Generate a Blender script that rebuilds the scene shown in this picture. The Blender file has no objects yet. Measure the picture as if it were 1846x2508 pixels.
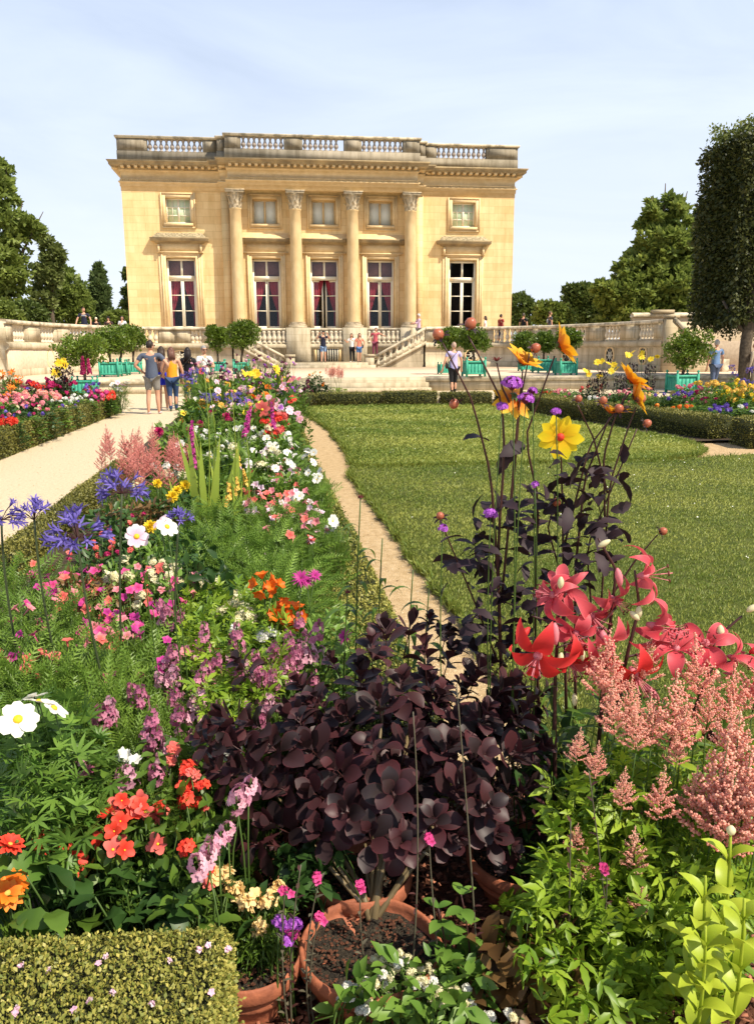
import bpy, math, random
import numpy as np
from mathutils import Matrix, Vector
# ---------------------------------------------------------------- camera, sky, sun, exposure
SC = bpy.context.scene
COL = SC.collection
IS = 1652 / 1846
CF, CP, CY, CR = 1986.4 * IS, .1996, .1218, -.0041        # focal length in px of a 1652 px wide picture, pitch, yaw, roll
fw = np.array([math.sin(CY) * math.cos(CP), math.cos(CY) * math.cos(CP), -math.sin(CP)])
r0 = np.array([math.cos(CY), -math.sin(CY), 0.]); u0 = np.cross(r0, fw)
rt = r0 * math.cos(CR) + u0 * math.sin(CR); up = -r0 * math.sin(CR) + u0 * math.cos(CR)
CAM = np.array([0, 0, 1.6])
cd = bpy.data.cameras.new('camera'); cam = bpy.data.objects.new('camera', cd); COL.objects.link(cam)
cam.matrix_world = Matrix(((rt[0], up[0], -fw[0], 0), (rt[1], up[1], -fw[1], 0), (rt[2], up[2], -fw[2], 1.6), (0, 0, 0, 1)))
cd.sensor_fit = 'VERTICAL'; cd.sensor_height = 36; cd.lens = 1986.4 / 2508 * 36
cd.clip_start = .05; cd.clip_end = 6000
SC.camera = cam
SC.view_settings.view_transform = 'Standard'; SC.view_settings.look = 'None'
SC.view_settings.gamma = 1; SC.view_settings.exposure = .42
SC.cycles.use_denoising = True
SC.cycles.max_bounces = 6; SC.cycles.diffuse_bounces = 3; SC.cycles.transparent_max_bounces = 8
SUN_AZ, SUN_EL = math.radians(50), math.radians(52)        # azimuth measured from behind the camera towards the right
sd = np.array([math.sin(SUN_AZ) * math.cos(SUN_EL), -math.cos(SUN_AZ) * math.cos(SUN_EL), math.sin(SUN_EL)])
sl = bpy.data.lights.new('sun', 'SUN'); sl.energy = 5.0; sl.angle = math.radians(.5); sl.color = (1, .90, .74)
so = bpy.data.objects.new('sun', sl); COL.objects.link(so)
so.rotation_euler = Vector(sd).to_track_quat('Z', 'Y').to_euler()
W = bpy.data.worlds.new('World'); SC.world = W; W.use_nodes = True
nt = W.node_tree; nt.nodes.clear()
def nn(t, typ, **k):
    n = t.nodes.new(typ)
    for a, b in k.items():
        if a.startswith('i_'): n.inputs[a[2:].replace('_', ' ')].default_value = b
        else: setattr(n, a, b)
    return n
sky = nn(nt, 'ShaderNodeTexSky', sky_type='NISHITA', sun_disc=False, sun_elevation=SUN_EL, sun_rotation=math.pi - SUN_AZ, dust_density=1.6, ozone_density=1.5)
skm = nn(nt, 'ShaderNodeVectorMath', operation='SCALE'); skm.inputs[3].default_value = .095
tc = nn(nt, 'ShaderNodeTexCoord'); mp = nn(nt, 'ShaderNodeMapping'); mp.inputs['Scale'].default_value = (1.2, 1.6, 5.5); mp.inputs['Rotation'].default_value = (0, .25, .4)
cn = nn(nt, 'ShaderNodeTexNoise', i_Scale=1.5, i_Detail=7., i_Roughness=.55, i_Distortion=.7)
cr = nn(nt, 'ShaderNodeValToRGB'); cr.color_ramp.elements[0].position = .36; cr.color_ramp.elements[0].color = (.62, .62, .62, 1); cr.color_ramp.elements[1].position = .72; cr.color_ramp.elements[1].color = (1, 1, 1, 1)
cm = nn(nt, 'ShaderNodeMix', data_type='RGBA'); cm.inputs[7].default_value = (.58, .68, .87, 1)
bg = nn(nt, 'ShaderNodeBackground', i_Strength=1.); wo = nn(nt, 'ShaderNodeOutputWorld')
L = nt.links.new
L(sky.outputs[0], skm.inputs[0]); L(tc.outputs['Generated'], mp.inputs[0]); L(mp.outputs[0], cn.inputs['Vector']); L(cn.outputs[0], cr.inputs[0])
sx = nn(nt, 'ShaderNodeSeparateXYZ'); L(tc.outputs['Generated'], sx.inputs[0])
mr = nn(nt, 'ShaderNodeMapRange'); mr.inputs['From Min'].default_value = .50; mr.inputs['From Max'].default_value = .80; mr.inputs['To Min'].default_value = 1.; mr.inputs['To Max'].default_value = .05   # thin high cloud lies low in the sky, the unseen zenith is kept darker to cut ambient light
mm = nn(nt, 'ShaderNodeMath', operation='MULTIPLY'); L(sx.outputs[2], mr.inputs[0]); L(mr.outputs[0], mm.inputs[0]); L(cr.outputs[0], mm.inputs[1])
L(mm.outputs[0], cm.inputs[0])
hz = nn(nt, 'ShaderNodeMapRange'); hz.inputs['From Min'].default_value = .0; hz.inputs['From Max'].default_value = .42; hz.inputs['To Min'].default_value = .95; hz.inputs['To Max'].default_value = 0.; L(sx.outputs[2], hz.inputs[0])      # haze whitens the low sky
hm = nn(nt, 'ShaderNodeMath', operation='MULTIPLY'); ha = nn(nt, 'ShaderNodeMath', operation='ADD'); L(cn.outputs[0], ha.inputs[0]); ha.inputs[1].default_value = .35; L(hz.outputs[0], hm.inputs[0]); L(ha.outputs[0], hm.inputs[1])
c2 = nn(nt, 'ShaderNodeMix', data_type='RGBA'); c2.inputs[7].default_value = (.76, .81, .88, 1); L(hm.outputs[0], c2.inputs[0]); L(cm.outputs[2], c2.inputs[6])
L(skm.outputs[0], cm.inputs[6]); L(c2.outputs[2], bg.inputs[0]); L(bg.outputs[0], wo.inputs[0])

# ---------------------------------------------------------------- placing helpers: a point of the place seen at (x, y), a given distance into the garden
def ray(x, y): return fw * CF + rt * (x - 826) - up * (y - 1122.2)
def at(x, y, Y): d = ray(x, y); return CAM + d * (Y / d[1])
def atz(x, y, z=0.): d = ray(x, y); return CAM + d * ((z - 1.6) / d[2])
R = np.random.default_rng(7)
random.seed(7)

# ---------------------------------------------------------------- object helpers
def obj(name, me, parent=None, loc=None, rot=None, scale=None, label=None):
    o = bpy.data.objects.new(name, me); COL.objects.link(o)
    if parent is not None: o.parent = parent
    if loc is not None: o.location = [float(v) for v in loc]
    if rot is not None: o.rotation_euler = [float(v) for v in rot]
    if scale is not None: o.scale = (scale,) * 3 if np.isscalar(scale) else scale
    if label: o['label'] = label
    return o
def tag(o, label, cat, group=None, kind=None):
    o['label'] = label; o['category'] = cat
    if group: o['group'] = group
    if kind: o['kind'] = kind
    return o
def thing(name, label, cat, loc=(0, 0, 0), rz=0., group=None, scale=None):
    return tag(obj(name, None, None, loc, (0, 0, rz), scale), label, cat, group)
def setting(o, kind='structure', label=None):
    o['kind'] = kind
    if label: o['label'] = label
    return o
def copy_tree(o, parent=None):
    c = o.copy(); COL.objects.link(c)
    if parent is not None: c.parent = parent
    for ch in list(o.children): copy_tree(ch, c)
    return c

class G:
    """collects geometry as numpy arrays and links it as ONE mesh"""
    def __init__(s): s.V = []; s.F = []; s.n = 0; s.Rn = []
    def raw(s, V, F, mi=0, rnd=.5):
        V = np.asarray(V, float).reshape(-1, 3)
        for f in (F if isinstance(F, list) else [F]):
            f = np.asarray(f, int)
            if f.size: s.F.append((f + s.n, mi))
        s.V.append(V); s.Rn.append(np.full(len(V), rnd) if np.isscalar(rnd) else rnd); s.n += len(V)
        return s
    def scat(s, tmpl, T, P, mi=0, rnd=None):
        V, F = tmpl; V = np.asarray(V, float); N = len(P); k = len(V)
        if N == 0: return s
        P = np.asarray(P, float)
        X = np.einsum('nij,kj->nki', T, V) + P[:, None, :]
        F = [np.asarray(f, int) for f in (F if isinstance(F, list) else [F])]
        if rnd is None: rnd = R.random(N)
        off = (np.arange(N) * k)[:, None, None]
        s.raw(X.reshape(-1, 3), [(f[None] + off).reshape(-1, f.shape[1]) for f in F], mi, np.repeat(rnd, k))
        return s
    def box(s, a, b, mi=0, rnd=.5):
        x0, y0, z0 = np.minimum(a, b); x1, y1, z1 = np.maximum(a, b)
        V = [(x0, y0, z0), (x1, y0, z0), (x1, y1, z0), (x0, y1, z0), (x0, y0, z1), (x1, y0, z1), (x1, y1, z1), (x0, y1, z1)]
        return s.raw(V, [(0, 3, 2, 1), (4, 5, 6, 7), (0, 1, 5, 4), (1, 2, 6, 5), (2, 3, 7, 6), (3, 0, 4, 7)] and np.array([(0, 3, 2, 1), (4, 5, 6, 7), (0, 1, 5, 4), (1, 2, 6, 5), (2, 3, 7, 6), (3, 0, 4, 7)]), mi, rnd)
    def tube(s, P, r, n=6, mi=0, cap=True, rnd=.5):
        P = np.asarray(P, float); m = len(P); r = np.broadcast_to(np.asarray(r, float), (m,))
        t = np.gradient(P, axis=0); t /= np.linalg.norm(t, axis=1)[:, None] + 1e-9
        ref = np.array([0, 0, 1.]) if abs(t[0][2]) < .9 else np.array([1., 0, 0])
        a = np.cross(t, ref); a /= np.linalg.norm(a, axis=1)[:, None] + 1e-9; b = np.cross(t, a)
        an = np.linspace(0, 2 * np.pi, n, endpoint=False)
        V = P[:, None] + r[:, None, None] * (a[:, None] * np.cos(an)[None, :, None] + b[:, None] * np.sin(an)[None, :, None])
        i = np.arange(m - 1)[:, None] * n; j = np.arange(n)[None]; j2 = (j + 1) % n
        F = np.stack([i + j, i + j2, i + n + j2, i + n + j], -1).reshape(-1, 4)
        fs = [F]
        if cap: fs += [np.array([list(range(n))[::-1]]), np.array([[(m - 1) * n + q for q in range(n)]])]
        return s.raw(V.reshape(-1, 3), fs, mi, rnd)
    def lathe(s, prof, n=16, c=(0, 0, 0), mi=0, rnd=.5, flute=0):
        prof = np.asarray(prof, float); m = len(prof); an = np.linspace(0, 2 * np.pi, n, endpoint=False)
        rad = prof[:, 0][:, None] * np.ones(n)
        if flute: rad = rad - prof[:, 0][:, None] * (.055 * (np.arange(n) % 2))
        V = np.stack([rad * np.cos(an), rad * np.sin(an), prof[:, 1][:, None] * np.ones(n)], -1) + np.asarray(c)
        i = np.arange(m - 1)[:, None] * n; j = np.arange(n)[None]; j2 = (j + 1) % n
        F = np.stack([i + j, i + j2, i + n + j2, i + n + j], -1).reshape(-1, 4)
        return s.raw(V.reshape(-1, 3), [F, np.array([list(range(n))[::-1]]), np.array([[(m - 1) * n + q for q in range(n)]])], mi, rnd)
    def sweep(s, prof, path, mi=0, closed_prof=True):
        """prof: (out, z) points; path: plan polyline, 'out' is to its right-hand side; mitred corners"""
        prof = np.asarray(prof, float); path = np.asarray(path, float); m = len(path); k = len(prof)
        d = path[1:] - path[:-1]; d /= np.linalg.norm(d, axis=1)[:, None]
        nr = np.stack([d[:, 1], -d[:, 0]], -1)
        N = np.zeros((m, 2)); N[0] = nr[0]; N[-1] = nr[-1]
        for i in range(1, m - 1):
            h = nr[i - 1] + nr[i]; N[i] = h / max(.2, (h @ h) / 2)
        V = np.zeros((m, k, 3)); V[:, :, :2] = path[:, None] + N[:, None] * prof[None, :, 0, None]; V[:, :, 2] = prof[None, :, 1]
        i = np.arange(m - 1)[:, None] * k; kk = k if closed_prof else k - 1
        j = np.arange(kk)[None]; j2 = (j + 1) % k
        F = np.stack([i + j, i + k + j, i + k + j2, i + j2], -1).reshape(-1, 4)
        fs = [F]
        if closed_prof: fs += [np.array([list(range(k))[::-1]]), np.array([[(m - 1) * k + q for q in range(k)]])]
        return s.raw(V.reshape(-1, 3), fs, mi)
    def poly(s, pts, z0, z1, mi=0):
        pts = np.asarray(pts, float); n = len(pts)
        V = np.vstack([np.c_[pts, np.full(n, z0)], np.c_[pts, np.full(n, z1)]])
        j = np.arange(n); j2 = (j + 1) % n
        return s.raw(V, [np.stack([j, j2, j2 + n, j + n], -1), np.array([j[::-1]]), np.array([j + n])], mi)
    def mesh(s, name, mats, smooth=False):
        me = bpy.data.meshes.new(name); V = np.vstack(s.V).astype(np.float32)
        me.vertices.add(len(V)); me.vertices.foreach_set('co', V.ravel())
        lt = np.concatenate([np.full(len(f), f.shape[1]) for f, _ in s.F]); li = np.concatenate([f.ravel() for f, _ in s.F])
        mi = np.concatenate([np.full(len(f), m) for f, m in s.F])
        me.loops.add(len(li)); me.loops.foreach_set('vertex_index', li.astype(np.int32))
        me.polygons.add(len(lt)); ls = np.concatenate([[0], np.cumsum(lt)[:-1]])
        me.polygons.foreach_set('loop_start', ls.astype(np.int32)); me.polygons.foreach_set('loop_total', lt.astype(np.int32))
        me.polygons.foreach_set('material_index', mi.astype(np.int32))
        if smooth: me.polygons.foreach_set('use_smooth', np.ones(len(lt), bool))
        a = me.attributes.new('rnd', 'FLOAT', 'POINT'); a.data.foreach_set('value', np.concatenate(s.Rn).astype(np.float32))
        for m in (mats if isinstance(mats, (list, tuple)) else [mats]): me.materials.append(m)
        me.update(calc_edges=True)
        return me
    def build(s, name, mats, parent=None, smooth=False, loc=None, rot=None, label=None):
        return obj(name, s.mesh(name, mats, smooth), parent, loc, rot, label=label)

def rotz(a):
    a = np.atleast_1d(a); c, s_ = np.cos(a), np.sin(a); T = np.zeros((len(a), 3, 3)); T[:, 0, 0] = c; T[:, 0, 1] = -s_; T[:, 1, 0] = s_; T[:, 1, 1] = c; T[:, 2, 2] = 1; return T
def roty(a):   # positive tips +X upwards
    a = np.atleast_1d(a); c, s_ = np.cos(a), np.sin(a); T = np.zeros((len(a), 3, 3)); T[:, 0, 0] = c; T[:, 0, 2] = -s_; T[:, 2, 0] = s_; T[:, 2, 2] = c; T[:, 1, 1] = 1; return T
def rotx(a):
    a = np.atleast_1d(a); c, s_ = np.cos(a), np.sin(a); T = np.zeros((len(a), 3, 3)); T[:, 1, 1] = c; T[:, 1, 2] = -s_; T[:, 2, 1] = s_; T[:, 2, 2] = c; T[:, 0, 0] = 1; return T
def frame(X, roll=0.):
    """matrices whose +X runs along X, +Z as upright as can be, rolled"""
    X = np.asarray(X, float); X = X / (np.linalg.norm(X, axis=1)[:, None] + 1e-9)
    Y = np.cross(np.array([0, 0, 1.]), X); l = np.linalg.norm(Y, axis=1); Y[l < 1e-3] = (0, 1, 0); Y /= np.linalg.norm(Y, axis=1)[:, None]
    Z = np.cross(X, Y); T = np.stack([X, Y, Z], -1)
    return T @ rotx(np.broadcast_to(roll, (len(X),)))
def scaled(T, s): return T * np.asarray(s)[:, None, None]
def sph(n):
    v = R.normal(size=(n, 3)); return v / np.linalg.norm(v, axis=1)[:, None]

# ---------------------------------------------------------------- materials
def base_mat(name):
    m = bpy.data.materials.new(name); m.use_nodes = True; t = m.node_tree; b = t.nodes['Principled BSDF']; return m, t, b
def c4(c): return (c[0], c[1], c[2], 1)
def mat(name, c, c2=None, scale=4., rough=.85, bump=0., bscale=None, detail=6., spec=.3, lo=.35, hi=.65, metal=0., stretch=None):
    m, t, b = base_mat(name); L = t.links.new
    b.inputs['Roughness'].default_value = rough; b.inputs['Specular IOR Level'].default_value = spec; b.inputs['Metallic'].default_value = metal
    if c2 is None and not bump: b.inputs['Base Color'].default_value = c4(c); return m
    co = nn(t, 'ShaderNodeTexCoord'); src = co.outputs['Object']
    if stretch: mpn = nn(t, 'ShaderNodeMapping'); mpn.inputs['Scale'].default_value = stretch; L(src, mpn.inputs[0]); src = mpn.outputs[0]
    n = nn(t, 'ShaderNodeTexNoise', i_Scale=scale, i_Detail=detail, i_Roughness=.6); L(src, n.inputs['Vector'])
    r = nn(t, 'ShaderNodeValToRGB'); r.color_ramp.elements[0].position = lo; r.color_ramp.elements[1].position = hi
    r.color_ramp.elements[0].color = c4(c); r.color_ramp.elements[1].color = c4(c2 or c)
    L(n.outputs[0], r.inputs[0]); L(r.outputs[0], b.inputs['Base Color'])
    if bump:
        n2 = nn(t, 'ShaderNodeTexNoise', i_Scale=bscale or scale * 6, i_Detail=5.); L(src, n2.inputs['Vector'])
        bp = nn(t, 'ShaderNodeBump', i_Strength=bump, i_Distance=.02); L(n2.outputs[0], bp.inputs['Height']); L(bp.outputs[0], b.inputs['Normal'])
    return m
def leafmat(name, c, c2, trans=.3, rough=.5, orand=.5, spec=.35, tcol=None):
    """foliage and petals: colour runs c..c2 by leaf and by plant, part of the light passes through"""
    m, t, b = base_mat(name); L = t.links.new
    b.inputs['Roughness'].default_value = rough; b.inputs['Specular IOR Level'].default_value = spec
    a = nn(t, 'ShaderNodeAttribute', attribute_name='rnd'); oi = nn(t, 'ShaderNodeObjectInfo')
    mx = nn(t, 'ShaderNodeMix', data_type='FLOAT'); mx.inputs[0].default_value = orand * .6
    L(a.outputs['Fac'], mx.inputs[2]); L(oi.outputs['Random'], mx.inputs[3])
    cm_ = nn(t, 'ShaderNodeMix', data_type='RGBA'); cm_.inputs[6].default_value = c4(c); cm_.inputs[7].default_value = c4(c2); L(mx.outputs[0], cm_.inputs[0])
    L(cm_.outputs[2], b.inputs['Base Color'])
    if trans:
        tr = nn(t, 'ShaderNodeBsdfTranslucent'); ms = nn(t, 'ShaderNodeMixShader'); ms.inputs[0].default_value = trans
        if tcol: tr.inputs[0].default_value = c4(tcol)
        else: L(cm_.outputs[2], tr.inputs[0])
        L(b.outputs[0], ms.inputs[1]); L(tr.outputs[0], ms.inputs[2]); L(ms.outputs[0], t.nodes['Material Output'].inputs[0])
    return m
def ashlar(name, c, c2, joint, bw=1.35, bh=.42, rough=.9, dark=None, mort=.012, jmix=.45, streak=.8):
    """dressed stone: blocks with thin joints, each block its own tone, stains with a shape of their own"""
    m, t, b = base_mat(name); L = t.links.new; b.inputs['Roughness'].default_value = rough; b.inputs['Specular IOR Level'].default_value = .15
    co = nn(t, 'ShaderNodeTexCoord'); sp = nn(t, 'ShaderNodeSeparateXYZ'); L(co.outputs['Object'], sp.inputs[0])
    ad = nn(t, 'ShaderNodeMath', operation='ADD'); L(sp.outputs[0], ad.inputs[0]); L(sp.outputs[1], ad.inputs[1])
    cb = nn(t, 'ShaderNodeCombineXYZ'); L(ad.outputs[0], cb.inputs[0]); L(sp.outputs[2], cb.inputs[1])
    br = nn(t, 'ShaderNodeTexBrick', i_Scale=1.); br.inputs['Brick Width'].default_value = bw; br.inputs['Row Height'].default_value = bh; br.inputs['Mortar Size'].default_value = mort
    br.inputs['Color1'].default_value = c4(c); br.inputs['Color2'].default_value = c4(c2); br.inputs['Mortar'].default_value = c4(joint); br.inputs['Mortar Smooth'].default_value = .4; br.inputs['Bias'].default_value = 0
    L(cb.outputs[0], br.inputs['Vector'])
    n = nn(t, 'ShaderNodeTexNoise', i_Scale=.55, i_Detail=7., i_Roughness=.65); L(co.outputs['Object'], n.inputs['Vector'])
    r = nn(t, 'ShaderNodeValToRGB'); r.color_ramp.elements[0].position = .32; r.color_ramp.elements[1].position = .7
    dk = dark or tuple(v * .72 for v in c); r.color_ramp.elements[0].color = c4(dk); r.color_ramp.elements[1].color = c4(tuple(min(1, v * 1.06) for v in c2))
    L(n.outputs[0], r.inputs[0])
    mx = nn(t, 'ShaderNodeMix', data_type='RGBA'); mx.inputs[0].default_value = jmix; L(br.outputs[0], mx.inputs[6]); L(r.outputs[0], mx.inputs[7])
    sm = nn(t, 'ShaderNodeMapping'); sm.inputs['Scale'].default_value = (1.6, 1.6, .16); L(co.outputs['Object'], sm.inputs[0]); sn = nn(t, 'ShaderNodeTexNoise', i_Scale=1.8, i_Detail=8., i_Roughness=.7); L(sm.outputs[0], sn.inputs['Vector'])
    sr = nn(t, 'ShaderNodeValToRGB'); sr.color_ramp.elements[0].position = .34; sr.color_ramp.elements[0].color = (streak, streak * .96, streak * .88, 1); sr.color_ramp.elements[1].position = .56; sr.color_ramp.elements[1].color = (1, 1, 1, 1); L(sn.outputs[0], sr.inputs[0])
    sx_ = nn(t, 'ShaderNodeMix', data_type='RGBA', blend_type='MULTIPLY'); sx_.inputs[0].default_value = 1.; L(mx.outputs[2], sx_.inputs[6]); L(sr.outputs[0], sx_.inputs[7]); L(sx_.outputs[2], b.inputs['Base Color'])
    n2 = nn(t, 'ShaderNodeTexNoise', i_Scale=14., i_Detail=6.); L(co.outputs['Object'], n2.inputs['Vector'])
    ad2 = nn(t, 'ShaderNodeMath', operation='SUBTRACT'); L(n2.outputs[0], ad2.inputs[0]); L(br.outputs['Fac'], ad2.inputs[1])
    bp = nn(t, 'ShaderNodeBump', i_Strength=.35, i_Distance=.02); L(ad2.outputs[0], bp.inputs['Height']); L(bp.outputs[0], b.inputs['Normal'])
    return m
M = {}
M['stone'] = ashlar('honey_limestone', (.77, .53, .25), (.91, .70, .38), (.58, .39, .18), dark=(.68, .42, .16), streak=.86)
M['trim'] = mat('dressed_stone', (.70, .50, .25), (.80, .60, .33), 3., bump=.15)
M['column'] = mat('column_stone', (.58, .41, .20), (.72, .54, .29), 2.2, bump=.15, stretch=(1, 1, .5))
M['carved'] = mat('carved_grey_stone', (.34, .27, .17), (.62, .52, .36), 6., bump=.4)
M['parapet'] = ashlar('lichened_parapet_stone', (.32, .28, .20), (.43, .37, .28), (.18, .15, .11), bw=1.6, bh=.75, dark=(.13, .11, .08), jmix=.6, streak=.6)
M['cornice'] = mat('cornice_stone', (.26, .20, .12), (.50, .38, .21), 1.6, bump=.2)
M['terrace'] = ashlar('terrace_limestone', (.50, .42, .28), (.66, .57, .41), (.36, .29, .19), bw=1.5, bh=.40, dark=(.36, .30, .20), jmix=.45, streak=.6)
M['rail'] = mat('lichened_rail_stone', (.30, .26, .18), (.66, .57, .41), 2.6, bump=.4, lo=.38, hi=.56)
M['baluster'] = mat('baluster_stone', (.55, .46, .33), (.76, .67, .50), 7., bump=.2)
M['roofbal'] = mat('roof_baluster_stone', (.30, .25, .22), (.44, .37, .30), 8., bump=.2)
M['moss'] = mat('mossy_stone', (.18, .15, .09), (.48, .40, .25), 9., bump=.5, lo=.4, hi=.6)
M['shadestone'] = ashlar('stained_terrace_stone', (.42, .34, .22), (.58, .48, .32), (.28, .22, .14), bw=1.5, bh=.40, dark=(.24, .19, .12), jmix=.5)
M['plaster'] = mat('tan_plaster', (.50, .39, .25), (.64, .51, .34), 1.2, bump=.2)
M['white'] = mat('cream_paint', (.80, .74, .58), rough=.45)
M['shutter'] = mat('pale_shutter', (.72, .74, .66), rough=.55)
M['blind'] = mat('mauve_blind', (.13, .07, .075), (.17, .09, .09), 3.)
M['palepane'] = mat('pale_green_blind', (.55, .68, .42), (.74, .80, .60), 1.3, rough=.4)
M['curtain'] = mat('crimson_curtain', (.16, .012, .022), (.30, .03, .05), 5., stretch=(6, 6, .6))
M['dark'] = mat('dark_interior', (.012, .009, .008), rough=.9)
m_, t_, b_ = base_mat('window_glass')
tb = nn(t_, 'ShaderNodeBsdfTransparent'); gb = nn(t_, 'ShaderNodeBsdfGlossy', i_Roughness=.03); gb.inputs[0].default_value = (.9, .95, 1, 1); msx = nn(t_, 'ShaderNodeMixShader'); msx.inputs[0].default_value = .03
t_.links.new(tb.outputs[0], msx.inputs[1]); t_.links.new(gb.outputs[0], msx.inputs[2]); t_.links.new(msx.outputs[0], t_.nodes['Material Output'].inputs[0]); M['glass'] = m_
M['iron'] = mat('iron', (.05, .045, .04), rough=.5)
M['lead'] = mat('roof_lead', (.3, .3, .3), rough=.6)
M['tub'] = mat('green_paint', (.03, .26, .17), (.06, .38, .25), 5., rough=.6, bump=.08)
M['bark'] = mat('bark', (.055, .04, .025), (.13, .10, .07), 12., bump=.6)
# ================================================================ the palace
BX0, BX1, BY, CX = -8.56, 14.84, 51.2, 3.14
palace = thing('palace', 'honey coloured stone palace with four fluted columns and a roof balustrade', 'palace', (CX, BY, 0))
def ploc(g, name, mats, parent=None, label=None, smooth=False):
    """mesh given in world coordinates, parented to the palace"""
    o = g.build(name, mats, parent or palace, smooth, label=label)
    ox = [CX, BY, 0] if (parent is None or parent is palace) else None
    if ox: o.location = (-CX, -BY, 0)
    return o
def sub(g, name, mats, parent, label=None, smooth=False): return g.build(name, mats, parent, smooth, label=label)
def wall_cells(g, x0, x1, z0, z1, yf, yb, holes, mi=0):
    xs = sorted({x0, x1, *[h[0] for h in holes], *[h[1] for h in holes]}); zs = sorted({z0, z1, *[h[2] for h in holes], *[h[3] for h in holes]})
    V = []; F = []
    def q(*p): F.append([len(V) + i for i in range(4)]); V.extend(p)
    for i in range(len(xs) - 1):
        for j in range(len(zs) - 1):
            xm, zm = (xs[i] + xs[i + 1]) / 2, (zs[j] + zs[j + 1]) / 2
            if any(h[0] < xm < h[1] and h[2] < zm < h[3] for h in holes): continue
            q((xs[i], yf, zs[j]), (xs[i + 1], yf, zs[j]), (xs[i + 1], yf, zs[j + 1]), (xs[i], yf, zs[j + 1]))
    for a, b, c, d in holes:      # reveals
        q((a, yf, c), (a, yb, c), (a, yb, d), (a, yf, d)); q((b, yb, c), (b, yf, c), (b, yf, d), (b, yb, d))
        q((a, yf, d), (a, yb, d), (b, yb, d), (b, yf, d)); q((a, yb, c), (a, yf, c), (b, yf, c), (b, yb, c))
    g.raw(V, np.array(F), mi)
WL = [-5.39, 11.68]; WC = [-.36, 3.12, 6.54]
lowh = lambda x: (x - .86, x + .86, 2.30, 6.88); uph = lambda x: (x - .72, x + .72, 8.83, 10.25)
g = G()
wall_cells(g, BX0, -2.9, .3, 11.2, BY, BY + .5, [lowh(WL[0]), uph(WL[0])])
wall_cells(g, 9.1, BX1, .3, 11.2, BY, BY + .5, [lowh(WL[1]), uph(WL[1])])
cyf = BY - .12
wall_cells(g, -2.9, 9.1, .3, 11.2, cyf, BY + .5, [lowh(x) for x in WC] + [uph(x) for x in WC])
g.box((-2.9, cyf - .25, .3), (-2.42, cyf - .003, 10.6)); g.box((8.62, cyf - .25, .3), (9.1, cyf - .003, 10.6))
for x0 in (-2.9, 9.1): g.raw([(x0, cyf, .3), (x0, BY, .3), (x0, BY, 11.2), (x0, cyf, 11.2)], np.array([(0, 1, 2, 3)]))
g.raw([(BX0, BY, .3), (BX0, 74, .3), (BX0, 74, 11.2), (BX0, BY, 11.2)], np.array([(0, 1, 2, 3)]))
g.raw([(BX1, BY, .3), (BX1, 74, .3), (BX1, 74, 11.2), (BX1, BY, 11.2)], np.array([(0, 3, 2, 1)]))
g.raw([(BX0, 74, .3), (BX1, 74, .3), (BX1, 74, 11.2), (BX0, 74, 11.2)], np.array([(0, 1, 2, 3)]))
ploc(g, 'wall', M['stone'])
# corner quoin strips and side pilasters that break the left outline
for yy in (56.5, 63, 69.5):
    for z0, z1, w, d in ((8.0, 8.3, 1.5, .38), (7.1, 7.3, 1.3, .16), (10.1, 10.3, .9, .15), (8.55, 8.75, .9, .14)):
        ploc(G().box((BX0 - d, yy - w, z0), (BX0 - .002, yy + w, z1)), 'side_moulding', M['trim']); ploc(G().box((BX1 + .002, yy - w, z0), (BX1 + d, yy + w, z1)), 'side_moulding', M['trim'])
ent = [(BX0, 74.), (BX0, BY), (-2.9, BY), (-2.9, BY - .42), (-2.42, BY - .42), (-2.42, BY - 1.15), (8.62, BY - 1.15), (8.62, BY - .42), (9.1, BY - .42), (9.1, BY), (BX1, BY), (BX1, 74.)][::-1]
ent = [(x, y) for x, y in ent][::-1]
# path runs from back-left round the front to back-right: 'out' must be on its right-hand side
def ring(prof): return G().sweep(prof, ent)
# test which side is out: first leg runs towards -Y, its right hand is -X (outside)
ploc(G().sweep([(.02, 10.6), (.02, 10.84), (.06, 10.84), (.06, 11.03), (.13, 11.06), (.13, 11.12), (-.3, 11.12), (-.3, 10.6)], ent), 'architrave', M['trim'])
g = G().sweep([(.03, 11.12), (.03, 11.22), (.05, 11.24), (.05, 11.25), (0., 11.25), (0., 11.66), (.08, 11.70), (.08, 11.78), (-.3, 11.78), (-.3, 11.12)], ent)
ploc(g, 'frieze', M['trim'])
def along(path, step, f, inset=0.):
    for i in range(len(path) - 1):
        a, b = np.array(path[i]), np.array(path[i + 1]); l = np.linalg.norm(b - a); d = (b - a) / l; nr = np.array([d[1], -d[0]])
        n = max(1, int(l / step)); 
        for k in range(n): f(a + d * l * (k + .5) / n, d, nr)
def obox(g, p, d, nr, w, o0, o1, z0, z1, mi=0):
    """box at plan point p, w wide along d, from o0 to o1 outward"""
    c = [p - d * w / 2 + nr * o0, p + d * w / 2 + nr * o0, p + d * w / 2 + nr * o1, p - d * w / 2 + nr * o1]
    V = [(q[0], q[1], z) for z in (z0, z1) for q in c]
    g.raw(V, np.array([(0, 3, 2, 1), (4, 5, 6, 7), (0, 1, 5, 4), (1, 2, 6, 5), (2, 3, 7, 6), (3, 0, 4, 7)]), mi)
g = G(); along(ent, .11, lambda p, d, nr: obox(g, p, d, nr, .06, .03, .075, 11.14, 11.21)); ploc(g, 'bead_moulding', M['trim'])
g = G(); along(ent, .36, lambda p, d, nr: obox(g, p, d, nr, .17, .05, .50, 11.80, 11.93)); ploc(g, 'modillions', M['trim'], label='row of small blocks under the cornice')
ploc(G().sweep([(.10, 11.78), (.10, 11.93), (.55, 11.93), (.55, 12.05), (.60, 12.08), (.66, 12.17), (-.3, 12.24), (-.3, 11.78)], ent), 'cornice', M['cornice'])
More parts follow.
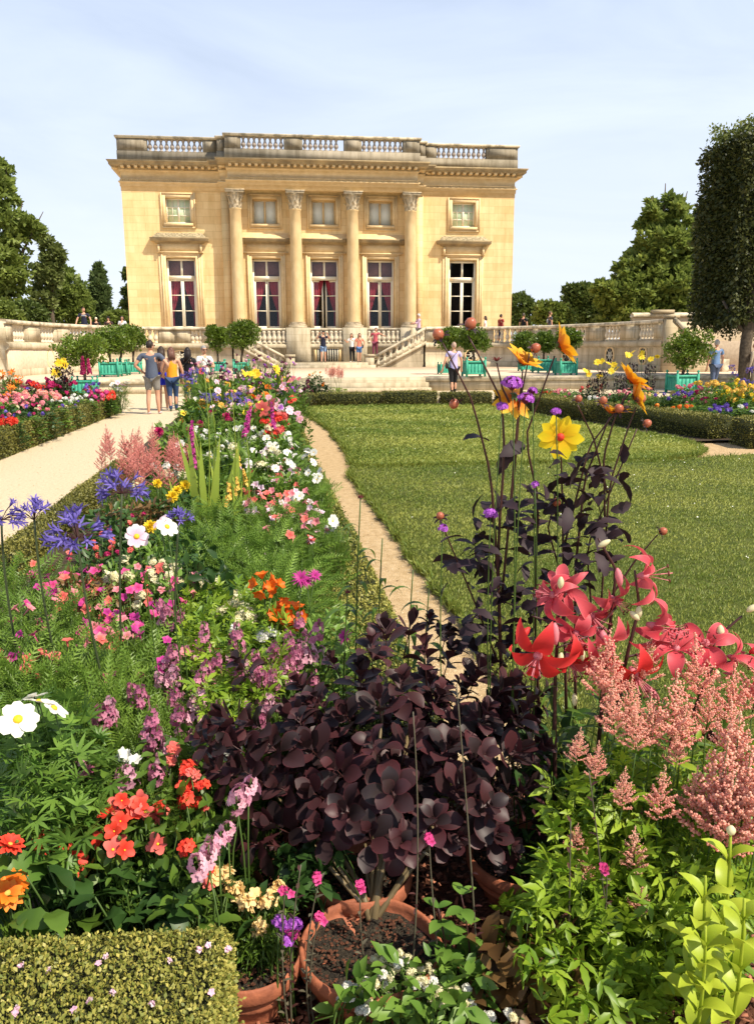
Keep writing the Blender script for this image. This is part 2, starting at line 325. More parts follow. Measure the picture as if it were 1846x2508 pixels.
# roof parapet: base course, piers, cap, turned balusters
par = [(x + (0), y) for x, y in ent]
P_IN = -.05
rb = ploc(G().sweep([(.12, 12.20), (.12, 12.76), (-.35, 12.76), (-.35, 12.20)], par), 'roof_balustrade', M['parapet'])
g = G().sweep([(.17, 13.44), (.20, 13.50), (.20, 13.57), (.02, 13.62), (-.38, 13.57), (-.38, 13.44)], par); sub(g, 'coping', M['rail'], rb)
def pier(x0, x1, yf, proud=.1, pan=True):
    g.box((x0, yf - proud, 12.76), (x1, yf + .33, 13.44))
    if pan and x1 - x0 > .5: g.box((x0 + .16, yf - proud - .035, 12.88), (x1 - .16, yf - proud - .001, 13.34))
yC, yM, yW = BY - 1.15, BY - .42, BY
for a in ((BX0 - .1, -6.98, yW), (-3.83, -2.92, yW), (-2.98, -2.44, yM), (-2.5, -1.61, yC), (.83, 1.90, yC), (4.29, 5.31, yC), (7.75, 8.7, yC), (8.66, 9.18, yM), (9.12, 9.95, yW), (13.02, BX1 + .1, yW)): g = G(); pier(*a); sub(g, 'pier', M['parapet'], rb)
g = G(); g.box((BX0 - .1, 51.54, 12.76), (BX0 + .33, 74, 13.44)); sub(g, 'side_parapet', M['parapet'], rb); g = G(); g.box((BX1 - .33, 51.54, 12.76), (BX1 + .1, 74, 13.44))
sub(g, 'side_parapet', M['parapet'], rb)
balp = [(.13, 0), (.13, .06), (.07, .08), (.075, .14), (.14, .22), (.145, .28), (.11, .36), (.065, .46), (.06, .52), (.09, .56), (.075, .58), (.12, .62), (.12, .68)]
rbm = G().lathe([(r * .95, z) for r, z in balp], 10).mesh('roof_baluster', M['roofbal'], True)
for a, b, n, y, skip in ((-6.98, -3.83, 10, yW, ()), (-1.61, .83, 8, yC, ()), (1.90, 4.29, 8, yC, (7,)), (5.31, 7.75, 8, yC, ()), (9.95, 13.02, 10, yW, ())):
    for k in range(n):
        if k in skip: continue
        obj('baluster', rbm, rb, (a + (b - a) * (k + .5) / n, y + .10, 12.76))
ploc(G().box((BX0 + .3, BY + .3, 12.1), (BX1 - .3, 73.8, 12.26)), 'roof', M['lead'])
# columns
def leaf_strip(w, h, out, n=5):
    V = []; F = []
    for i in range(n + 1):
        t = i / n; ww = w * (.55 + .45 * math.sin(min(1, t * 1.3) * math.pi * .6)) * (1 - .75 * max(0, t - .65) / .35)
        o = out * max(0, t - .45) ** 1.6 * 3.2; z = h * (t - .35 * max(0, t - .82))
        V += [(o, -ww / 2, z), (o + .025, 0, z), (o, ww / 2, z)]
    for i in range(n):
        F += [(3 * i, 3 * i + 1, 3 * i + 4, 3 * i + 3), (3 * i + 1, 3 * i + 2, 3 * i + 5, 3 * i + 4)]
    return V, np.array(F)
shaftp = [(.375, 3.12), (.375, 3.2)] + [(.375 - .045 * ((z - 3.2) / 6.3) ** 1.6, z) for z in np.linspace(3.3, 9.5, 8)] + [(.345, 9.52), (.36, 9.55), (.36, 9.60)]
shm = G().lathe(shaftp, 48, flute=1).mesh('shaft', M['column'])
gb_ = G().lathe([(.50, 2.94), (.52, 2.99), (.50, 3.03), (.43, 3.05), (.42, 3.08), (.46, 3.10), (.46, 3.13), (.38, 3.15)], 32); gb_.box((-.54, -.54, 2.78), (.54, .54, 2.94)); bsm = gb_.mesh('column_base', M['carved'])
gc = G().lathe([(.34, 9.58), (.33, 9.7), (.35, 10.1), (.42, 10.35), (.46, 10.42)], 24)
for row, (r_, z, h, w, n, off) in enumerate(((.345, 9.60, .40, .24, 8, 0), (.355, 9.72, .60, .22, 8, math.pi / 8), (.36, 10.05, .38, .12, 16, 0))):
    a = np.arange(n) * 2 * math.pi / n + off; T = rotz(a); gc.scat(leaf_strip(w, h, .13 if row < 2 else .16), T, np.stack([r_ * np.cos(a), r_ * np.sin(a), np.full(n, z)], -1))
for q in range(4):
    a = math.pi / 4 + q * math.pi / 2; d = np.array([math.cos(a), math.sin(a), 0]); tt = np.linspace(0, 4.6, 14)
    gc.tube([d * (.50 + .10 * (1 - t / 7) * math.cos(t + 1.2)) + np.array([0, 0, 10.30 + .10 * (1 - t / 7) * math.sin(t + 1.2)]) for t in tt], .035, 5)
V = []
for q in range(4):
    a0 = math.pi / 4 + q * math.pi / 2
    V += [(math.cos(a0) * .76, math.sin(a0) * .76), (math.cos(a0 + math.pi / 4) * .45, math.sin(a0 + math.pi / 4) * .45)]
gc.poly(V, 10.42, 10.54); gc.poly([(x * 1.06, y * 1.06) for x, y in V], 10.54, 10.598)
cpm = gc.mesh('capital', M['carved'])
for i, x in enumerate((-2.05, 1.41, 4.79, 8.26)):
    c = obj('column', shm, palace, (x - CX, -.75, 0)); obj('column_base', bsm, c); obj('capital', cpm, c)
# windows
def win_low(x, yf, kind, gap=0.):
    o = obj('window', None, palace, (x - CX, 0, 0)); yg = BY + .26 - (0.02 if kind != 'wing' else 0); y0 = yg - BY
    w = .86; z0, z1, zt = 2.35, 6.86, 5.66
    g = G(); g.box((-w, y0 - .04, z0), (-w + .11, y0 + .08, z1)); g.box((w - .11, y0 - .04, z0), (w, y0 + .08, z1)); g.box((-w + .11, y0 - .04, z1 - .12), (w - .11, y0 + .08, z1))
    g.box((-w + .11, y0 - .07, zt), (w - .11, y0 + .08, zt + .22)); g.box((-.06, y0 - .04, zt + .22), (.06, y0 + .06, z1 - .12))
    g.box((-w + .11, y0 - .04, z0), (w - .11, y0 + .08, z0 + .1)); sub(g, 'frame', M['white'], o)
    rows = (2.92, 3.84, 4.75, 5.66)
    for s in (-1, 1):
        sash = obj('casement', None, o, (s * (w - .11), y0 + .01, 0), (0, 0, -s * gap)); g = G(); W_ = w - .11 - .003
        b = lambda a0, a1, c0, c1, g=g: g.box((-s * a0, -.03, c0), (-s * a1, .03, c1))
        b(0, .08, 2.46, zt); b(W_ - .09, W_, 2.46, zt); b(.08, W_ - .09, zt - .09, zt); b(.08, W_ - .09, 2.46, 2.93)
        for r_ in rows[1:3]: b(.08, W_ - .09, r_ - .025, r_ + .025)
        sub(g, 'sash_frame', M['white'], sash)
        sub(G().raw([(-s * .08, .0, 2.93), (-s * (W_ - .09), .0, 2.93), (-s * (W_ - .09), .0, zt - .09), (-s * .08, .0, zt - .09)], np.array([(0, 1, 2, 3)])), 'pane', M['glass'], sash)
    for s in (-1, 1):
        gp = G().raw([(s * .06, y0, zt + .22), (s * (w - .11), y0, zt + .22), (s * (w - .11), y0, z1 - .12), (s * .06, y0, z1 - .12)], np.array([(0, 1, 2, 3)])); sub(gp, 'pane', M['glass'], o)
    if kind != 'dark':
        sub(G().box((-w + .1, y0 + .12, zt + .1), (w - .1, y0 + .14, z1 - .05)), 'blind', M['blind'], o)
        for s in (-1, 1):
            zs = np.linspace(2.5, zt + .1, 14); us = np.linspace(0, 1, 16); V = []
            for z in zs:
                t = (z - 2.5) / (zt - 2.4)
                inner = .05 + .50 * max(0, (t - .45) / .55) ** .8 + (.20 if t < .45 else .20 * 1) * (1 if t > .4 else .75)
                for u in us: V.append((s * (w - .09 - u * inner), y0 + .20 + .035 * math.sin(u * 22 + t * 2), z))
            F = [(i * 16 + j, i * 16 + j + 1, (i + 1) * 16 + j + 1, (i + 1) * 16 + j) for i in range(13) for j in range(15)]
            sub(G().raw(V, np.array(F)), 'curtain', M['curtain'], o, smooth=True)
    sub(G().box((-w, BY + .51 - BY + .6, 2.2), (w, BY + .51 - BY + .62, 6.95)).box((-w, .53, 2.2), (-w + .01, 1.1, 6.95)).box((w - .01, .53, 2.2), (w, 1.1, 6.95)).box((-w, .53, 6.9), (w, 1.1, 6.95)), 'dark_interior', M['dark'], o)
    return o
win_low(WL[0], BY, 'wing'); win_low(WC[0], cyf, 'centre', .10); win_low(WC[1], cyf, 'centre', .42); win_low(WC[2], cyf, 'centre', .10); win_low(WL[1], BY, 'dark')
for i, x in enumerate(WL + WC):
    o = obj('attic_window', None, palace, (x - CX, 0, 0)); y0 = .22; w = .72; z0, z1 = 8.83, 10.25
    g = G(); g.box((-w, y0 - .03, z0), (w, y0 + .05, z0 + .09)); g.box((-w, y0 - .03, z1 - .08), (w, y0 + .05, z1)); g.box((-w, y0 - .03, z0 + .09), (-w + .08, y0 + .05, z1 - .08)); g.box((w - .08, y0 - .03, z0 + .09), (w, y0 + .05, z1 - .08)); g.box((-.06, y0 - .03, z0 + .09), (.06, y0 + .05, z1 - .08))
    if i < 2:
        for zz in (9.27, 9.72): g.box((-w + .08, y0 - .012, zz), (-.06, y0 + .03, zz + .05)); g.box((.06, y0 - .012, zz), (w - .08, y0 + .03, zz + .05))
        for xx in (-.35, .35): g.box((xx - .02, y0 - .013, z0 + .09), (xx + .02, y0 + .03, z1 - .08))
        sub(g, 'frame', M['white'], o); sub(G().box((-w + .02, y0 + .035, z0 + .02), (w - .02, y0 + .048, z1 - .02)), 'pane', M['palepane'], o)
    else:
        sub(g, 'frame', M['trim'], o); gs = G()
        for s in (-1, 1): gs.box((s * .065, y0 - .01, z0 + .1), (s * (w - .085), y0 + .02, z1 - .09))
        sub(gs, 'shutter', M['shutter'], o)
# stone surrounds and hoods
for i, x in enumerate(WL + WC):
    g = G(); gh = G(); gm = G(); yf = BY if i < 2 else cyf
    def fr(x0, x1, z0, z1, w, p, bot=True):
        g.box((x0 - w, yf - p, z0 - (w if bot else 0)), (x0, yf - .002, z1 + w)); g.box((x1, yf - p, z0 - (w if bot else 0)), (x1 + w, yf - .002, z1 + w)); g.box((x0, yf - p, z1), (x1, yf - .002, z1 + w))
        if bot: g.box((x0, yf - p, z0 - w), (x1, yf - .002, z0))
    fr(x - .86, x + .86, 2.2, 6.88, .17, .07, False); fr(x - 1.03, x + 1.03, 2.2, 7.05, .10, .10, False)
    fr(x - .72, x + .72, 8.83, 10.25, .20, .06); fr(x - .92, x + .92, 8.63, 10.45, .08, .09)
    g.box((x - .84, yf - .16, 8.68), (x + .84, yf - .095, 8.83))
    wd = 1.27
    if i < 2:
        for s in (-1, 1): g.box((x + s * 1.14, yf - .05, 2.2), (x + s * 1.28, yf - .002, 7.14)); g.box((x + s * 1.16, yf - .24, 7.16), (x + s * 1.28, yf - .05, 7.62))
    g.box((x - wd - .06, yf - .15, 7.15), (x + wd + .06, yf - .002, 7.24)); g.box((x - 1.16, yf - .09, 7.24), (x + 1.16, yf - .002, 7.70))
    gh.sweep([(0, 7.70), (.14, 7.70), (.20, 7.80), (.40, 7.82), (.40, 7.94), (.44, 8.0), (0, 8.03)], [(x - wd, yf - .002), (x - wd, yf - .003), (x + wd, yf - .003), (x + wd, yf - .002)])
    t = gm if i < 2 else g; a = .40; zt = 8.30 if i < 2 else 8.34
    t.raw([(x - 1.55, yf - a, 8.01), (x + 1.55, yf - a, 8.01), (x + 1.3, yf - .003, zt), (x - 1.3, yf - .003, zt), (x - 1.55, yf - .003, 8.01), (x + 1.55, yf - .003, 8.01)], [np.array([(0, 1, 2, 3)]), np.array([(0, 3, 4), (1, 5, 2)])])
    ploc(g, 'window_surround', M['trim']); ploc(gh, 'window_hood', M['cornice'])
    if i < 2: ploc(gm, 'hood_top', M['moss'], label='weathered mossy hood top')

# ================================================================ terrace in front of the palace
ter = thing('terrace_wall', 'long curving balustraded terrace wall below the palace windows', 'terrace wall', (CX, 47.5, .5))
def tb(g, name, mats, parent=None, smooth=False, label=None):
    o = g.build(name, mats, parent or ter, smooth, label=label)
    if parent is None: o.location = (-CX, -47.5, -.5)
    return o
def curve(s):
    return [(CX + s * (8.3 + 5.5 * math.sin(t)), 34.5 + 13. * math.cos(t)) for t in np.radians(np.linspace(90, 0, 15))]
pl = curve(-1) + [(CX - 5.55, 47.5)]; pr = ([(CX + 5.55, 47.5)] + curve(1)[::-1])
pl_ = pl if True else None
mid = [(-2.9, 49.72), (9.15, 49.72)]
ZR0, ZR1 = 2.62, 2.80
body = [(.10, .30), (.10, .78), (.04, .80), (0, .82), (0, 1.55), (.10, 1.60), (.16, 1.66), (.16, 1.82), (.04, 1.90), (-.4, 1.90), (-.4, .30)]
rail = [(.12, ZR0), (.16, ZR0 + .05), (.14, ZR1 - .03), (-.1, ZR1), (-.36, ZR1 - .03), (-.36, ZR0)]
gw = G(); gr = G()
for p in (pl, pr): gw.sweep(body, p); gr.sweep(rail, p)
tw = tb(gw, 'wall', M['terrace']); tb(gr, 'handrail', M['rail'])
gw = G().sweep([(.0, .30), (.0, 1.55), (.10, 1.60), (.14, 1.66), (.14, 1.80), (.04, 1.86), (.04, 1.95), (-.02, 1.95), (-.02, ZR0), (-.9, ZR0), (-.9, .3)], mid)
gw.box((-2.9, 49.5, .3), (9.15, 50.2, .72)); tb(gw, 'podium', M['terrace'])
tb(G().sweep([(.0, ZR0), (.10, ZR0 + .02), (.12, ZR1 - .05), (.0, ZR1 - .02), (-1.0, ZR1 - .02), (-1.0, ZR0)], mid), 'podium_rail', M['rail'])
g = G()
for x in (-2.05, 1.41, 4.79, 8.26): g.box((x - .72, 49.55, .32), (x + .72, 49.73, ZR1 + .005))
tb(g, 'pedestal', M['terrace'])
# balusters in bays between piers
bal2 = G().lathe([(.12, 0), (.12, .07), (.065, .09), (.07, .14), (.125, .22), (.13, .28), (.10, .38), (.06, .48), (.085, .53), (.07, .55), (.115, .60), (.115, .72)], 8).mesh('terrace_baluster', M['baluster'], True)
def pts_along(path, s):
    path = np.asarray(path); d = np.linalg.norm(np.diff(path, axis=0), axis=1); c = np.r_[0, np.cumsum(d)]
    i = min(len(d) - 1, int(np.searchsorted(c, s, side='right') - 1)); t = (s - c[i]) / d[i]; dd = (path[i + 1] - path[i]) / d[i]
    return path[i] + (path[i + 1] - path[i]) * t, dd, np.array([dd[1], -dd[0]])
def plen(path): path = np.asarray(path); return np.linalg.norm(np.diff(path, axis=0), axis=1).sum()
gp = G(); nb = 0
for path in (pl, pr[::-1]):
    Lp = plen(path); rev = path is not pl; s = 0.
    bays = [(.0, 1.0, 0), (1.0, 2.5, 1), (2.5, 4.1, 0), (4.1, 5.6, 1), (5.6, 7.1, 0), (7.1, 9.6, 1), (9.6, 11.6, 0), (11.6, 13.9, 1), (13.9, 15.6, 0), (15.6, Lp - 1.6, 1), (Lp - 1.6, Lp - .0, 0)]
    for a, b, k in bays:
        if k:
            n = max(3, int((b - a) / .30))
            for q in range(n):
                p, d, nr = pts_along(path, a + (b - a) * (q + .5) / n); nr = -nr if rev else nr; p = p - nr * .12
                obj('baluster', bal2, ter, (p[0] - CX, p[1] - 47.5, 1.90 - .5))
        else:
            m = max(1, int((b - a) / .8))
            for q in range(m):
                p, d, nr = pts_along(path, a + (b - a) * (q + .5) / m); nr = -nr if rev else nr
                obox(gp, p, d, nr, (b - a) / m + .02, -.3, .035, 1.90, ZR0); obox(gp, p, d, nr, (b - a) / m * .7, .035, .06, 2.0, 2.52)
tb(gp, 'pedestal_panel', M['terrace'])
bm2 = G().box((-.06, -.05, 0), (.06, .0, .66)).mesh('blind_baluster', M['baluster'])
for a, b in ((-1.33, .69), (2.13, 4.07), (5.51, 7.54)):
    for q in range(7): obj('baluster', bal2, ter, (a + (b - a) * (q + .5) / 7 - CX, 49.70 - 47.5, 1.92 - .5), scale=(1, .6, .97))
# stairs left and right of the middle landing
for s in (-1, 1):
    st = obj('stair', None, ter, (0, 0, -.5)); X = lambda d: s * d
    xa, za, xb, zb = 5.60, ZR1, 2.55, 1.16            # parapet top line, distance from the middle
    sl_ = (za - zb) / (xa - xb); g = G(); gr2 = G()
    def strip(g, y0, y1, top0, top1, x0=xb, x1=xa, mi=0):
        V = [(X(x0), y0, zb + (x0 - xb) * sl_ + top0), (X(x1), y0, zb + (x1 - xb) * sl_ + top0), (X(x1), y0, zb + (x1 - xb) * sl_ + top1), (X(x0), y0, zb + (x0 - xb) * sl_ + top1)]
        V += [(v[0], y1, v[2]) for v in V]; g.raw(V, np.array([(0, 1, 2, 3), (5, 4, 7, 6), (3, 2, 6, 7), (1, 0, 4, 5), (0, 3, 7, 4), (2, 1, 5, 6)]), mi)
    for yy in (0.,):
        g.raw([(X(xb - .1), yy + .05, .3 - 0), (X(xa), yy + .05, .3), (X(xa), yy + .05, za - .9), (X(xb - .1), yy + .05, zb - .62)], np.array([(0, 1, 2, 3)]))
        strip(gr2, yy - .12, yy + .32, -.16, 0); strip(g, yy - .09, yy + .28, -.98, -.80); strip(g, yy, yy + .25, -.80, -.50)
    sub(gr2, 'stair_rail', M['rail'], st); 
    g.box((X(xb - .02), -.14, .3), (X(xb - .52), .34, 1.12)); g.box((X(xb + .02), -.18, 1.12), (X(xb - .56), .38, 1.25))
    n = 8
    for k in range(n): g.box((X(xb + .1 + k * .36), .34, .3), (X(xb + .1 + (k + 1) * .36), 2.0, .8 + (k + 1) * .122))
    g.box((X(xa - .15), .05, .3), (X(xa), 2.2, 1.9))
    sub(g, 'stair_flank', M['terrace'], st)
    for k in range(8):
        xx = xb + .25 + k * .36; obj('baluster', bal2, st, (X(xx), .1, zb + (xx - xb) * sl_ - .82), scale=(1, 1, .9))
g = G(); g.box((CX - 2.1, 46.7, .3), (CX + 2.1, 50, .80)); g.box((CX - 2.5, 46.3, .3), (CX + 2.5, 46.699, .65)); g.box((CX - 2.5, 46.7, .3), (CX - 2.102, 47.3, .646)); g.box((CX + 2.102, 46.7, .3), (CX + 2.5, 47.3, .646)); tb(g, 'landing', M['terrace'])
g = G().box((2.32, 49.66, .81), (2.48, 49.79, 1.72)).box((3.80, 49.66, .81), (3.96, 49.79, 1.72)).box((2.48, 49.66, 1.6), (3.8, 49.79, 1.72))
gw_ = tb(g, 'barred_window', M['trim']); sub(G().box((2.48, 49.70, .81), (3.80, 49.718, 1.6)), 'opening', M['dark'], gw_)
gi = G(); [gi.box((2.55 + k * .145, 49.67, .81), (2.60 + k * .145, 49.695, 1.6)) for k in range(9)]; sub(gi, 'bars', M['white'], gw_)
# oval windows with radiating bars
def oval_mesh(w, h, rw=.09, dep=.06):
    a = np.linspace(0, 2 * np.pi, 25)[:-1]
    g1 = G(); V = []
    for k, (q, y) in enumerate(((1, 0), (1, -dep), (1 - rw / w, -dep), (1 - rw / w, -.005))): V += [(w * q * math.cos(t), y, h * q * math.sin(t)) for t in a]
    F = [(r_ * 24 + j, r_ * 24 + (j + 1) % 24, (r_ + 1) * 24 + (j + 1) % 24, (r_ + 1) * 24 + j) for r_ in range(3) for j in range(24)]
    g1.raw(V, np.array(F)); m1 = g1.mesh('oval_surround', M['trim'])
    g2 = G().raw([(w * .93 * math.cos(t), -.012, h * .93 * math.sin(t)) for t in a], np.array([list(range(24))])); m2 = g2.mesh('opening', M['dark'])
    g3 = G()
    for t in np.arange(8) * math.pi / 4: g3.tube([(.0, -.03, 0), (w * .92 * math.cos(t), -.03, h * .92 * math.sin(t))], .018, 4)
    g3.tube([(w * .35 * math.cos(t), -.03, h * .35 * math.sin(t)) for t in a[::2]] + [(w * .35, -.03, 0)], .018, 4)
    return m1, m2, g3.mesh('glazing_bars', M['white'])
ov = oval_mesh(.50, .36); ovc = oval_mesh(.42, .46)
def put_oval(p, nr, z=1.18, m=ov):
    o = obj('oval_window', m[0], ter, (p[0] - CX + nr[0] * .004, p[1] - 47.5 + nr[1] * .004, z - .5), (0, 0, math.atan2(nr[0], -nr[1])))
    obj('opening', m[1], o); obj('glazing_bars', m[2], o)
for x in (-5.3, 11.5): put_oval((x, 47.5), (0, -1))
for path, rev in ((pl, False), (pr[::-1], True)):
    for s in (1.9, 4.9, 8.6):
        p, d, nr = pts_along(path, s); nr = -nr if rev else nr; put_oval(p, nr, 1.2, ovc)
# right end: pier, descending parapet, high plastered wall behind it
ex, ey = pr[-1]
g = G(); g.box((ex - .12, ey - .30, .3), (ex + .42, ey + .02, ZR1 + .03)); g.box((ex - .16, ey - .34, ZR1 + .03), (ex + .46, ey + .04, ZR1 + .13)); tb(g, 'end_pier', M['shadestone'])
e2 = thing('side_stair', 'stained stone stair parapet running down from the right end of the terrace', 'stair', (ex, ey, .3)); g = G()
V = []
for yy in (-.25, .15): V += [(.25, yy, 0), (2.3, yy, 0), (2.3, yy, .55), (.25, yy, 2.45)]
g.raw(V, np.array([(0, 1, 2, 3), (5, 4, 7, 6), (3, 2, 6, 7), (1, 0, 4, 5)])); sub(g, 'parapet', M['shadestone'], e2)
g = G(); V = []
for yy in (-.34, .24): V += [(.2, yy, 2.42), (2.4, yy, .5), (2.4, yy, .68), (.2, yy, 2.62)]
g.raw(V, np.array([(0, 1, 2, 3), (5, 4, 7, 6), (3, 2, 6, 7), (1, 0, 4, 5), (0, 3, 7, 4), (2, 1, 5, 6)])); g.box((2.4, -.4, 0), (2.85, .28, .75)); sub(g, 'coping', M['rail'], e2)
g = G()
for k in range(7): g.box((.5 + k * .3, .25, 0), (.5 + (k + 1) * .3, 3.0, 2.0 - k * .27))
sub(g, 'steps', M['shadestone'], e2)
hw = thing('high_wall', 'high tan plastered garden wall behind the orange tree on the right', 'wall', (ex, ey + 3.4, 0))
hp = [(0, 0), (4.5, -.6), (14, -5.)]
o_ = G().sweep([(0, .2), (0, 3.0), (-.4, 3.0), (-.4, .2)], hp).build('wall_body', M['plaster'], hw)
G().sweep([(.1, 3.0), (.1, 3.12), (-.2, 3.2), (-.5, 3.12), (-.5, 3.0)], hp).build('coping', M['rail'], hw)
G().box((.9, -.35, 3.15), (1.9, .1, 3.32)).build('raised_block', M['shadestone'], hw)
g = G()
for k in range(3): g.box((3.4, -1.5 + k * .35 - .9, .3 ), (6.4, -1.5 + (k + 1) * .35 - .9, .65 + k * .17))
sub(g, 'steps', M['terrace'], hw)

# ================================================================ ground
S_ = lambda o: setting(o)
M['gravel'] = mat('cream_gravel', (.52, .42, .27), (.68, .56, .38), 26., bump=.5, bscale=160., lo=.3, hi=.7)
M['court'] = mat('court_gravel', (.56, .43, .30), (.68, .54, .39), 8., bump=.2, bscale=90)
M['dirt'] = mat('dirt_path', (.40, .27, .13), (.60, .44, .25), 14., bump=.7, bscale=120., lo=.3, hi=.7)
M['soil'] = mat('soil', (.03, .022, .014), (.09, .06, .035), 20., bump=.8, bscale=60.)
M['turf'] = mat('turf', (.10, .14, .018), (.24, .26, .05), 2.6, bump=.8, bscale=110., lo=.3, hi=.7)
M['turfside'] = mat('turf_side', (.03, .05, .01), (.06, .09, .02), 30., bump=.8)
M['field'] = mat('far_field', (.05, .09, .02), (.09, .13, .03), .2)
big = G(); big.raw([(-3000, 90, -.02), (3000, 90, -.02), (3000, 4000, -.02), (-3000, 4000, -.02)], np.array([(0, 1, 2, 3)])); big.raw([(-3000, -400, -.022), (3000, -400, -.022), (3000, 91, -.022), (-3000, 91, -.022)], np.array([(0, 1, 2, 3)]))
S_(big.build('far_ground', M['field']))
S_(G().raw([(-40, -8, 0), (60, -8, 0), (60, 34, 0), (-40, 34, 0)], np.array([(0, 1, 2, 3)])).build('gravel_path', M['gravel']))
g = G().box((-60, 30.75, -.5), (70, 49.4, .5)); g.box((-60, 49.4, -.5), (70, 51.1, .496)); S_(g.build('court', M['court']))
tfl = pl + pr
S_(G().poly([(-60, 90), (-60, 34.5)] + [(x + .1, y + .2) if x < CX else (x - .1, y + .2) for x, y in pl[:-1]] + [(CX - 5.6, 49.9), (CX + 5.6, 49.9)] + [(x - .1 + .2, y + .2) for x, y in pr[1:]] + [(70, 39.5), (70, 90)], .0, 1.85).build('terrace_floor', M['court']))
lw = thing('retaining_wall', 'low stone retaining wall along the far edge of the flower garden', 'wall', (0, 30.5, 0))
g = G(); g.box((-20, .0, 0), (.35, .26, .36)); g.box((5.6, .0, 0), (40, .26, .36)); g.build('wall_body', M['terrace'], lw)
g = G(); g.box((-20, -.06, .36), (.35, .4, .525)); g.box((5.6, -.06, .36), (40, .4, .525)); g.build('coping', M['rail'], lw)
sp = thing('garden_steps', 'wide shallow stone steps in the middle behind the low back hedges', 'steps', (3, 29.4, 0))
g = G(); g.box((-2.7, 0, 0), (2.62, .55, .17)); g.box((-2.7, .55, 0), (2.62, 1.05, .34)); g.box((-2.7, 1.05, 0), (2.62, 1.5, .505)); g.build('step', M['terrace'], sp)
S_(G().raw([(.3, 1.2, .004), (8.4, 1.2, .004), (8.4, 22.6, .004), (.3, 22.6, .004)], np.array([(0, 1, 2, 3)])).build('dirt_path', M['dirt']))
up_l = [(.73, 21.5), (.82, 19), (1.0, 16.5), (1.09, 15.4), (1.04, 15.2), (1.08, 13.2), (1.06, 11.5), (1.00, 10.75), (3, 10.75), (5.2, 10.75), (6.1, 11.15), (6.6, 11.9), (6.78, 12.7), (6.8, 13.6), (6.45, 15), (6.0, 17), (5.8, 20), (5.6, 21.6), (3, 21.9), (1.4, 21.9)]
lo_l = [(.94, 10.5), (.90, 10.0), (.97, 8), (1.01, 6), (1.04, 4.2), (1.06, 2.2), (10, 2.2), (10, 10.8), (7.6, 11.05), (6.6, 10.95), (5.3, 10.5)]
def wob(p, a=.02):
    out = []
    for i in range(len(p)):
        q, r_ = np.array(p[i]), np.array(p[(i + 1) % len(p)]); n = max(1, int(np.linalg.norm(r_ - q) / .15))
        for k in range(n): v = q + (r_ - q) * k / n; out.append(v + R.normal(0, a, 2))
    return out
upw, low_ = wob(up_l), wob(lo_l)
S_(G().poly(upw[::-1], .005, .055).build('lawn', M['turf'])); S_(G().poly(low_, .005, .055).build('lawn', M['turf']))
S_(G().raw([(-2.05, 1.75, .05), (.45, 1.75, .05), (.45, 21.8, .05), (-2.3, 21.8, .05)], np.array([(0, 1, 2, 3)])).raw([(-16, 10, .05), (-4.4, 10, .05), (-4.2, 21.3, .05), (-16, 21.3, .05)], np.array([(0, 1, 2, 3)])).raw([(6.6, 12.8, .05), (18, 12.8, .05), (18, 24, .05), (6.4, 24, .05)], np.array([(0, 1, 2, 3)])).raw([(.5, 22.6, .05), (8, 22.6, .05), (8, 24.4, .05), (.5, 24.4, .05)], np.array([(0, 1, 2, 3)])).build('soil_ground', M['soil']))
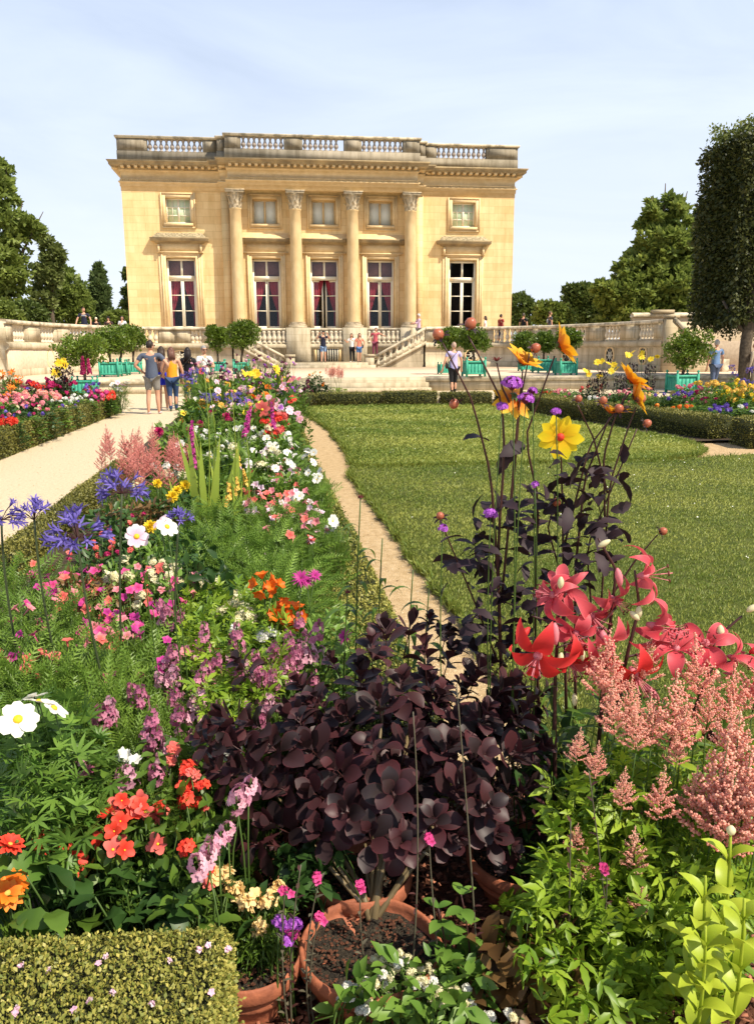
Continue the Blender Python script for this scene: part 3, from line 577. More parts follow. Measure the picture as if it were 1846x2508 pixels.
# ================================================================ leaves and hedges
M['hedge'] = leafmat('box_leaf', (.075, .085, .012), (.34, .31, .07), .22, orand=.1)
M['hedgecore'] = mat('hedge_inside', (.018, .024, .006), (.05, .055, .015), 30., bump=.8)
M['hedge_near'] = leafmat('box_leaf_near', (.055, .11, .012), (.50, .44, .10), .22, orand=.0)
LQ = (np.array([(0, 0, 0), (.5, -.3, .06), (1, 0, -.03), (.5, .3, .06)]), np.array([(0, 1, 2, 3)]))
LF = (np.array([(0, 0, 0), (.35, -.24, .07), (.35, 0, 0), (.35, .24, .07), (.72, -.18, .05), (.72, 0, -.02), (.72, .18, .05), (1, 0, -.08)]), [np.array([(2, 1, 4, 5), (2, 5, 6, 3)]), np.array([(0, 1, 2), (0, 2, 3), (5, 4, 7), (5, 7, 6)])])
def hedge_mesh(lx, ly, h, ls, n, mats):
    """box hedge of lx by ly by h standing on z=0, centred"""
    g = G(); i = ls * .9
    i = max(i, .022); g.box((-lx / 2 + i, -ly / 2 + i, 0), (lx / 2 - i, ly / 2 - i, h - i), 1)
    A = [lx * ly, lx * h, lx * h, ly * h, ly * h]; pr_ = np.array(A) / sum(A); k = R.choice(5, n, p=pr_)
    u, v = R.random(n) - .5, R.random(n); P = np.zeros((n, 3)); N = np.zeros((n, 3))
    t = k == 0; P[t] = np.c_[u[t] * lx, (v[t] - .5) * ly, np.full(t.sum(), h)]; N[t] = (0, 0, 1)
    for q, s in ((1, -1), (2, 1)): t = k == q; P[t] = np.c_[u[t] * lx, np.full(t.sum(), s * ly / 2), v[t] * h]; N[t] = (0, s, .25)
    for q, s in ((3, -1), (4, 1)): t = k == q; P[t] = np.c_[np.full(t.sum(), s * lx / 2), u[t] * ly, v[t] * h]; N[t] = (s, 0, .25)
    ww = .5 * np.sin(P[:, 0] * 5.1 + P[:, 1] * 3.3) + .5 * np.sin(P[:, 1] * 6.7 - P[:, 0] * 2.2 + 1.)
    P += N * (-np.abs(R.normal(0, ls * .7, n)) + ww * .014 + .2 * ls + (R.random(n) < .03) * R.random(n) * ls * 2.2)[:, None]; ed = np.clip(P[:, 2] / h - .90, 0, .1) * 10; P[:, 1] -= np.sign(P[:, 1]) * .012 * ed; P[:, 0] -= np.sign(P[:, 0]) * .006 * ed; P += R.normal(0, ls * .35, P.shape)
    P[:, :2] *= 1 - .02 * np.clip(P[:, 2:] / h - .9, 0, .1) * 10
    X = N * .8 + R.normal(0, .65, (n, 3)); T = frame(X, R.uniform(-1.2, 1.2, n)); T = scaled(T, ls * R.uniform(.7, 1.5, n))
    tone = np.clip(R.beta(1.6, 2.2, n) + .15 * np.sin(P[:, 0] * 2.1 + P[:, 1] * 1.3), 0, 1)
    g.scat(LQ, T, P - np.einsum('nij,j->ni', T, [.5, 0, 0]), 0, tone)
    return g.mesh('hedge', mats)
def hedge(a, b, w, h, ls, dens, label, mats=None, group=None):
    a, b = np.array(a), np.array(b); l = np.linalg.norm(b - a); d = b - a
    n = int(dens * (l * w + 2 * l * h))
    o = obj('box_hedge', hedge_mesh(l, w, h, ls, n, mats or [M['hedge'], M['hedgecore']]), None, ((a[0] + b[0]) / 2, (a[1] + b[1]) / 2, 0), (0, 0, math.atan2(d[1], d[0])))
    return tag(o, label, 'hedge', group)
hedge((-4.28, 10.6), (-4.16, 21.4), .42, .43, .030, 2600, 'long clipped box hedge along the left side of the white gravel path')
GB = 'clipped hedge blocks across the back of the lawn'
hedge((.36, 22.5), (1.05, 22.5), .45, .37, .032, 2000, 'short hedge block at the end of the dirt path, behind the lawn', group=GB)
hedge((1.09, 22.45), (2.88, 22.45), .45, .39, .032, 2000, 'hedge block behind the lawn with the leafy orange and pink plants growing behind it', group=GB)
hedge((2.91, 22.4), (4.42, 22.4), .5, .42, .032, 2000, 'hedge block behind the lawn with a pale sunny top, in front of the steps', group=GB)
hedge((4.55, 22.5), (6.0, 22.5), .45, .37, .032, 2000, 'hedge block behind the lawn, right of the narrow gap, below the lilac shirted man', group=GB)
hedge((6.35, 22.6), (6.85, 16.9), .5, .42, .030, 2400, 'dark clipped hedge running from the back of the lawn towards the right')
hedge((6.86, 16.8), (7.55, 13.05), .5, .44, .028, 2600, 'clipped hedge ending in a curve at the dirt gap on the right')
hedge((7.45, 12.35), (12.5, 11.6), .8, .46, .026, 2600, 'broad flat topped hedge block at the right edge beside the dirt gap')
hedge((10.4, 18.6), (15.5, 18.0), .5, .5, .03, 1600, 'far hedge behind the yellow flowers at the right edge')
hedge((-1.88, 5.6), (-1.93, 10.5), .22, .24, .018, 6500, 'low yellowing hedge edging the flower bed along the white gravel path')
hedge((.34, 2.45), (.36, 4.4), .42, .30, .013, 15000, 'yellow green hedge strip beside the dirt path, nearest the smoke bush', [M['hedge_near'], M['hedgecore']])
hedge((.36, 4.42), (.28, 8.5), .40, .30, .017, 7500, 'low hedge strip between the feathery foliage and the dirt path', [M['hedge_near'], M['hedgecore']])
hedge((.28, 8.52), (.18, 21.5), .36, .30, .026, 2400, 'low hedge strip between the white cosmos and the dirt path', [M['hedge_near'], M['hedgecore']])
hedge((-1.6, 1.30), (-.125, 1.28), .50, .42, .0085, 62000, 'yellowing clipped box hedge in the bottom left corner with fallen petals on top', [M['hedge_near'], M['hedgecore']])

# ---------------------------------------------------------------- grass
M['blade'] = leafmat('grass_blade', (.115, .18, .02), (.41, .42, .09), .3, orand=.0)
TU = (np.array([(-.004, 0, 0), (.004, 0, 0), (.008, .003, 1.), (.012, .01, 0), (.018, .006, 0), (.030, .02, .8), (-.015, -.008, 0), (-.008, -.012, 0), (-.028, -.02, .85)]) , np.array([(0, 1, 2), (3, 4, 5), (6, 7, 8)]))
def inpoly(P, poly):
    poly = np.asarray(poly); x, y = P[:, 0], P[:, 1]; c = np.zeros(len(P), bool); j = len(poly) - 1
    for i in range(len(poly)):
        xi, yi = poly[i]; xj, yj = poly[j]; c ^= ((yi > y) != (yj > y)) & (x < (xj - xi) * (y - yi) / (yj - yi + 1e-12) + xi); j = i
    return c
def grass(poly, n, bx, h0, wmul, near=None):
    g = G(); u = R.random(n); y = bx[2] + (bx[3] - bx[2]) * u ** (1.9 if near else 1.2); x = R.uniform(bx[0], bx[1], n); P = np.c_[x, y]
    P = P[inpoly(P, poly)]; n = len(P); s = h0 * R.uniform(.5, 1.3, n); T = rotz(R.uniform(0, 6.28, n)) @ rotx(R.normal(0, .35, n))
    S = np.ones((n, 3)); S[:, 2] = s; wv = wmul * (1 + P[:, 1] * .22); S[:, 0] = wv; S[:, 1] = wv
    T = T * S[:, None, :]
    tone = np.clip(  .45 + .32 * np.sin(P[:, 0] * 1.3 + 1.7 * np.sin(P[:, 1] * .8)) * np.sin(P[:, 1] * 1.9 + P[:, 0] * .6) + R.normal(0, .22, n), 0, 1)
    g.scat(TU, T, np.c_[P, np.full(n, .053)], 0, tone)
    e = np.array(poly); k = len(e) * 26; i = R.integers(0, len(e), k); t = R.random(k)[:, None]; Q = e[i] * (1 - t) + e[(i + 1) % len(e)] * t; Q = Q[(Q[:, 1] > 2.3) & (Q[:, 0] < 9)]; k = len(Q)
    S = np.ones((k, 3)); S[:, 2] = R.uniform(.03, .075, k); S[:, :2] = (wmul * (1 + Q[:, 1] * .22))[:, None]
    T = (rotz(R.uniform(0, 6.28, k)) @ rotx(R.normal(0, .8, k))) * S[:, None, :]
    g.scat(TU, T, np.c_[Q + R.normal(0, .015, (k, 2)), R.uniform(.01, .055, k)], 0, R.random(k) * .5)
    return g
tag(grass(upw, 60000, (.7, 7, 10.7, 21.9), .020, .7).build('grass', M['blade']), 'mown grass of the far lawn panel with a curved right end', 'grass', kind='stuff')
tag(grass(low_, 150000, (.8, 8.0, 2.2, 11.1), .021, .5, True).build('grass', M['blade']), 'mown grass of the near lawn panel', 'grass', kind='stuff')
M['daisyw'] = mat('clover_white', (.8, .8, .7)); g = G(); n = 140; P = np.c_[R.uniform(1.2, 7.5, n), R.uniform(4.5, 20, n)]; P = P[inpoly(P, upw) | inpoly(P, low_)]; n = len(P)
g.scat((np.array([(1, 0, 0), (0, 1, 0), (-1, 0, 0), (0, -1, 0), (0, 0, .8)]), np.array([(0, 1, 4), (1, 2, 4), (2, 3, 4), (3, 0, 4)])), scaled(rotz(R.random(n)), R.uniform(.006, .011, n)), np.c_[P, np.full(n, .075)])
tag(g.build('clover_flowers', M['daisyw']), 'tiny white clover heads dotted over the lawn', 'clover', kind='stuff')
M['stonechip'] = mat('gravel_stone', (.45, .34, .2), (.7, .58, .4), 40.)
g = G(); n = 9000; P = np.c_[R.uniform(.5, 1.15, n), 2.6 + 8 * R.random(n) ** 1.6]
OC = (np.array([(1, 0, .2), (0, 1, .2), (-1, 0, .2), (0, -1, .2), (.1, .1, .9)]), np.array([(0, 1, 4), (1, 2, 4), (2, 3, 4), (3, 0, 4)]))
g.scat(OC, scaled(rotz(R.random(n) * 6), R.uniform(.0015, .0055, n)), np.c_[P, np.full(n, .004)])
P = np.c_[R.uniform(-4.0, -2.1, 7000), 7 + 13 * R.random(7000) ** 1.5]; g.scat(OC, scaled(rotz(R.random(7000) * 6), R.uniform(.003, .009, 7000)), np.c_[P, np.zeros(7000)])
tag(g.build('gravel', M['stonechip']), 'loose stones lying on the paths', 'gravel', kind='stuff')

g = G(); n = 420; P = np.c_[np.r_[R.uniform(-4.0, -2.0, 300), R.uniform(.55, 1.05, 120)], np.r_[6 + 14 * R.random(300) ** 1.4, 2.7 + 7 * R.random(120)], np.full(n, .008)]
g.scat(LQ, scaled(frame(R.normal(0, 1, (n, 3)) * [1, 1, .15], R.normal(0, .3, n)), R.uniform(.008, .028, n)), P); M['litter'] = leafmat('dry_leaf', (.10, .06, .02), (.35, .24, .10), 0, .8, orand=0)
tag(g.build('leaf_litter', M['litter']), 'dry leaves and bits scattered on the paths', 'leaf litter', kind='stuff')
# ---------------------------------------------------------------- trees
def crown_g(blobs, n, ls, tmpl=LQ, shell=.35, up=.3, droop=0., box_=False, clump=0):
    """blobs: (centre, radii) in metres; leaf faces near the skin of each blob, in little sprays"""
    n = int(n * (.62 if clump and n > 6500 else 1.)); g = G(); vol = np.array([np.prod(np.array(b[1]) ** (2 / 3)) for b in blobs]); k = R.choice(len(blobs), n, p=vol / vol.sum())
    C = np.array([b[0] for b in blobs])[k]; RR = np.array([b[1] for b in blobs])[k]
    if clump:
        m = max(8, n // clump); kc = R.choice(len(blobs), m, p=vol / vol.sum()); D = sph(m); cc = np.array([b[0] for b in blobs])[kc] + D * np.array([b[1] for b in blobs])[kc] * (1 - shell * R.random(m) ** 1.3)[:, None]
        j = R.integers(0, m, n); sz = np.array([b[1] for b in blobs])[kc].mean(1)[j] * .20
        d = R.normal(0, 1, (n, 3)); d /= np.maximum(1, np.linalg.norm(d, axis=1))[:, None]; P = cc[j] + d * sz[:, None] * np.array([1, 1, .6]); dirn = D[j] * .5 + d
        tone = np.clip(R.random(m)[j] * .5 + R.random(n) * .5, 0, 1)
    else:
        D = sph(n)
        if box_: D = D / np.abs(D).max(1)[:, None]
        P = C + D * RR * (1 - shell * R.random(n) ** 1.5)[:, None]; dirn = D; tone = R.random(n)
    X = dirn * .6 + R.normal(0, .6, (n, 3)) + np.array([0, 0, up]); X[:, 2] -= droop
    T = scaled(frame(X, R.uniform(-1.3, 1.3, n)), ls * R.uniform(.6, 1.4, n)); g.scat(tmpl, T, P, 0, tone); return g
M['leaf_dark'] = leafmat('dark_tree_leaf', (.05, .085, .018), (.17, .22, .05), .3)
M['leaf_mid'] = leafmat('tree_leaf', (.085, .135, .024), (.33, .40, .09), .45)
M['leaf_light'] = leafmat('light_tree_leaf', (.11, .15, .035), (.32, .36, .12), .4)
M['leaf_conifer'] = leafmat('poplar_leaf', (.06, .10, .03), (.17, .22, .07), .3)
M['leaf_orange'] = leafmat('citrus_leaf', (.04, .09, .010), (.19, .27, .03), .3, rough=.35)
M['leaf_clip'] = leafmat('clipped_tree_leaf', (.025, .035, .010), (.11, .12, .03), .3, orand=0)
def tree(name, label, Y, blobs, n, ls, m, base=1.8, tw=.5, group=None, clump=26, depth=.8, shell=.35, cat='tree', trunkx=None, **k):
    B = []
    for (x, y, rx, ry) in blobs:
        c = at(x, y, Y); s = 1777.6 / Y; B.append((c, (rx / s, max(rx, ry) / s * depth, ry / s)))
    cx = np.mean([b[0][0] for b in B]) if trunkx is None else at(trunkx, 700, Y)[0]
    root = thing(name, label, cat, (cx, Y, base), group=group); off = np.array([cx, Y, base])
    B = [(b[0] - off, b[1]) for b in B]
    crown_g(B, n, ls, shell=shell, clump=clump, **k).build('crown', m, root)
    g = G(); top = max(b[0][2] for b in B); tips = [b[0] for b in B]
    zt = min(b[0][2] for b in B); g.tube([(0, 0, -.3), (.05, 0, zt * .5), (0, .1, max(zt, .5))], [tw, tw * .8, tw * .65], 8)
    for t in tips:
        p0 = np.array([0, .1, max(zt, .5) * .92]); mid_ = (p0 + t) / 2 + R.normal(0, .2, 3); g.tube([p0, mid_, t, t + (t - mid_) * .5], [tw * .45, tw * .28, tw * .16, tw * .05], 5)
    g.build('trunk', M['bark'], root); return root
tree('broadleaf_tree', 'tall dark tree at the left edge with a branching lower crown', 70, [(-25, 400, 50, 50), (12, 430, 24, 24), (-15, 500, 68, 44), (40, 490, 36, 22), (-20, 580, 74, 56), (74, 506, 22, 12), (26, 600, 34, 38), (28, 645, 30, 32), (-15, 670, 46, 36)], 21000, .42, M['leaf_mid'], clump=45, trunkx=-5)
tree('broadleaf_tree', 'open pale leaved tree beside the tall dark tree on the left', 76, [(105, 535, 16, 12), (118, 560, 22, 22), (105, 600, 26, 30), (95, 655, 22, 30)], 7000, .38, M['leaf_light'], tw=.25, clump=14)
tree('broadleaf_tree', 'rounded tree with sky showing through, between the dark tree and the poplar', 82, [(130, 605, 26, 24), (150, 640, 38, 40), (172, 668, 26, 40), (135, 680, 40, 34), (120, 640, 22, 26)], 14000, .42, M['leaf_mid'], tw=.3, clump=30)
tree('shrub', 'low round bush above the left terrace wall', 66, [(62, 690, 34, 24), (82, 700, 22, 18)], 5000, .3, M['leaf_dark'], tw=.12, cat='bush')
tree('shrub', 'dark bush under the tall tree at the left edge', 62, [(5, 690, 34, 26), (24, 700, 24, 20)], 5000, .3, M['leaf_mid'], tw=.12, cat='bush')
tree('poplar', 'slim pointed poplar left of the palace', 88, [(218, 594, 7, 16), (218, 625, 13, 30), (219, 655, 17, 34), (221, 690, 20, 34)], 12000, .42, M['leaf_conifer'], tw=.3, clump=20, up=.9)
tree('shrub', 'low dark bushes between the poplar and the palace corner', 84, [(250, 702, 22, 14), (272, 698, 20, 16), (283, 706, 20, 16)], 5000, .35, M['leaf_mid'], tw=.12, cat='bush')
tree('conifer', 'conifer branches poking out behind the left palace corner', 78, [(281, 600, 9, 10), (280, 640, 10, 10), (281, 668, 12, 12)], 1500, .35, M['leaf_dark'], tw=.15, clump=12)
tree('chestnut_tree', 'big chestnut tree with a separate rounded top, right of the palace', 62, [(1455, 462, 46, 28), (1488, 480, 34, 26), (1430, 488, 30, 20), (1455, 545, 74, 42), (1510, 560, 50, 50), (1408, 590, 56, 38), (1470, 620, 92, 50), (1390, 650, 76, 44), (1352, 640, 50, 30), (1500, 670, 80, 44), (1410, 695, 92, 34), (1545, 640, 36, 60)], 62000, .44, M['leaf_mid'], clump=60, tw=.6)
tree('broadleaf_tree', 'dark spiky topped tree left of the big chestnut', 74, [(1262, 650, 28, 28), (1290, 655, 34, 28), (1250, 685, 26, 26), (1310, 690, 40, 30)], 14000, .4, M['leaf_dark'], tw=.3, clump=24)
tree('broadleaf_tree', 'round brownish green tree in the middle of the far right tree line', 66, [(1205, 690, 34, 28), (1225, 700, 28, 24)], 8000, .36, M['leaf_mid'], tw=.25, clump=30)
tree('broadleaf_tree', 'dark tree touching the right palace corner', 84, [(1140, 672, 24, 26), (1158, 690, 26, 24), (1130, 700, 24, 24)], 8000, .4, M['leaf_dark'], tw=.25, clump=28)
tree('conifer', 'dark conifer between the chestnut and the clipped tree', 46, [(1560, 470, 26, 40), (1548, 520, 26, 34), (1562, 580, 30, 44), (1570, 640, 30, 50)], 14000, .28, M['leaf_dark'], tw=.25, clump=40)
tree('shrub', 'bushes behind the high tan wall on the right', 48, [(1590, 690, 40, 26), (1640, 690, 40, 26)], 6000, .25, M['leaf_dark'], tw=.12, cat='bush')
# clipped box-shaped tree on the right
ct = thing('clipped_tree', 'very tall clipped tree with a box shaped crown at the right edge', 'tree', (at(1625, 850, 27.6)[0], 27.6, 0)); s_ = 1777.6 / 27.6
cc = at(1675, 512, 29.0) - np.array([ct.location[0], 27.6, 0])
g = G()
def bx(cen, r, n, ls, sh, tone): 
    D = sph(n); D = D / np.abs(D).max(1)[:, None]; P = np.array(cen) + D * np.array(r) * (1 - sh * R.random(n) ** 1.5)[:, None]
    P += .10 * np.sin(P[:, [1, 2, 0]] * 2.3) + R.normal(0, .05, P.shape)
    X = D * .4 + R.normal(0, .6, (n, 3)); X[:, 2] -= .25; g.scat(LQ, scaled(frame(X, R.uniform(-1.3, 1.3, n)), ls * R.uniform(.6, 1.4, n)), P, 0, tone * R.random(n))
h_ = 215 / s_
bx(cc, (1.85, 1.7, h_ * .93), 60000, .15, .12, 1.); bx(cc + np.array([.1, 0, .3]), (1.7, 1.6, h_ * .97), 9000, .17, .4, .6)
sh = np.concatenate([np.c_[R.uniform(-1.8, 1.8, 70), R.uniform(-1.7, 1.7, 70), R.uniform(.0, .5, 70)]]); 
for q in sh:
    n = 40; P = cc + np.array([q[0], q[1], h_ * .96]) + np.c_[R.normal(0, .12, n), R.normal(0, .12, n), R.random(n) * (.2 + q[2] + (.45 if q[0] > 0 else 0))]
    g.scat(LQ, scaled(frame(R.normal(0, 1, (n, 3)) + [0, 0, .5], R.uniform(-1, 1, n)), np.full(n, .14)), P, 1, R.random(n))  # lighter leaf colour on the top shoots paints in the sunlit crown
q_ = 120
for k in range(q_):
    n = 18; P0 = cc + np.array([R.uniform(-1.8, 1.8), R.uniform(-1.8, 1.8), -h_ * .97]); P = P0 + np.c_[R.normal(0, .06, (n, 2)), -R.random(n) * R.choice([.1, .25, .5])]
    g.scat(LQ, scaled(frame(R.normal(0, 1, (n, 3)) + [0, 0, -1.2], R.uniform(-1, 1, n)), np.full(n, .12)), P, 0, R.random(n) * .5)
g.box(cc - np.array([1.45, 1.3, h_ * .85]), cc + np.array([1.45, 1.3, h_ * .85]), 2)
g.build('crown', [M['leaf_clip'], M['leaf_light'], M['hedgecore']], ct)
g = G().tube([(0, 0, -.1), (.03, 0, .6), (0, 0, 1.6), (.12, .05, 2.6), (.15, .1, 4.)], [.26, .21, .20, .20, .2], 10); g.tube([(0, 0, 1.9), (.5, .1, 2.5), (.9, .3, 3.2)], [.09, .07, .05], 6); g.tube([(0, 0, 2.), (-.4, .3, 2.6), (-.7, .5, 3.2)], [.08, .06, .05], 6)
g.build('trunk', M['bark'], ct, True)
# orange trees in green tubs
def tub_mesh():
    g = G(); s = .5; h = .78
    for a in range(4):
        T = rotz(a * math.pi / 2)[0]
        for k in range(5):
            w = 2 * (s - .05) / 5; x0 = -s + .05 + k * w; V = np.array([(x0 + .006, -s + .03, .12), (x0 + w - .006, -s + .03, .12), (x0 + w - .006, -s + .03, h), (x0 + .006, -s + .03, h), (x0 + .006, -s + .07, .12), (x0 + w - .006, -s + .07, .12), (x0 + w - .006, -s + .07, h), (x0 + .006, -s + .07, h)])
            g.raw(V @ T.T, np.array([(0, 1, 2, 3), (3, 2, 6, 7), (1, 5, 6, 2), (4, 0, 3, 7)]))
        for z0, z1 in ((.12, .20), (.70, .80)):
            V = np.array([(x, y, z) for z in (z0, z1) for x, y in ((-s, -s), (s, -s), (s, -s + .03), (-s, -s + .03))]); g.raw(V @ T.T, np.array([(0, 1, 5, 4), (4, 5, 6, 7), (0, 3, 2, 1)]))
    return g.mesh('tub_panel', M['tub'])
tubm = tub_mesh(); postm = G().box((-.05, -.05, 0), (.05, .05, .86)).mesh('tub_post', M['tub']); finm = G().lathe([(.02, 0), (.03, .02), (.055, .06), (.06, .09), (.045, .13), (.01, .15)], 10).mesh('finial', M['tub'], True)
soilm = G().box((-.44, -.44, .3), (.44, .44, .68)).mesh('soil', M['soil'])
def orange(xd, yb, Y, z, cr_, w, lab, tz, tubs=True, px=None):
    """crown centre and radii in picture units, standing at distance Y on level z"""
    c = at(cr_[0], cr_[1], Y); s = 1777.6 / Y; base = np.array([at(xd, yb, Y)[0], Y, z])
    if tubs:
        k = w / s * 1.12
        t = thing('planter', lab[1], 'planter', base, R.uniform(-.08, .08), 'green wooden tubs of the orange trees', k)
        obj('panel', tubm, t); obj('soil', soilm, t)
        for a in (-1, 1):
            for b in (-1, 1): p = obj('post', postm, t, (a * .48, b * .48, 0)); obj('finial', finm, p, (0, 0, .86))
    o = thing('orange_tree', lab[0], 'tree', (base[0], base[1], z + (.55 * w / s if tubs else 0)), group='clipped orange trees in tubs'); off = np.array(o.location)
    rx, ry = cr_[2] / s * 1.14, cr_[3] / s * 1.18; C = c - off; bl = [(C, (rx * .8, rx * .75, ry * .85))] + [(C + np.array([R.uniform(-.55, .55) * rx, R.uniform(-.5, .5) * rx, R.uniform(-.45, .5) * ry]), (rx * .42, rx * .42, ry * .42)) for _ in range(9)]
    crown_g(bl, 4600, .095 * max(1., Y / 33), LF, shell=.45, clump=9).build('crown', M['leaf_orange'], o)
    g = G().tube([(0, 0, -.1), (.01, 0, C[2] * .3), (C[0] * .5, 0, C[2] * .6 - ry * .3)], [.055, .05, .045], 7)
    for _ in range(5):
        e = C + np.array([R.uniform(-.6, .6) * rx, R.uniform(-.5, .5) * rx, R.uniform(-.4, .3) * ry]); g.tube([(C[0] * .4, 0, C[2] * .6 - ry * .45), (C * .6 + e * .35), e], [.035, .025, .01], 5)
    g.build('trunk', M['bark'], o)
orange(187, 835, 29.2, 0, (184, 769, 54, 36), 38, ('largest orange tree on the left, its spreading crown in front of the terrace wall', 'half hidden green tub of the largest orange tree behind the left flower bed'), 0)
orange(244, 822, 34.2, .5, (238, 746, 36, 28), 34, ('orange tree over the first of the three joined green tubs', 'green tub nearest the big orange tree, first of three in a row'), 0)
orange(265, 822, 36.0, .5, (268, 744, 34, 28), 30, ('orange tree over the middle one of the three joined green tubs', 'middle one of the three green tubs in a row, on the left'), 0)
orange(294, 822, 38.0, .5, (292, 742, 28, 26), 27, ('orange tree just left of the head of the man in the grey shirt', 'green tub beside the man in the grey shirt'), 0)
orange(479, 820, 38.5, .5, (476, 743, 25, 26), 26, ('small round orange tree behind the grey haired woman', 'green tub behind the grey haired woman'), 0)
orange(530, 818, 36.5, .5, (533, 735, 36, 29), 28, ('orange tree at the foot of the left stair', 'green tub half hidden by flowers at the foot of the left stair'), 0)
orange(975, 826, 34.0, .5, (985, 743, 30, 24), 24, ('orange tree behind the man in the lilac shirt', 'green tub partly hidden by the man in the lilac shirt'), 0)
orange(1037, 829, 30.6, .52, (1036, 740, 33, 31), 38, ('orange tree in the middle right with a salmon dahlia bud in front of its crown', 'green tub right of the man in the lilac shirt'), 0)
orange(1152, 819, 37.5, .5, (1148, 751, 29, 24), 26, ('orange tree furthest from the edge of the three on the right court', 'green tub hidden behind the orange dahlia'), 0)
orange(1189, 817, 35.0, .5, (1192, 750, 28, 23), 33, ('orange tree behind the orange and yellow dahlia on the right', 'green tub with the oval window behind it'), 0)
orange(1239, 825, 31.5, .51, (1240, 746, 29, 26), 34, ('dark orange tree under the man with the backpack', 'green tub under the hanging dahlia petal'), 0)
orange(1492, 860, 27.4, 0, (1504, 766, 52, 44), 46, ('broad orange tree in front of the stair on the right', 'green tub behind the yellow flowers on the right'), 0)
# ================================================================ people
SKINC = {}
def pm(name, c, c2=None, rough=.8, sc=30.):
    if name not in SKINC: SKINC[name] = mat(name, c, c2 or tuple(v * .8 for v in c), sc, rough=rough)
    return SKINC[name]
SK = lambda: pm('skin', (.62, .34, .22), (.56, .29, .18), .55)
def skin(name, V, E, Rd, m, parent, sub=1):
    me = bpy.data.meshes.new('tmp'); me.from_pydata([tuple(map(float, v)) for v in V], E, [])
    o = bpy.data.objects.new('tmp', me); COL.objects.link(o)
    md = o.modifiers.new('s', 'SKIN'); md.use_smooth_shade = True; md.branch_smoothing = .4
    if not me.skin_vertices: 
        bpy.context.view_layer.update()
    lay = me.skin_vertices[0] if me.skin_vertices else None
    for i, r_ in enumerate(Rd):
        lay.data[i].radius = (r_, r_) if np.isscalar(r_) else r_; lay.data[i].use_root = (i == 0)
    s = o.modifiers.new('u', 'SUBSURF'); s.levels = sub
    dg = bpy.context.evaluated_depsgraph_get(); dg.update(); ev = o.evaluated_get(dg)
    m2 = bpy.data.meshes.new_from_object(ev, depsgraph=dg); m2.name = name; m2.materials.clear(); m2.materials.append(m)
    m2.polygons.foreach_set('use_smooth', np.ones(len(m2.polygons), bool))
    bpy.data.objects.remove(o); return obj(name, m2, parent)
def head_part(V0, h, face, m, name, parent):
    pass
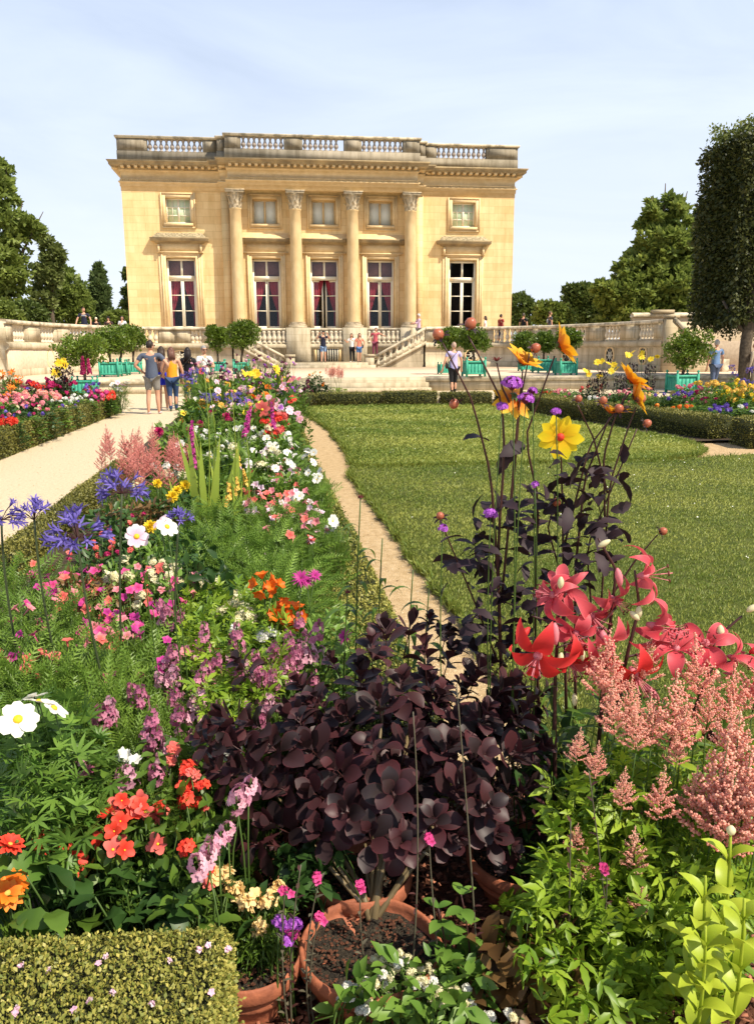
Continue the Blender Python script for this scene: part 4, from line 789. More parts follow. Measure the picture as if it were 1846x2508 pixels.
def person(label, loc, h=1.72, rz=0., shirt=((.2, .2, .3), 'shirt'), sleeve='short', legs=((.1, .1, .2), 'trousers'), length='long', hair=(.02, .015, .01), hairlen=0, armL=None, armR=None,
           stance=(.10, .12), lean=0., headturn=0., fem=False, extra=(), shoes=(.1, .08, .07), skirt=None, glasses=False, bend=0.):
    """faces +Y (away from the camera) at rz = 0; arms: (elbow, hand) offsets from the shoulder, in units of height"""
    p = thing('person', label, 'person', loc, rz); H = h
    sw = (.105 if fem else .118) * H; hw = (.052 if fem else .05) * H
    lz = lean
    P = {}
    hip = np.array([0, 0, .52 * H]); chest = np.array([lz * .5, bend * .5, .70 * H]); neck = np.array([lz * .9, bend * .9, .845 * H]); hd = np.array([lz, bend + .01, .93 * H])
    V = [hip, hip + [0, 0, .03 * H], (hip + chest) / 2 + [0, 0, .01 * H], chest, chest + [0, 0, .075 * H], neck, neck + [0, .0, .03 * H]]
    Rd = [(.092 * H * (1.02 if fem else .98), .066 * H), (.092 * H, .066 * H), (.073 * H if fem else .083 * H, .056 * H), (.088 * H, .063 * H), (.082 * H, .050 * H), (.034 * H, .034 * H), (.032 * H, .033 * H)]
    E = [(0, 1), (1, 2), (2, 3), (3, 4), (4, 5), (5, 6)]
    def add(v, r_, a): V.append(np.array(v, float)); Rd.append(r_); E.append((a, len(V) - 1)); return len(V) - 1
    arms = {}
    for s, arm in ((-1, armL), (1, armR)):
        sh = chest + np.array([s * sw, 0, .105 * H]); el, ha = arm or ((s * .035, .0, -.175), (s * .045, .03, -.33))
        e = sh + np.array(el) * H; w = sh + np.array(ha) * H
        a = add(sh, .036 * H, 4); b = add(sh * .5 + e * .5, .030 * H, a); c = add(e, .024 * H, b); d = add(e * .45 + w * .55, .022 * H, c); w_ = add(w, .0155 * H, d)
        dr = (w - e) / (np.linalg.norm(w - e) + 1e-6); side = np.cross(dr, [0, 1., 0]); side = side / (np.linalg.norm(side) + 1e-6); cu = np.cross(side, dr)
        pa = add(w + dr * .045 * H, (.021 * H, .014 * H), w_)
        for k in range(4):
            o1 = w + dr * .055 * H + side * (k - 1.5) * .0115 * H; ln = (.030, .036, .033, .025)[k]
            f1 = add(o1, .006 * H, pa); f2 = add(o1 + dr * ln * .6 * H + cu * .006 * H, .0055 * H, f1); add(o1 + dr * ln * H + cu * .016 * H, .0045 * H, f2)
        t1 = add(w + dr * .025 * H - side * s * .022 * H, .0065 * H, w_); add(w + dr * .05 * H - side * s * .03 * H + cu * .01 * H, .0055 * H, t1)
        arms[s] = (sh, e, w)
    feet = {}
    for s in (-1, 1):
        sp_, st_ = stance; ft = np.array([s * sp_ * .5 * H + 0, s * st_ * .5 * H * (1 if s > 0 else 1), .035 * H]); hp_ = hip + np.array([s * hw, 0, -.02 * H]); kn = (hp_ + ft) / 2 + np.array([0, .012 * H, .01 * H])
        a = add(hp_, .062 * H, 0); b = add((hp_ + kn) / 2, .050 * H, a); c = add(kn, .034 * H, b); d = add(kn * .55 + ft * .45 + [0, -.012 * H, 0], .032 * H, c); e = add(ft, .019 * H, d)
        f = add(ft + [0, .03 * H, -.015 * H], (.022 * H, .016 * H), e); add(ft + [s * .008, .075 * H, -.022 * H], (.022 * H, .012 * H), f); feet[s] = (hp_, kn, ft)
    body = skin('body', V, E, Rd, SK(), p)
    # head: egg with brow, nose, chin, ears, joined into the body mesh
    g = G(); nu, nv = 20, 14; HV = []
    for i in range(nv + 1):
        ph = math.pi * i / nv; z = math.cos(ph)
        for j in range(nu):
            th = 2 * math.pi * j / nu; x, y = math.sin(ph) * math.cos(th), math.sin(ph) * math.sin(th)
            w = .043 * (1 - .22 * max(0, -z)) ; X, Y_, Z = x * w, y * .054, z * .066
            if y > .3: Y_ *= 1 - .10 * (abs(z) > .6)
            if abs(x) < .18 and y > .8 and -.45 < z < .05: Y_ += .013
            if abs(x) < .3 and y > .5 and z < -.75: Y_ += .006
            if .1 < abs(x) < .55 and y > .7 and 0 < z < .2: Y_ -= .004
            HV.append((X, Y_, Z))
    F = [(i * nu + j, (i + 1) * nu + j, (i + 1) * nu + (j + 1) % nu, i * nu + (j + 1) % nu) for i in range(nv) for j in range(nu)]
    rt_ = rotz(headturn)[0]; hc = hd
    g.raw((np.array(HV) * H) @ rt_.T + hc, np.array(F))
    for s in (-1, 1): g.raw((np.array([(s * .041, -.004, -.008), (s * .049, -.012, -.006), (s * .050, -.010, .014), (s * .043, .0, .014), (s * .041, .006, -.002)]) * H) @ rt_.T + hc, np.array([(0, 1, 2, 3)]))
    hm_ = g.mesh('headtmp', [SK()], True)
    import bmesh
    bm = bmesh.new(); bm.from_mesh(body.data); bm.from_mesh(hm_); bm.to_mesh(body.data); bm.free(); bpy.data.meshes.remove(hm_)
    body.data.polygons.foreach_set('use_smooth', np.ones(len(body.data.polygons), bool))
    g = G()
    for s in (-1, 1): g.raw((np.array([(s * .012, .0515, .004), (s * .026, .047, .004), (s * .026, .047, .011), (s * .012, .0515, .011)]) * H) @ rt_.T + hc, np.array([(0, 1, 2, 3)]))
    if glasses:
        g.raw((np.array([(-.042, .050, -.004), (-.004, .060, -.004), (.004, .060, -.004), (.042, .050, -.004), (.042, .050, .014), (.004, .060, .014), (-.004, .060, .014), (-.042, .050, .014)]) * H) @ rt_.T + hc, np.array([(0, 1, 6, 7), (1, 2, 5, 6), (2, 3, 4, 5)]))
        for s in (-1, 1): g.tube(np.array([(s * .042, .05, .008), (s * .046, -.0, .008)]) * H @ rt_.T + hc, .002 * H, 4)
    g.build('sunglasses' if glasses else 'eyes', pm('dark_lens', (.02, .02, .02), rough=.2), p)
    g = G(); g.raw((np.array([(-.013, .054, -.031), (.013, .054, -.031), (.012, .055, -.026), (0, .0565, -.0275), (-.012, .055, -.026)]) * H) @ rt_.T + hc, [np.array([(0, 1, 2, 3, 4)])]); g.build('mouth', pm('lips', (.35, .10, .08)), p)
    # hair
    HR = []; HF = []
    for i in range(nv + 1):
        for j in range(nu):
            x, y, z = HV[i * nu + j]; th = 2 * math.pi * j / nu; front = math.sin(th) > .25
            k = 1.10 + .05 * math.sin(th * 7 + i); HR.append((x * k, y * k - .004, z * k + .004))
    for i in range(nv):
        for j in range(nu):
            th = 2 * math.pi * (j + .5) / nu; ph = math.pi * (i + .5) / nv
            lim = .36 if math.sin(th) > .35 else (.50 if math.sin(th) > -.1 else .66)
            if ph / math.pi < lim: HF.append((i * nu + j, (i + 1) * nu + j, (i + 1) * nu + (j + 1) % nu, i * nu + (j + 1) % nu))
    g = G().raw((np.array(HR) * H) @ rt_.T + hc, np.array(HF))
    if hairlen:
        for k in range(26):
            th = math.pi * (1.0 + 1.0 * k / 25); r_ = .046 * H; a0 = np.array([math.cos(th) * r_, math.sin(th) * r_ * 1.1, .03 * H]); a1 = np.array([math.cos(th) * r_ * 1.05, math.sin(th) * r_ * 1.2 - .006 * H, -.06 * H]); a2 = np.array([math.cos(th) * r_ * 1.15, -.058 * H + math.sin(th) * .012 * H, -hairlen * H * R.uniform(.85, 1.1)])
            g.tube(np.array([a0, a1, a2]) @ rt_.T + hc, [.011 * H, .013 * H, .004 * H], 5)
    g.build('hair', pm('hair_%02d%02d%02d' % tuple(int(99 * min(1, v)) for v in hair), hair, tuple(v * 1.8 for v in hair), .5), p, True)
    # shirt
    c, nm = shirt; k = 1.10
    SV = [hip + [0, 0, -.075 * H], hip + [0, 0, -.02 * H], (hip + chest) / 2 + [0, 0, .01 * H], chest, chest + [0, 0, .078 * H], neck - [0, 0, .012 * H]]; SR = [(.098 * H, .078 * H), (.100 * H, .076 * H), (.084 * H if fem else .093 * H, .065 * H), (.097 * H, .071 * H), (.092 * H, .058 * H), (.042 * H, .042 * H)]; SE = [(0, 1), (1, 2), (2, 3), (3, 4), (4, 5)]
    if sleeve != 'none':
        f = .62 if sleeve == 'short' else 1.
        for s in (-1, 1):
            sh, e, w = arms[s]; SV += [sh + [0, 0, .004 * H], sh * (1 - f) + e * f]; SR += [.043 * H, .036 * H if sleeve == 'short' else .030 * H]; SE += [(4, len(SV) - 2), (len(SV) - 2, len(SV) - 1)]
            if sleeve == 'long': SV.append(e * .12 + w * .88); SR.append(.022 * H); SE.append((len(SV) - 2, len(SV) - 1))
    skin(nm, SV, SE, SR, pm(nm + '_%02d%02d%02d' % tuple(int(99 * min(1, v)) for v in c), c), p)
    c, nm = legs
    if skirt:
        z0, z1, r0_, r1_ = .60 * H, skirt * H, .088 * H, .125 * H; n = 24; a = np.linspace(0, 2 * np.pi, n, endpoint=False); V = []
        for q, (z, r_) in enumerate(((z0, r0_), ((z0 + z1) / 2, (r0_ + r1_) / 2 * 1.03), (z1, r1_))): V += [(math.cos(t) * r_ * (1 + .05 * q * math.sin(6 * t)), math.sin(t) * r_ * .8 * (1 + .05 * q * math.sin(6 * t)), z) for t in a]
        g = G().raw(V, np.array([(i * n + j, i * n + (j + 1) % n, (i + 1) * n + (j + 1) % n, (i + 1) * n + j) for i in range(2) for j in range(n)])); g.build(nm, pm(nm + '_%02d%02d%02d' % tuple(int(99 * min(1, v)) for v in c), c), p, True)
    else:
        LV = [hip + [0, 0, .03 * H]]; LR = [(.097 * H, .072 * H)]; LE = []
        for s in (-1, 1):
            hp_, kn, ft = feet[s]; end = {'short': hp_ * .12 + kn * .88, 'long': ft + [0, 0, -.015 * H], 'crop': kn * .35 + ft * .65}[length]; r2 = {'short': .048, 'long': .028, 'crop': .032}[length] * H
            LV += [hp_, (hp_ + kn) / 2]; LR += [.069 * H, .058 * H]; LE += [(0, len(LV) - 2), (len(LV) - 2, len(LV) - 1)]
            if length != 'short': LV.append(kn); LR.append(.041 * H); LE.append((len(LV) - 2, len(LV) - 1))
            LV.append(end); LR.append(r2); LE.append((len(LV) - 2, len(LV) - 1))
        skin(nm, LV, LE, LR, pm(nm + '_%02d%02d%02d' % tuple(int(99 * min(1, v)) for v in c), c), p)
    for s in (-1, 1):
        ft = feet[s][2]; skin('shoe', [ft + [0, -.012 * H, -.012 * H], ft + [0, .03 * H, -.014 * H], ft + [s * .008, .08 * H, -.018 * H]], [(0, 1), (1, 2)], [(.026 * H, .022 * H), (.026 * H, .019 * H), (.025 * H, .014 * H)], pm('shoe_%02d%02d' % (int(99 * shoes[0]), int(99 * shoes[2])), shoes), p)
    for ex_ in extra:
        kind, colr = ex_[0], ex_[1]
        if kind == 'bag':
            g = G(); s = ex_[2]; g.raw(np.array([(x, y, z) for z in (.50, .60) for x, y in ((s * .11, -.03), (s * .15, -.03), (s * .15, .06), (s * .11, .06))]) * H, np.array([(0, 3, 2, 1), (4, 5, 6, 7), (0, 1, 5, 4), (1, 2, 6, 5), (2, 3, 7, 6), (3, 0, 4, 7)]))
            g.tube(np.array([(s * .13, .0, .60), (s * .06, -.075, .70), (-s * .06, -.06, .84), (-s * .07, .03, .85), (s * .07, .075, .70), (s * .13, .02, .60)]) * H, .006 * H, 5); g.build('shoulder_bag', pm('bag', colr), p)
        if kind == 'pack':
            g = G().lathe([(.02, .0), (.075, .02), (.08, .10), (.07, .17), (.03, .20)], 14, (0, 0, 0)); o = g.build('backpack', pm('pack', colr), p, True); o.location = (0, -.085 * H, .63 * H); o.scale = (1, .6, 1.1)
        if kind == 'phone':
            w = (arms[1][2] + arms[-1][2]) / 2 + np.array([0, .04, .09]) * H; g = G().box(w - [.045 * H, .006, .022 * H], w + [.045 * H, .006, .022 * H]); g.build('phone', pm('phone', colr, rough=.3), p)
        if kind == 'camera':
            w = (arms[1][2] + arms[-1][2]) / 2 + np.array([0, .03, .02]) * H; g = G().box(w - [.04 * H, .015 * H, .022 * H], w + [.04 * H, .015 * H, .022 * H]); g.tube([w + [0, .01 * H, 0], w + [0, .05 * H, 0]], .017 * H, 12); g.build('camera_in_hands', pm('camera', colr, rough=.4), p)
            g = G().tube([w, chest + [.05 * H, .07 * H, .08 * H], neck + [.02 * H, -.02 * H, 0], chest + [-.05 * H, .07 * H, .08 * H], w], .006 * H, 5); g.build('camera_strap', pm('camera', colr), p)
        if kind == 'trim':
            g = G().lathe([(.092 * H, 0), (.094 * H, .012 * H)], 20); o = g.build('shirt_stripe', pm('stripe', colr), p, True); o.location = chest + [0, 0, .05 * H]; o.scale = (1.03, .72, 3)
        if kind == 'hat':
            g = G().lathe([(.075 * H, 0), (.05 * H, .01 * H), (.048 * H, .05 * H), (.03 * H, .062 * H)], 20); o = g.build('hat', pm('hat_%02d' % int(99 * colr[0]), colr), p, True); o.location = hd + [0, 0, .028 * H]
    return p
def pat(x, yfeet, z, Y): q = at(x, yfeet, Y); return (q[0], q[1], z)
# the group walking on the gravel path
person('man from behind in blue grey T-shirt and grey shorts with hands on his hips', pat(338, 905, 0, 20.9), 1.80, -.12, ((.10, .12, .17), 'shirt'), 'short', ((.30, .28, .25), 'shorts'), 'short', (.02, .013, .01), 0, ((-.10, -.04, -.14), (-.01, .06, -.24)), ((.12, -.03, -.13), (.03, .05, -.25)), (.13, .06), headturn=-.7, glasses=True, shoes=(.62, .5, .52))
person('dark haired woman in a bright blue skirt, half hidden beside the woman in orange', pat(360, 891, 0, 22.3), 1.66, .1, ((.16, .08, .06), 'top'), 'none', ((.02, .03, .55), 'skirt'), hair=(.03, .018, .012), hairlen=.15, fem=True, skirt=.40, shoes=(.7, .66, .6), armL=((-.05, .03, -.15), (.02, .10, -.20)))
person('woman in a bright orange top and blue jeans with brown hair, seen from behind', pat(381, 893, 0, 21.9), 1.64, .1, ((.88, .36, .02), 'top'), 'none', ((.035, .07, .16), 'jeans'), 'long', (.10, .045, .03), .12, ((-.055, .03, -.15), (-.03, .10, -.24)), ((.055, .02, -.17), (.06, .06, -.32)), (.08, .14), fem=True, shoes=(.12, .16, .10), headturn=.3)
person('woman with long black hair in black, behind the blue agapanthus heads', pat(417, 888, 0, 22.6), 1.63, -.2, ((.012, .012, .015), 'jacket'), 'long', ((.02, .03, .09), 'trousers'), 'long', (.012, .008, .007), .17, fem=True, stance=(.08, .1), extra=[('bag', (.03, .03, .03), -1)])
person('grey haired woman in sunglasses and a white shirt holding a camera', pat(452, 882, 0, 23.4), 1.68, math.pi + .5, ((.82, .80, .76), 'shirt'), 'short', ((.40, .36, .28), 'trousers'), 'long', (.20, .19, .18), 0, ((-.04, .05, -.15), (.05, .15, -.14)), ((.04, .05, -.15), (-.05, .15, -.14)), fem=True, glasses=True, extra=[('camera', (.02, .02, .02))])
# at the palace
person('man in navy T-shirt and light blue shorts raising a phone on the landing', pat(709, 797, .80, 47.3), 1.78, math.pi, ((.015, .018, .04), 'shirt'), 'short', ((.22, .34, .55), 'shorts'), 'short', (.03, .02, .015), 0, ((-.09, .06, -.06), (-.02, .12, .07)), ((.09, .06, -.06), (.02, .12, .07)), (.12, .02), extra=[('phone', (.02, .02, .02))])
person('woman in a white top and black trousers on the landing, arm round her friend', pat(772, 797, .80, 47.4), 1.62, math.pi - .2, ((.85, .82, .76), 'top'), 'short', ((.012, .012, .014), 'trousers'), 'long', (.08, .04, .02), .12, fem=True, armL=((-.06, .04, -.08), (-.12, .06, -.0)), armR=((.05, .06, -.13), (.10, .14, -.06)), shoes=(.8, .78, .72), headturn=-.2, lean=.03)
person('woman in a coral top and denim shorts with dark sleeves on the landing', pat(787, 797, .80, 47.3), 1.63, math.pi + .1, ((.80, .27, .18), 'top'), 'short', ((.10, .20, .42), 'shorts'), 'short', (.07, .03, .02), .14, fem=True, armL=((-.09, -.02, -.12), (-.05, -.02, -.25)), extra=[('bag', (.02, .02, .02), -1)], lean=-.03)
person('man in a red shirt leaning on the foot of the right stair', pat(822, 790, 1.05, 48.6), 1.72, math.pi - .4, ((.62, .12, .15), 'shirt'), 'short', ((.25, .06, .10), 'trousers'), 'long', (.06, .03, .02), 0, ((-.10, .02, -.03), (-.2, .06, -.07)), ((.08, .0, -.13), (.03, .05, -.22)), lean=-.06)
person('elderly man in a pale pink shirt at the top of the right stair', pat(917, 760, 1.85, 49.0), 1.74, math.pi * .55, ((.72, .50, .66), 'shirt'), 'long', ((.5, .45, .38), 'trousers'), 'long', (.45, .42, .38), 0, ((.03, .07, -.13), (.02, .18, -.12)), ((.03, .07, -.13), (.02, .18, -.14)))
for x, Y, hh, lab, sc_, hc_, rz, kw in ((1063, 49.3, 1.62, 'dark haired woman in a white top on the terrace under the dark right window', (.85, .83, .8), (.02, .015, .01), 1.2, dict(hairlen=.08, fem=True)),
        (1097, 49.6, 1.74, 'man in a dark red T-shirt on the terrace near the right palace corner', (.30, .03, .03), (.02, .012, .01), -1.2, {}),
        (1146, 49.0, 1.78, 'man in a black T-shirt on the terrace just right of the palace', (.012, .013, .016), (.05, .04, .03), -.9, {}),
        (1204, 47.2, 1.82, 'man in a dark grey T-shirt with a pale backpack on the right terrace', (.07, .07, .08), (.07, .04, .02), -1.5, dict(extra=[('pack', (.5, .5, .45))]))):
    person(lab, (at(x, 715, Y)[0], Y, 1.85), hh, rz, (sc_, 'shirt'), 'short', ((.05, .06, .1), 'trousers'), 'long', hc_, **kw)
for x, Y, z, hh, lab, sc_, hc_, rz, kw in ((186, 44.3, 1.92, 1.78, 'man in a navy polo shirt with pale chest band at the left terrace rail', (.02, .022, .045), (.06, .03, .02), math.pi, dict(armL=((-.07, .03, -.15), (-.09, .12, -.27)), armR=((.07, .03, -.15), (.09, .12, -.27)), extra=[('trim', (.35, .38, .42))], headturn=.6)),
        (212, 44.9, 1.80, 1.42, 'fair haired child in black beside the man in navy on the terrace', (.015, .015, .018), (.70, .60, .42), math.pi, {}),
        (239, 44.8, 1.80, 1.45, 'person with bushy black hair behind the terrace rail, second from the palace corner', (.05, .03, .03), (.012, .008, .008), math.pi, dict(hairlen=.06, extra=[('hat', (.012, .01, .01))])),
        (269, 45.3, 1.80, 1.50, 'woman in a white top and sunglasses behind the terrace rail next to the palace corner', (.75, .75, .8), (.05, .03, .03), math.pi, dict(hairlen=.12, fem=True, glasses=True))):
    person(lab, (at(x, 715, Y)[0], Y, z), hh, rz, (sc_, 'shirt'), 'short', ((.05, .06, .1), 'trousers'), 'long', hc_, **kw)
person('man in a lilac shirt and dark trousers with a shoulder bag, walking towards the palace', (at(993, 860, 28.0)[0], 28.0, .0), 1.78, .15, ((.50, .45, .72), 'shirt'), 'short', ((.015, .018, .02), 'trousers'), 'long', (.30, .20, .15), 0, ((-.07, -.02, -.16), (-.10, .03, -.31)), ((.05, .02, -.16), (.07, .06, -.30)), extra=[('bag', (.02, .02, .03), -1)])
person('broad man in a blue shirt from behind, beside the rightmost orange tree', (at(1563, 850, 27.8)[0], 27.8, 0.0), 1.84, .1, ((.16, .27, .48), 'shirt'), 'short', ((.10, .13, .22), 'trousers'), 'long', (.35, .30, .26), 0)
person('person in a beige shirt at the right edge beside the clipped tree', (at(1648, 850, 27.4)[0], 27.4, 0.0), 1.74, .6, ((.45, .36, .26), 'shirt'), 'long', ((.25, .2, .15), 'trousers'), 'long', (.15, .08, .05), 0)
# ================================================================ flowers: petals, leaves and heads
def strip(L, Wd, n=5, a0=0., a1=0., cup=.15, shape='ovate', tipx=0., edge=False):
    """petal or leaf along +X: heading a0..a0+a1 (radians up), width profile by shape; second value = tone per vertex along the length"""
    V = []; tone = []; x = z = 0.
    for i in range(n + 1):
        t = i / n
        w = {'ovate': math.sin(math.pi * min(1, t * .96 + .04)) ** .8 * (1 - .15 * t), 'obovate': math.sin(math.pi * (t ** 1.35) * .98 + .02) ** .62, 'wide': min(1, .35 + 1.6 * t) * (1 - max(0, t - .75) * 2.2),
             'lance': math.sin(math.pi * (t * .97 + .03)) * (1 - .35 * t), 'strap': min(1, .6 + t) * (1 - max(0, t - .6) / .4 * .95), 'round': math.sin(math.pi * (t * .9 + .05)) ** .5}[shape] * Wd / 2
        w = max(w, Wd * .02)
        if edge: V += [(x, -w, z + cup * w), (x, -w * .86, z + cup * w * .8), (x, 0, z), (x, w * .86, z + cup * w * .8), (x, w, z + cup * w)]; tone += [1, .35, .3, .35, 1]
        else: V += [(x, -w, z + cup * w), (x, 0, z), (x, w, z + cup * w)]; tone += [t, t * .9, t]
        a = a0 + a1 * t; x += math.cos(a) * L / n; z += math.sin(a) * L / n
    k = 5 if edge else 3
    F = [(i * k + j, i * k + j + 1, (i + 1) * k + j + 1, (i + 1) * k + j) for i in range(n) for j in range(k - 1)]
    return np.array(V), np.array(F), np.array(tone)
def radial(g, S, n, tilt, r=0., z=0., mi=0, ph=0., jit=.08, tone=False, base=0., amp=1., scl=1.):
    a = ph + np.arange(n) * 2 * math.pi / n + R.normal(0, jit, n); tl = tilt + R.normal(0, jit, n)
    T = scaled(rotz(a) @ roty(tl), scl * R.uniform(.92, 1.08, n)); P = np.stack([r * np.cos(a), r * np.sin(a), np.full(n, z)], -1)
    rnd = R.random(n)
    if tone: rnd = np.clip(base + amp * S[2][None] + R.normal(0, .06, (n, 1)), 0, 1).ravel(); 
    g_rnd = rnd if tone else np.repeat(rnd, len(S[0]))
    X = np.einsum('nij,kj->nki', T, S[0]) + P[:, None]; off = (np.arange(n) * len(S[0]))[:, None, None]
    g.raw(X.reshape(-1, 3), (S[1][None] + off).reshape(-1, S[1].shape[1]), mi, g_rnd)
def dome(g, r, h, mi, n=10, m=4, z=0., rnd=.5):
    g.lathe([(r * math.cos(t), z + h * math.sin(t)) for t in np.linspace(0, math.pi / 2 - .1, m)], n, mi=mi, rnd=rnd)
PM = {}
def P2(name, c, c2, **k):
    if name not in PM: PM[name] = leafmat(name + '_petal', c, c2, k.pop('trans', .3), k.pop('rough', .55), k.pop('orand', .3), **k)
    return PM[name]
P2('white', (.80, .80, .74), (.86, .84, .76)); P2('cream', (.72, .66, .36), (.82, .78, .55)); P2('pinkwhite', (.78, .42, .58), (.86, .74, .78), orand=0)
P2('hotpink', (.62, .03, .20), (.82, .12, .36)); P2('coral', (.72, .10, .10), (.85, .22, .16)); P2('scarlet', (.72, .03, .02), (.88, .10, .05)); P2('crimson', (.30, .01, .07), (.62, .02, .17))
P2('rose', (.72, .16, .22), (.84, .36, .38)); P2('mauve', (.42, .09, .21), (.78, .33, .46)); P2('mauve_pale', (.68, .28, .42), (.88, .56, .62)); P2('plum', (.08, .01, .03), (.20, .03, .08))
P2('orange', (.80, .10, .01), (.92, .32, .02)); P2('yellow', (.86, .56, .02), (.92, .76, .05)); P2('gold', (.76, .40, .04), (.88, .62, .14)); P2('peach', (.80, .50, .16), (.88, .70, .35))
P2('violet', (.30, .05, .45), (.55, .16, .68)); P2('agapanthus', (.07, .05, .30), (.26, .20, .62)); P2('bluepurple', (.10, .05, .34), (.24, .14, .58)); P2('magenta', (.40, .02, .20), (.62, .06, .34))
P2('astilbe', (.97, .42, .35), (1., .74, .58), trans=.5); P2('astilbe_deep', (.76, .22, .20), (.92, .46, .38), trans=.3)
P2('dahlia_flame', (.66, .10, .0), (.98, .64, .03), orand=0); P2('dahlia_yellow', (.80, .45, .0), (.95, .80, .02), orand=0); P2('lily', (.58, .02, .05), (.86, .27, .28), orand=0); P2('lily_red', (.62, .015, .02), (.80, .08, .07), orand=0)
P2('chocolate', (.10, .02, .02), (.20, .04, .03)); P2('centre', (.80, .36, .01), (.90, .60, .03), trans=0); P2('budpeach', (.26, .06, .035), (.50, .16, .08), trans=.05, rough=.35)
LM = {}
for k_, a_ in dict(feather=((.035, .11, .014), (.21, .33, .045)), leafy=((.035, .085, .012), (.15, .25, .03)), deep=((.018, .05, .012), (.06, .13, .025)), lime=((.10, .20, .012), (.36, .48, .04)), chart=((.27, .38, .02), (.52, .60, .06)),
                  strap=((.14, .24, .02), (.36, .44, .06)), purple=((.012, .006, .010), (.045, .022, .028)), smoke=((.022, .013, .014), (.105, .022, .028)), smoked=((.020, .007, .011), (.20, .02, .04)), grey=((.10, .09, .06), (.20, .18, .12)), stem=((.05, .10, .02), (.12, .20, .04)), dstem=((.035, .012, .012), (.09, .035, .03)), wood=((.14, .10, .05), (.22, .17, .09)), serrate=((.05, .13, .02), (.20, .33, .05)), bronze=((.10, .05, .02), (.24, .14, .05))).items():
    LM[k_] = leafmat(k_ + '_leaf', a_[0], a_[1], .30 if k_ not in ('smoke', 'smoked', 'purple', 'wood', 'dstem') else .08, {'smoke': .5, 'purple': .65}.get(k_, .42), orand=.25 if k_ not in ('smoke', 'smoked') else 0)
LM['agstem'] = leafmat('agapanthus_stem', (.03, .045, .02), (.06, .08, .03), 0)
FL = {}
def cache(f):
    def w(*a, **k):
        key = (f.__name__,) + a + tuple(k.items())
        if key not in FL: FL[key] = f(*a, **k)
        return FL[key]
    return w
@cache
def daisy(pet, r, n, shape, cen='centre', cup=.15, layers=1, cr=.16, tilt=.12, v=0):
    g = G()
    for l in range(layers):
        radial(g, strip(r * (1 - .22 * l), r * min(.85, (5.6 if shape != 'lance' else 3.2) / n), 4, .1, -.35, cup, shape), n, tilt + .38 * l, r * .08, .004 * l, ph=l * .4, jit=.07, tone=True, base=.0, amp=.9)
    if cr: dome(g, r * cr, r * cr * .7, 1, z=.002)
    radial(g, strip(r * .35, r * .16, 2, .3, 0, .2, 'lance'), 6, .1, 0, -.006, mi=2)
    return g.mesh('flower', [PM[pet], PM[cen], LM['stem']])
@cache
def dahlia_ball(pet, r, v=0):
    g = G()
    for l, (n, t, s) in enumerate(((12, -.05, 1), (12, .25, .95), (11, .55, .85), (9, .9, .7), (6, 1.25, .5))): radial(g, strip(r * s, r * .42, 3, .0, .3, .45, 'obovate'), n, t, 0, .003 * l, ph=l * .5, jit=.12)
    return g.mesh('flower', [PM[pet]])
@cache
def lily(v=0, pet='lily'):
    g = G()
    for k in range(2): radial(g, strip(.112, (.040, .056)[k], 9, .85 - .1 * k, -2.3 - .35 * v % .8, .35, 'lance', edge=True), 3, .0, .006, 0, ph=k * math.pi / 3 + v, jit=.14, tone=True, base=.0, amp=.85)
    for k in range(6):
        a = k * math.pi / 3 + .3; p = [(0, 0, 0), (math.cos(a) * .009, math.sin(a) * .009, .035), (math.cos(a) * .022, math.sin(a) * .022, .068)]; g.tube(p, .0009, 4, mi=1); g.tube([np.array(p[2]) - (.005 * math.sin(a), -.007 * math.cos(a), 0), np.array(p[2]) + (.007 * math.sin(a), -.007 * math.cos(a), 0)], .0022, 5, mi=2)
    g.tube([(0, 0, 0), (0, 0, .078)], .0014, 5, mi=1); g.lathe([(.005, -.012), (.010, 0), (.012, .012), (.004, .02)], 8, mi=1)
    return g.mesh('flower', [PM[pet], PM['rose'], PM['chocolate']], True)
@cache
def bud(m, L, r, v=0):
    g = G().lathe([(r * .25, 0), (r * .8, L * .2), (r, L * .45), (r * .85, L * .72), (r * .4, L * .95), (.0005, L)], 9, mi=0); return g.mesh('bud', [PM.get(m) or LM[m]], True)
@cache
def dahlia_bud(v=0):
    g = G().lathe([(.005, 0), (.012, .006), (.015, .014), (.012, .024), (.004, .030)], 12, mi=0)
    radial(g, strip(.026, .013, 4, .2, -1.6, .2, 'lance'), 7, .3, .008, .002, mi=1); return g.mesh('bud', [PM['budpeach'], LM['purple']], True)
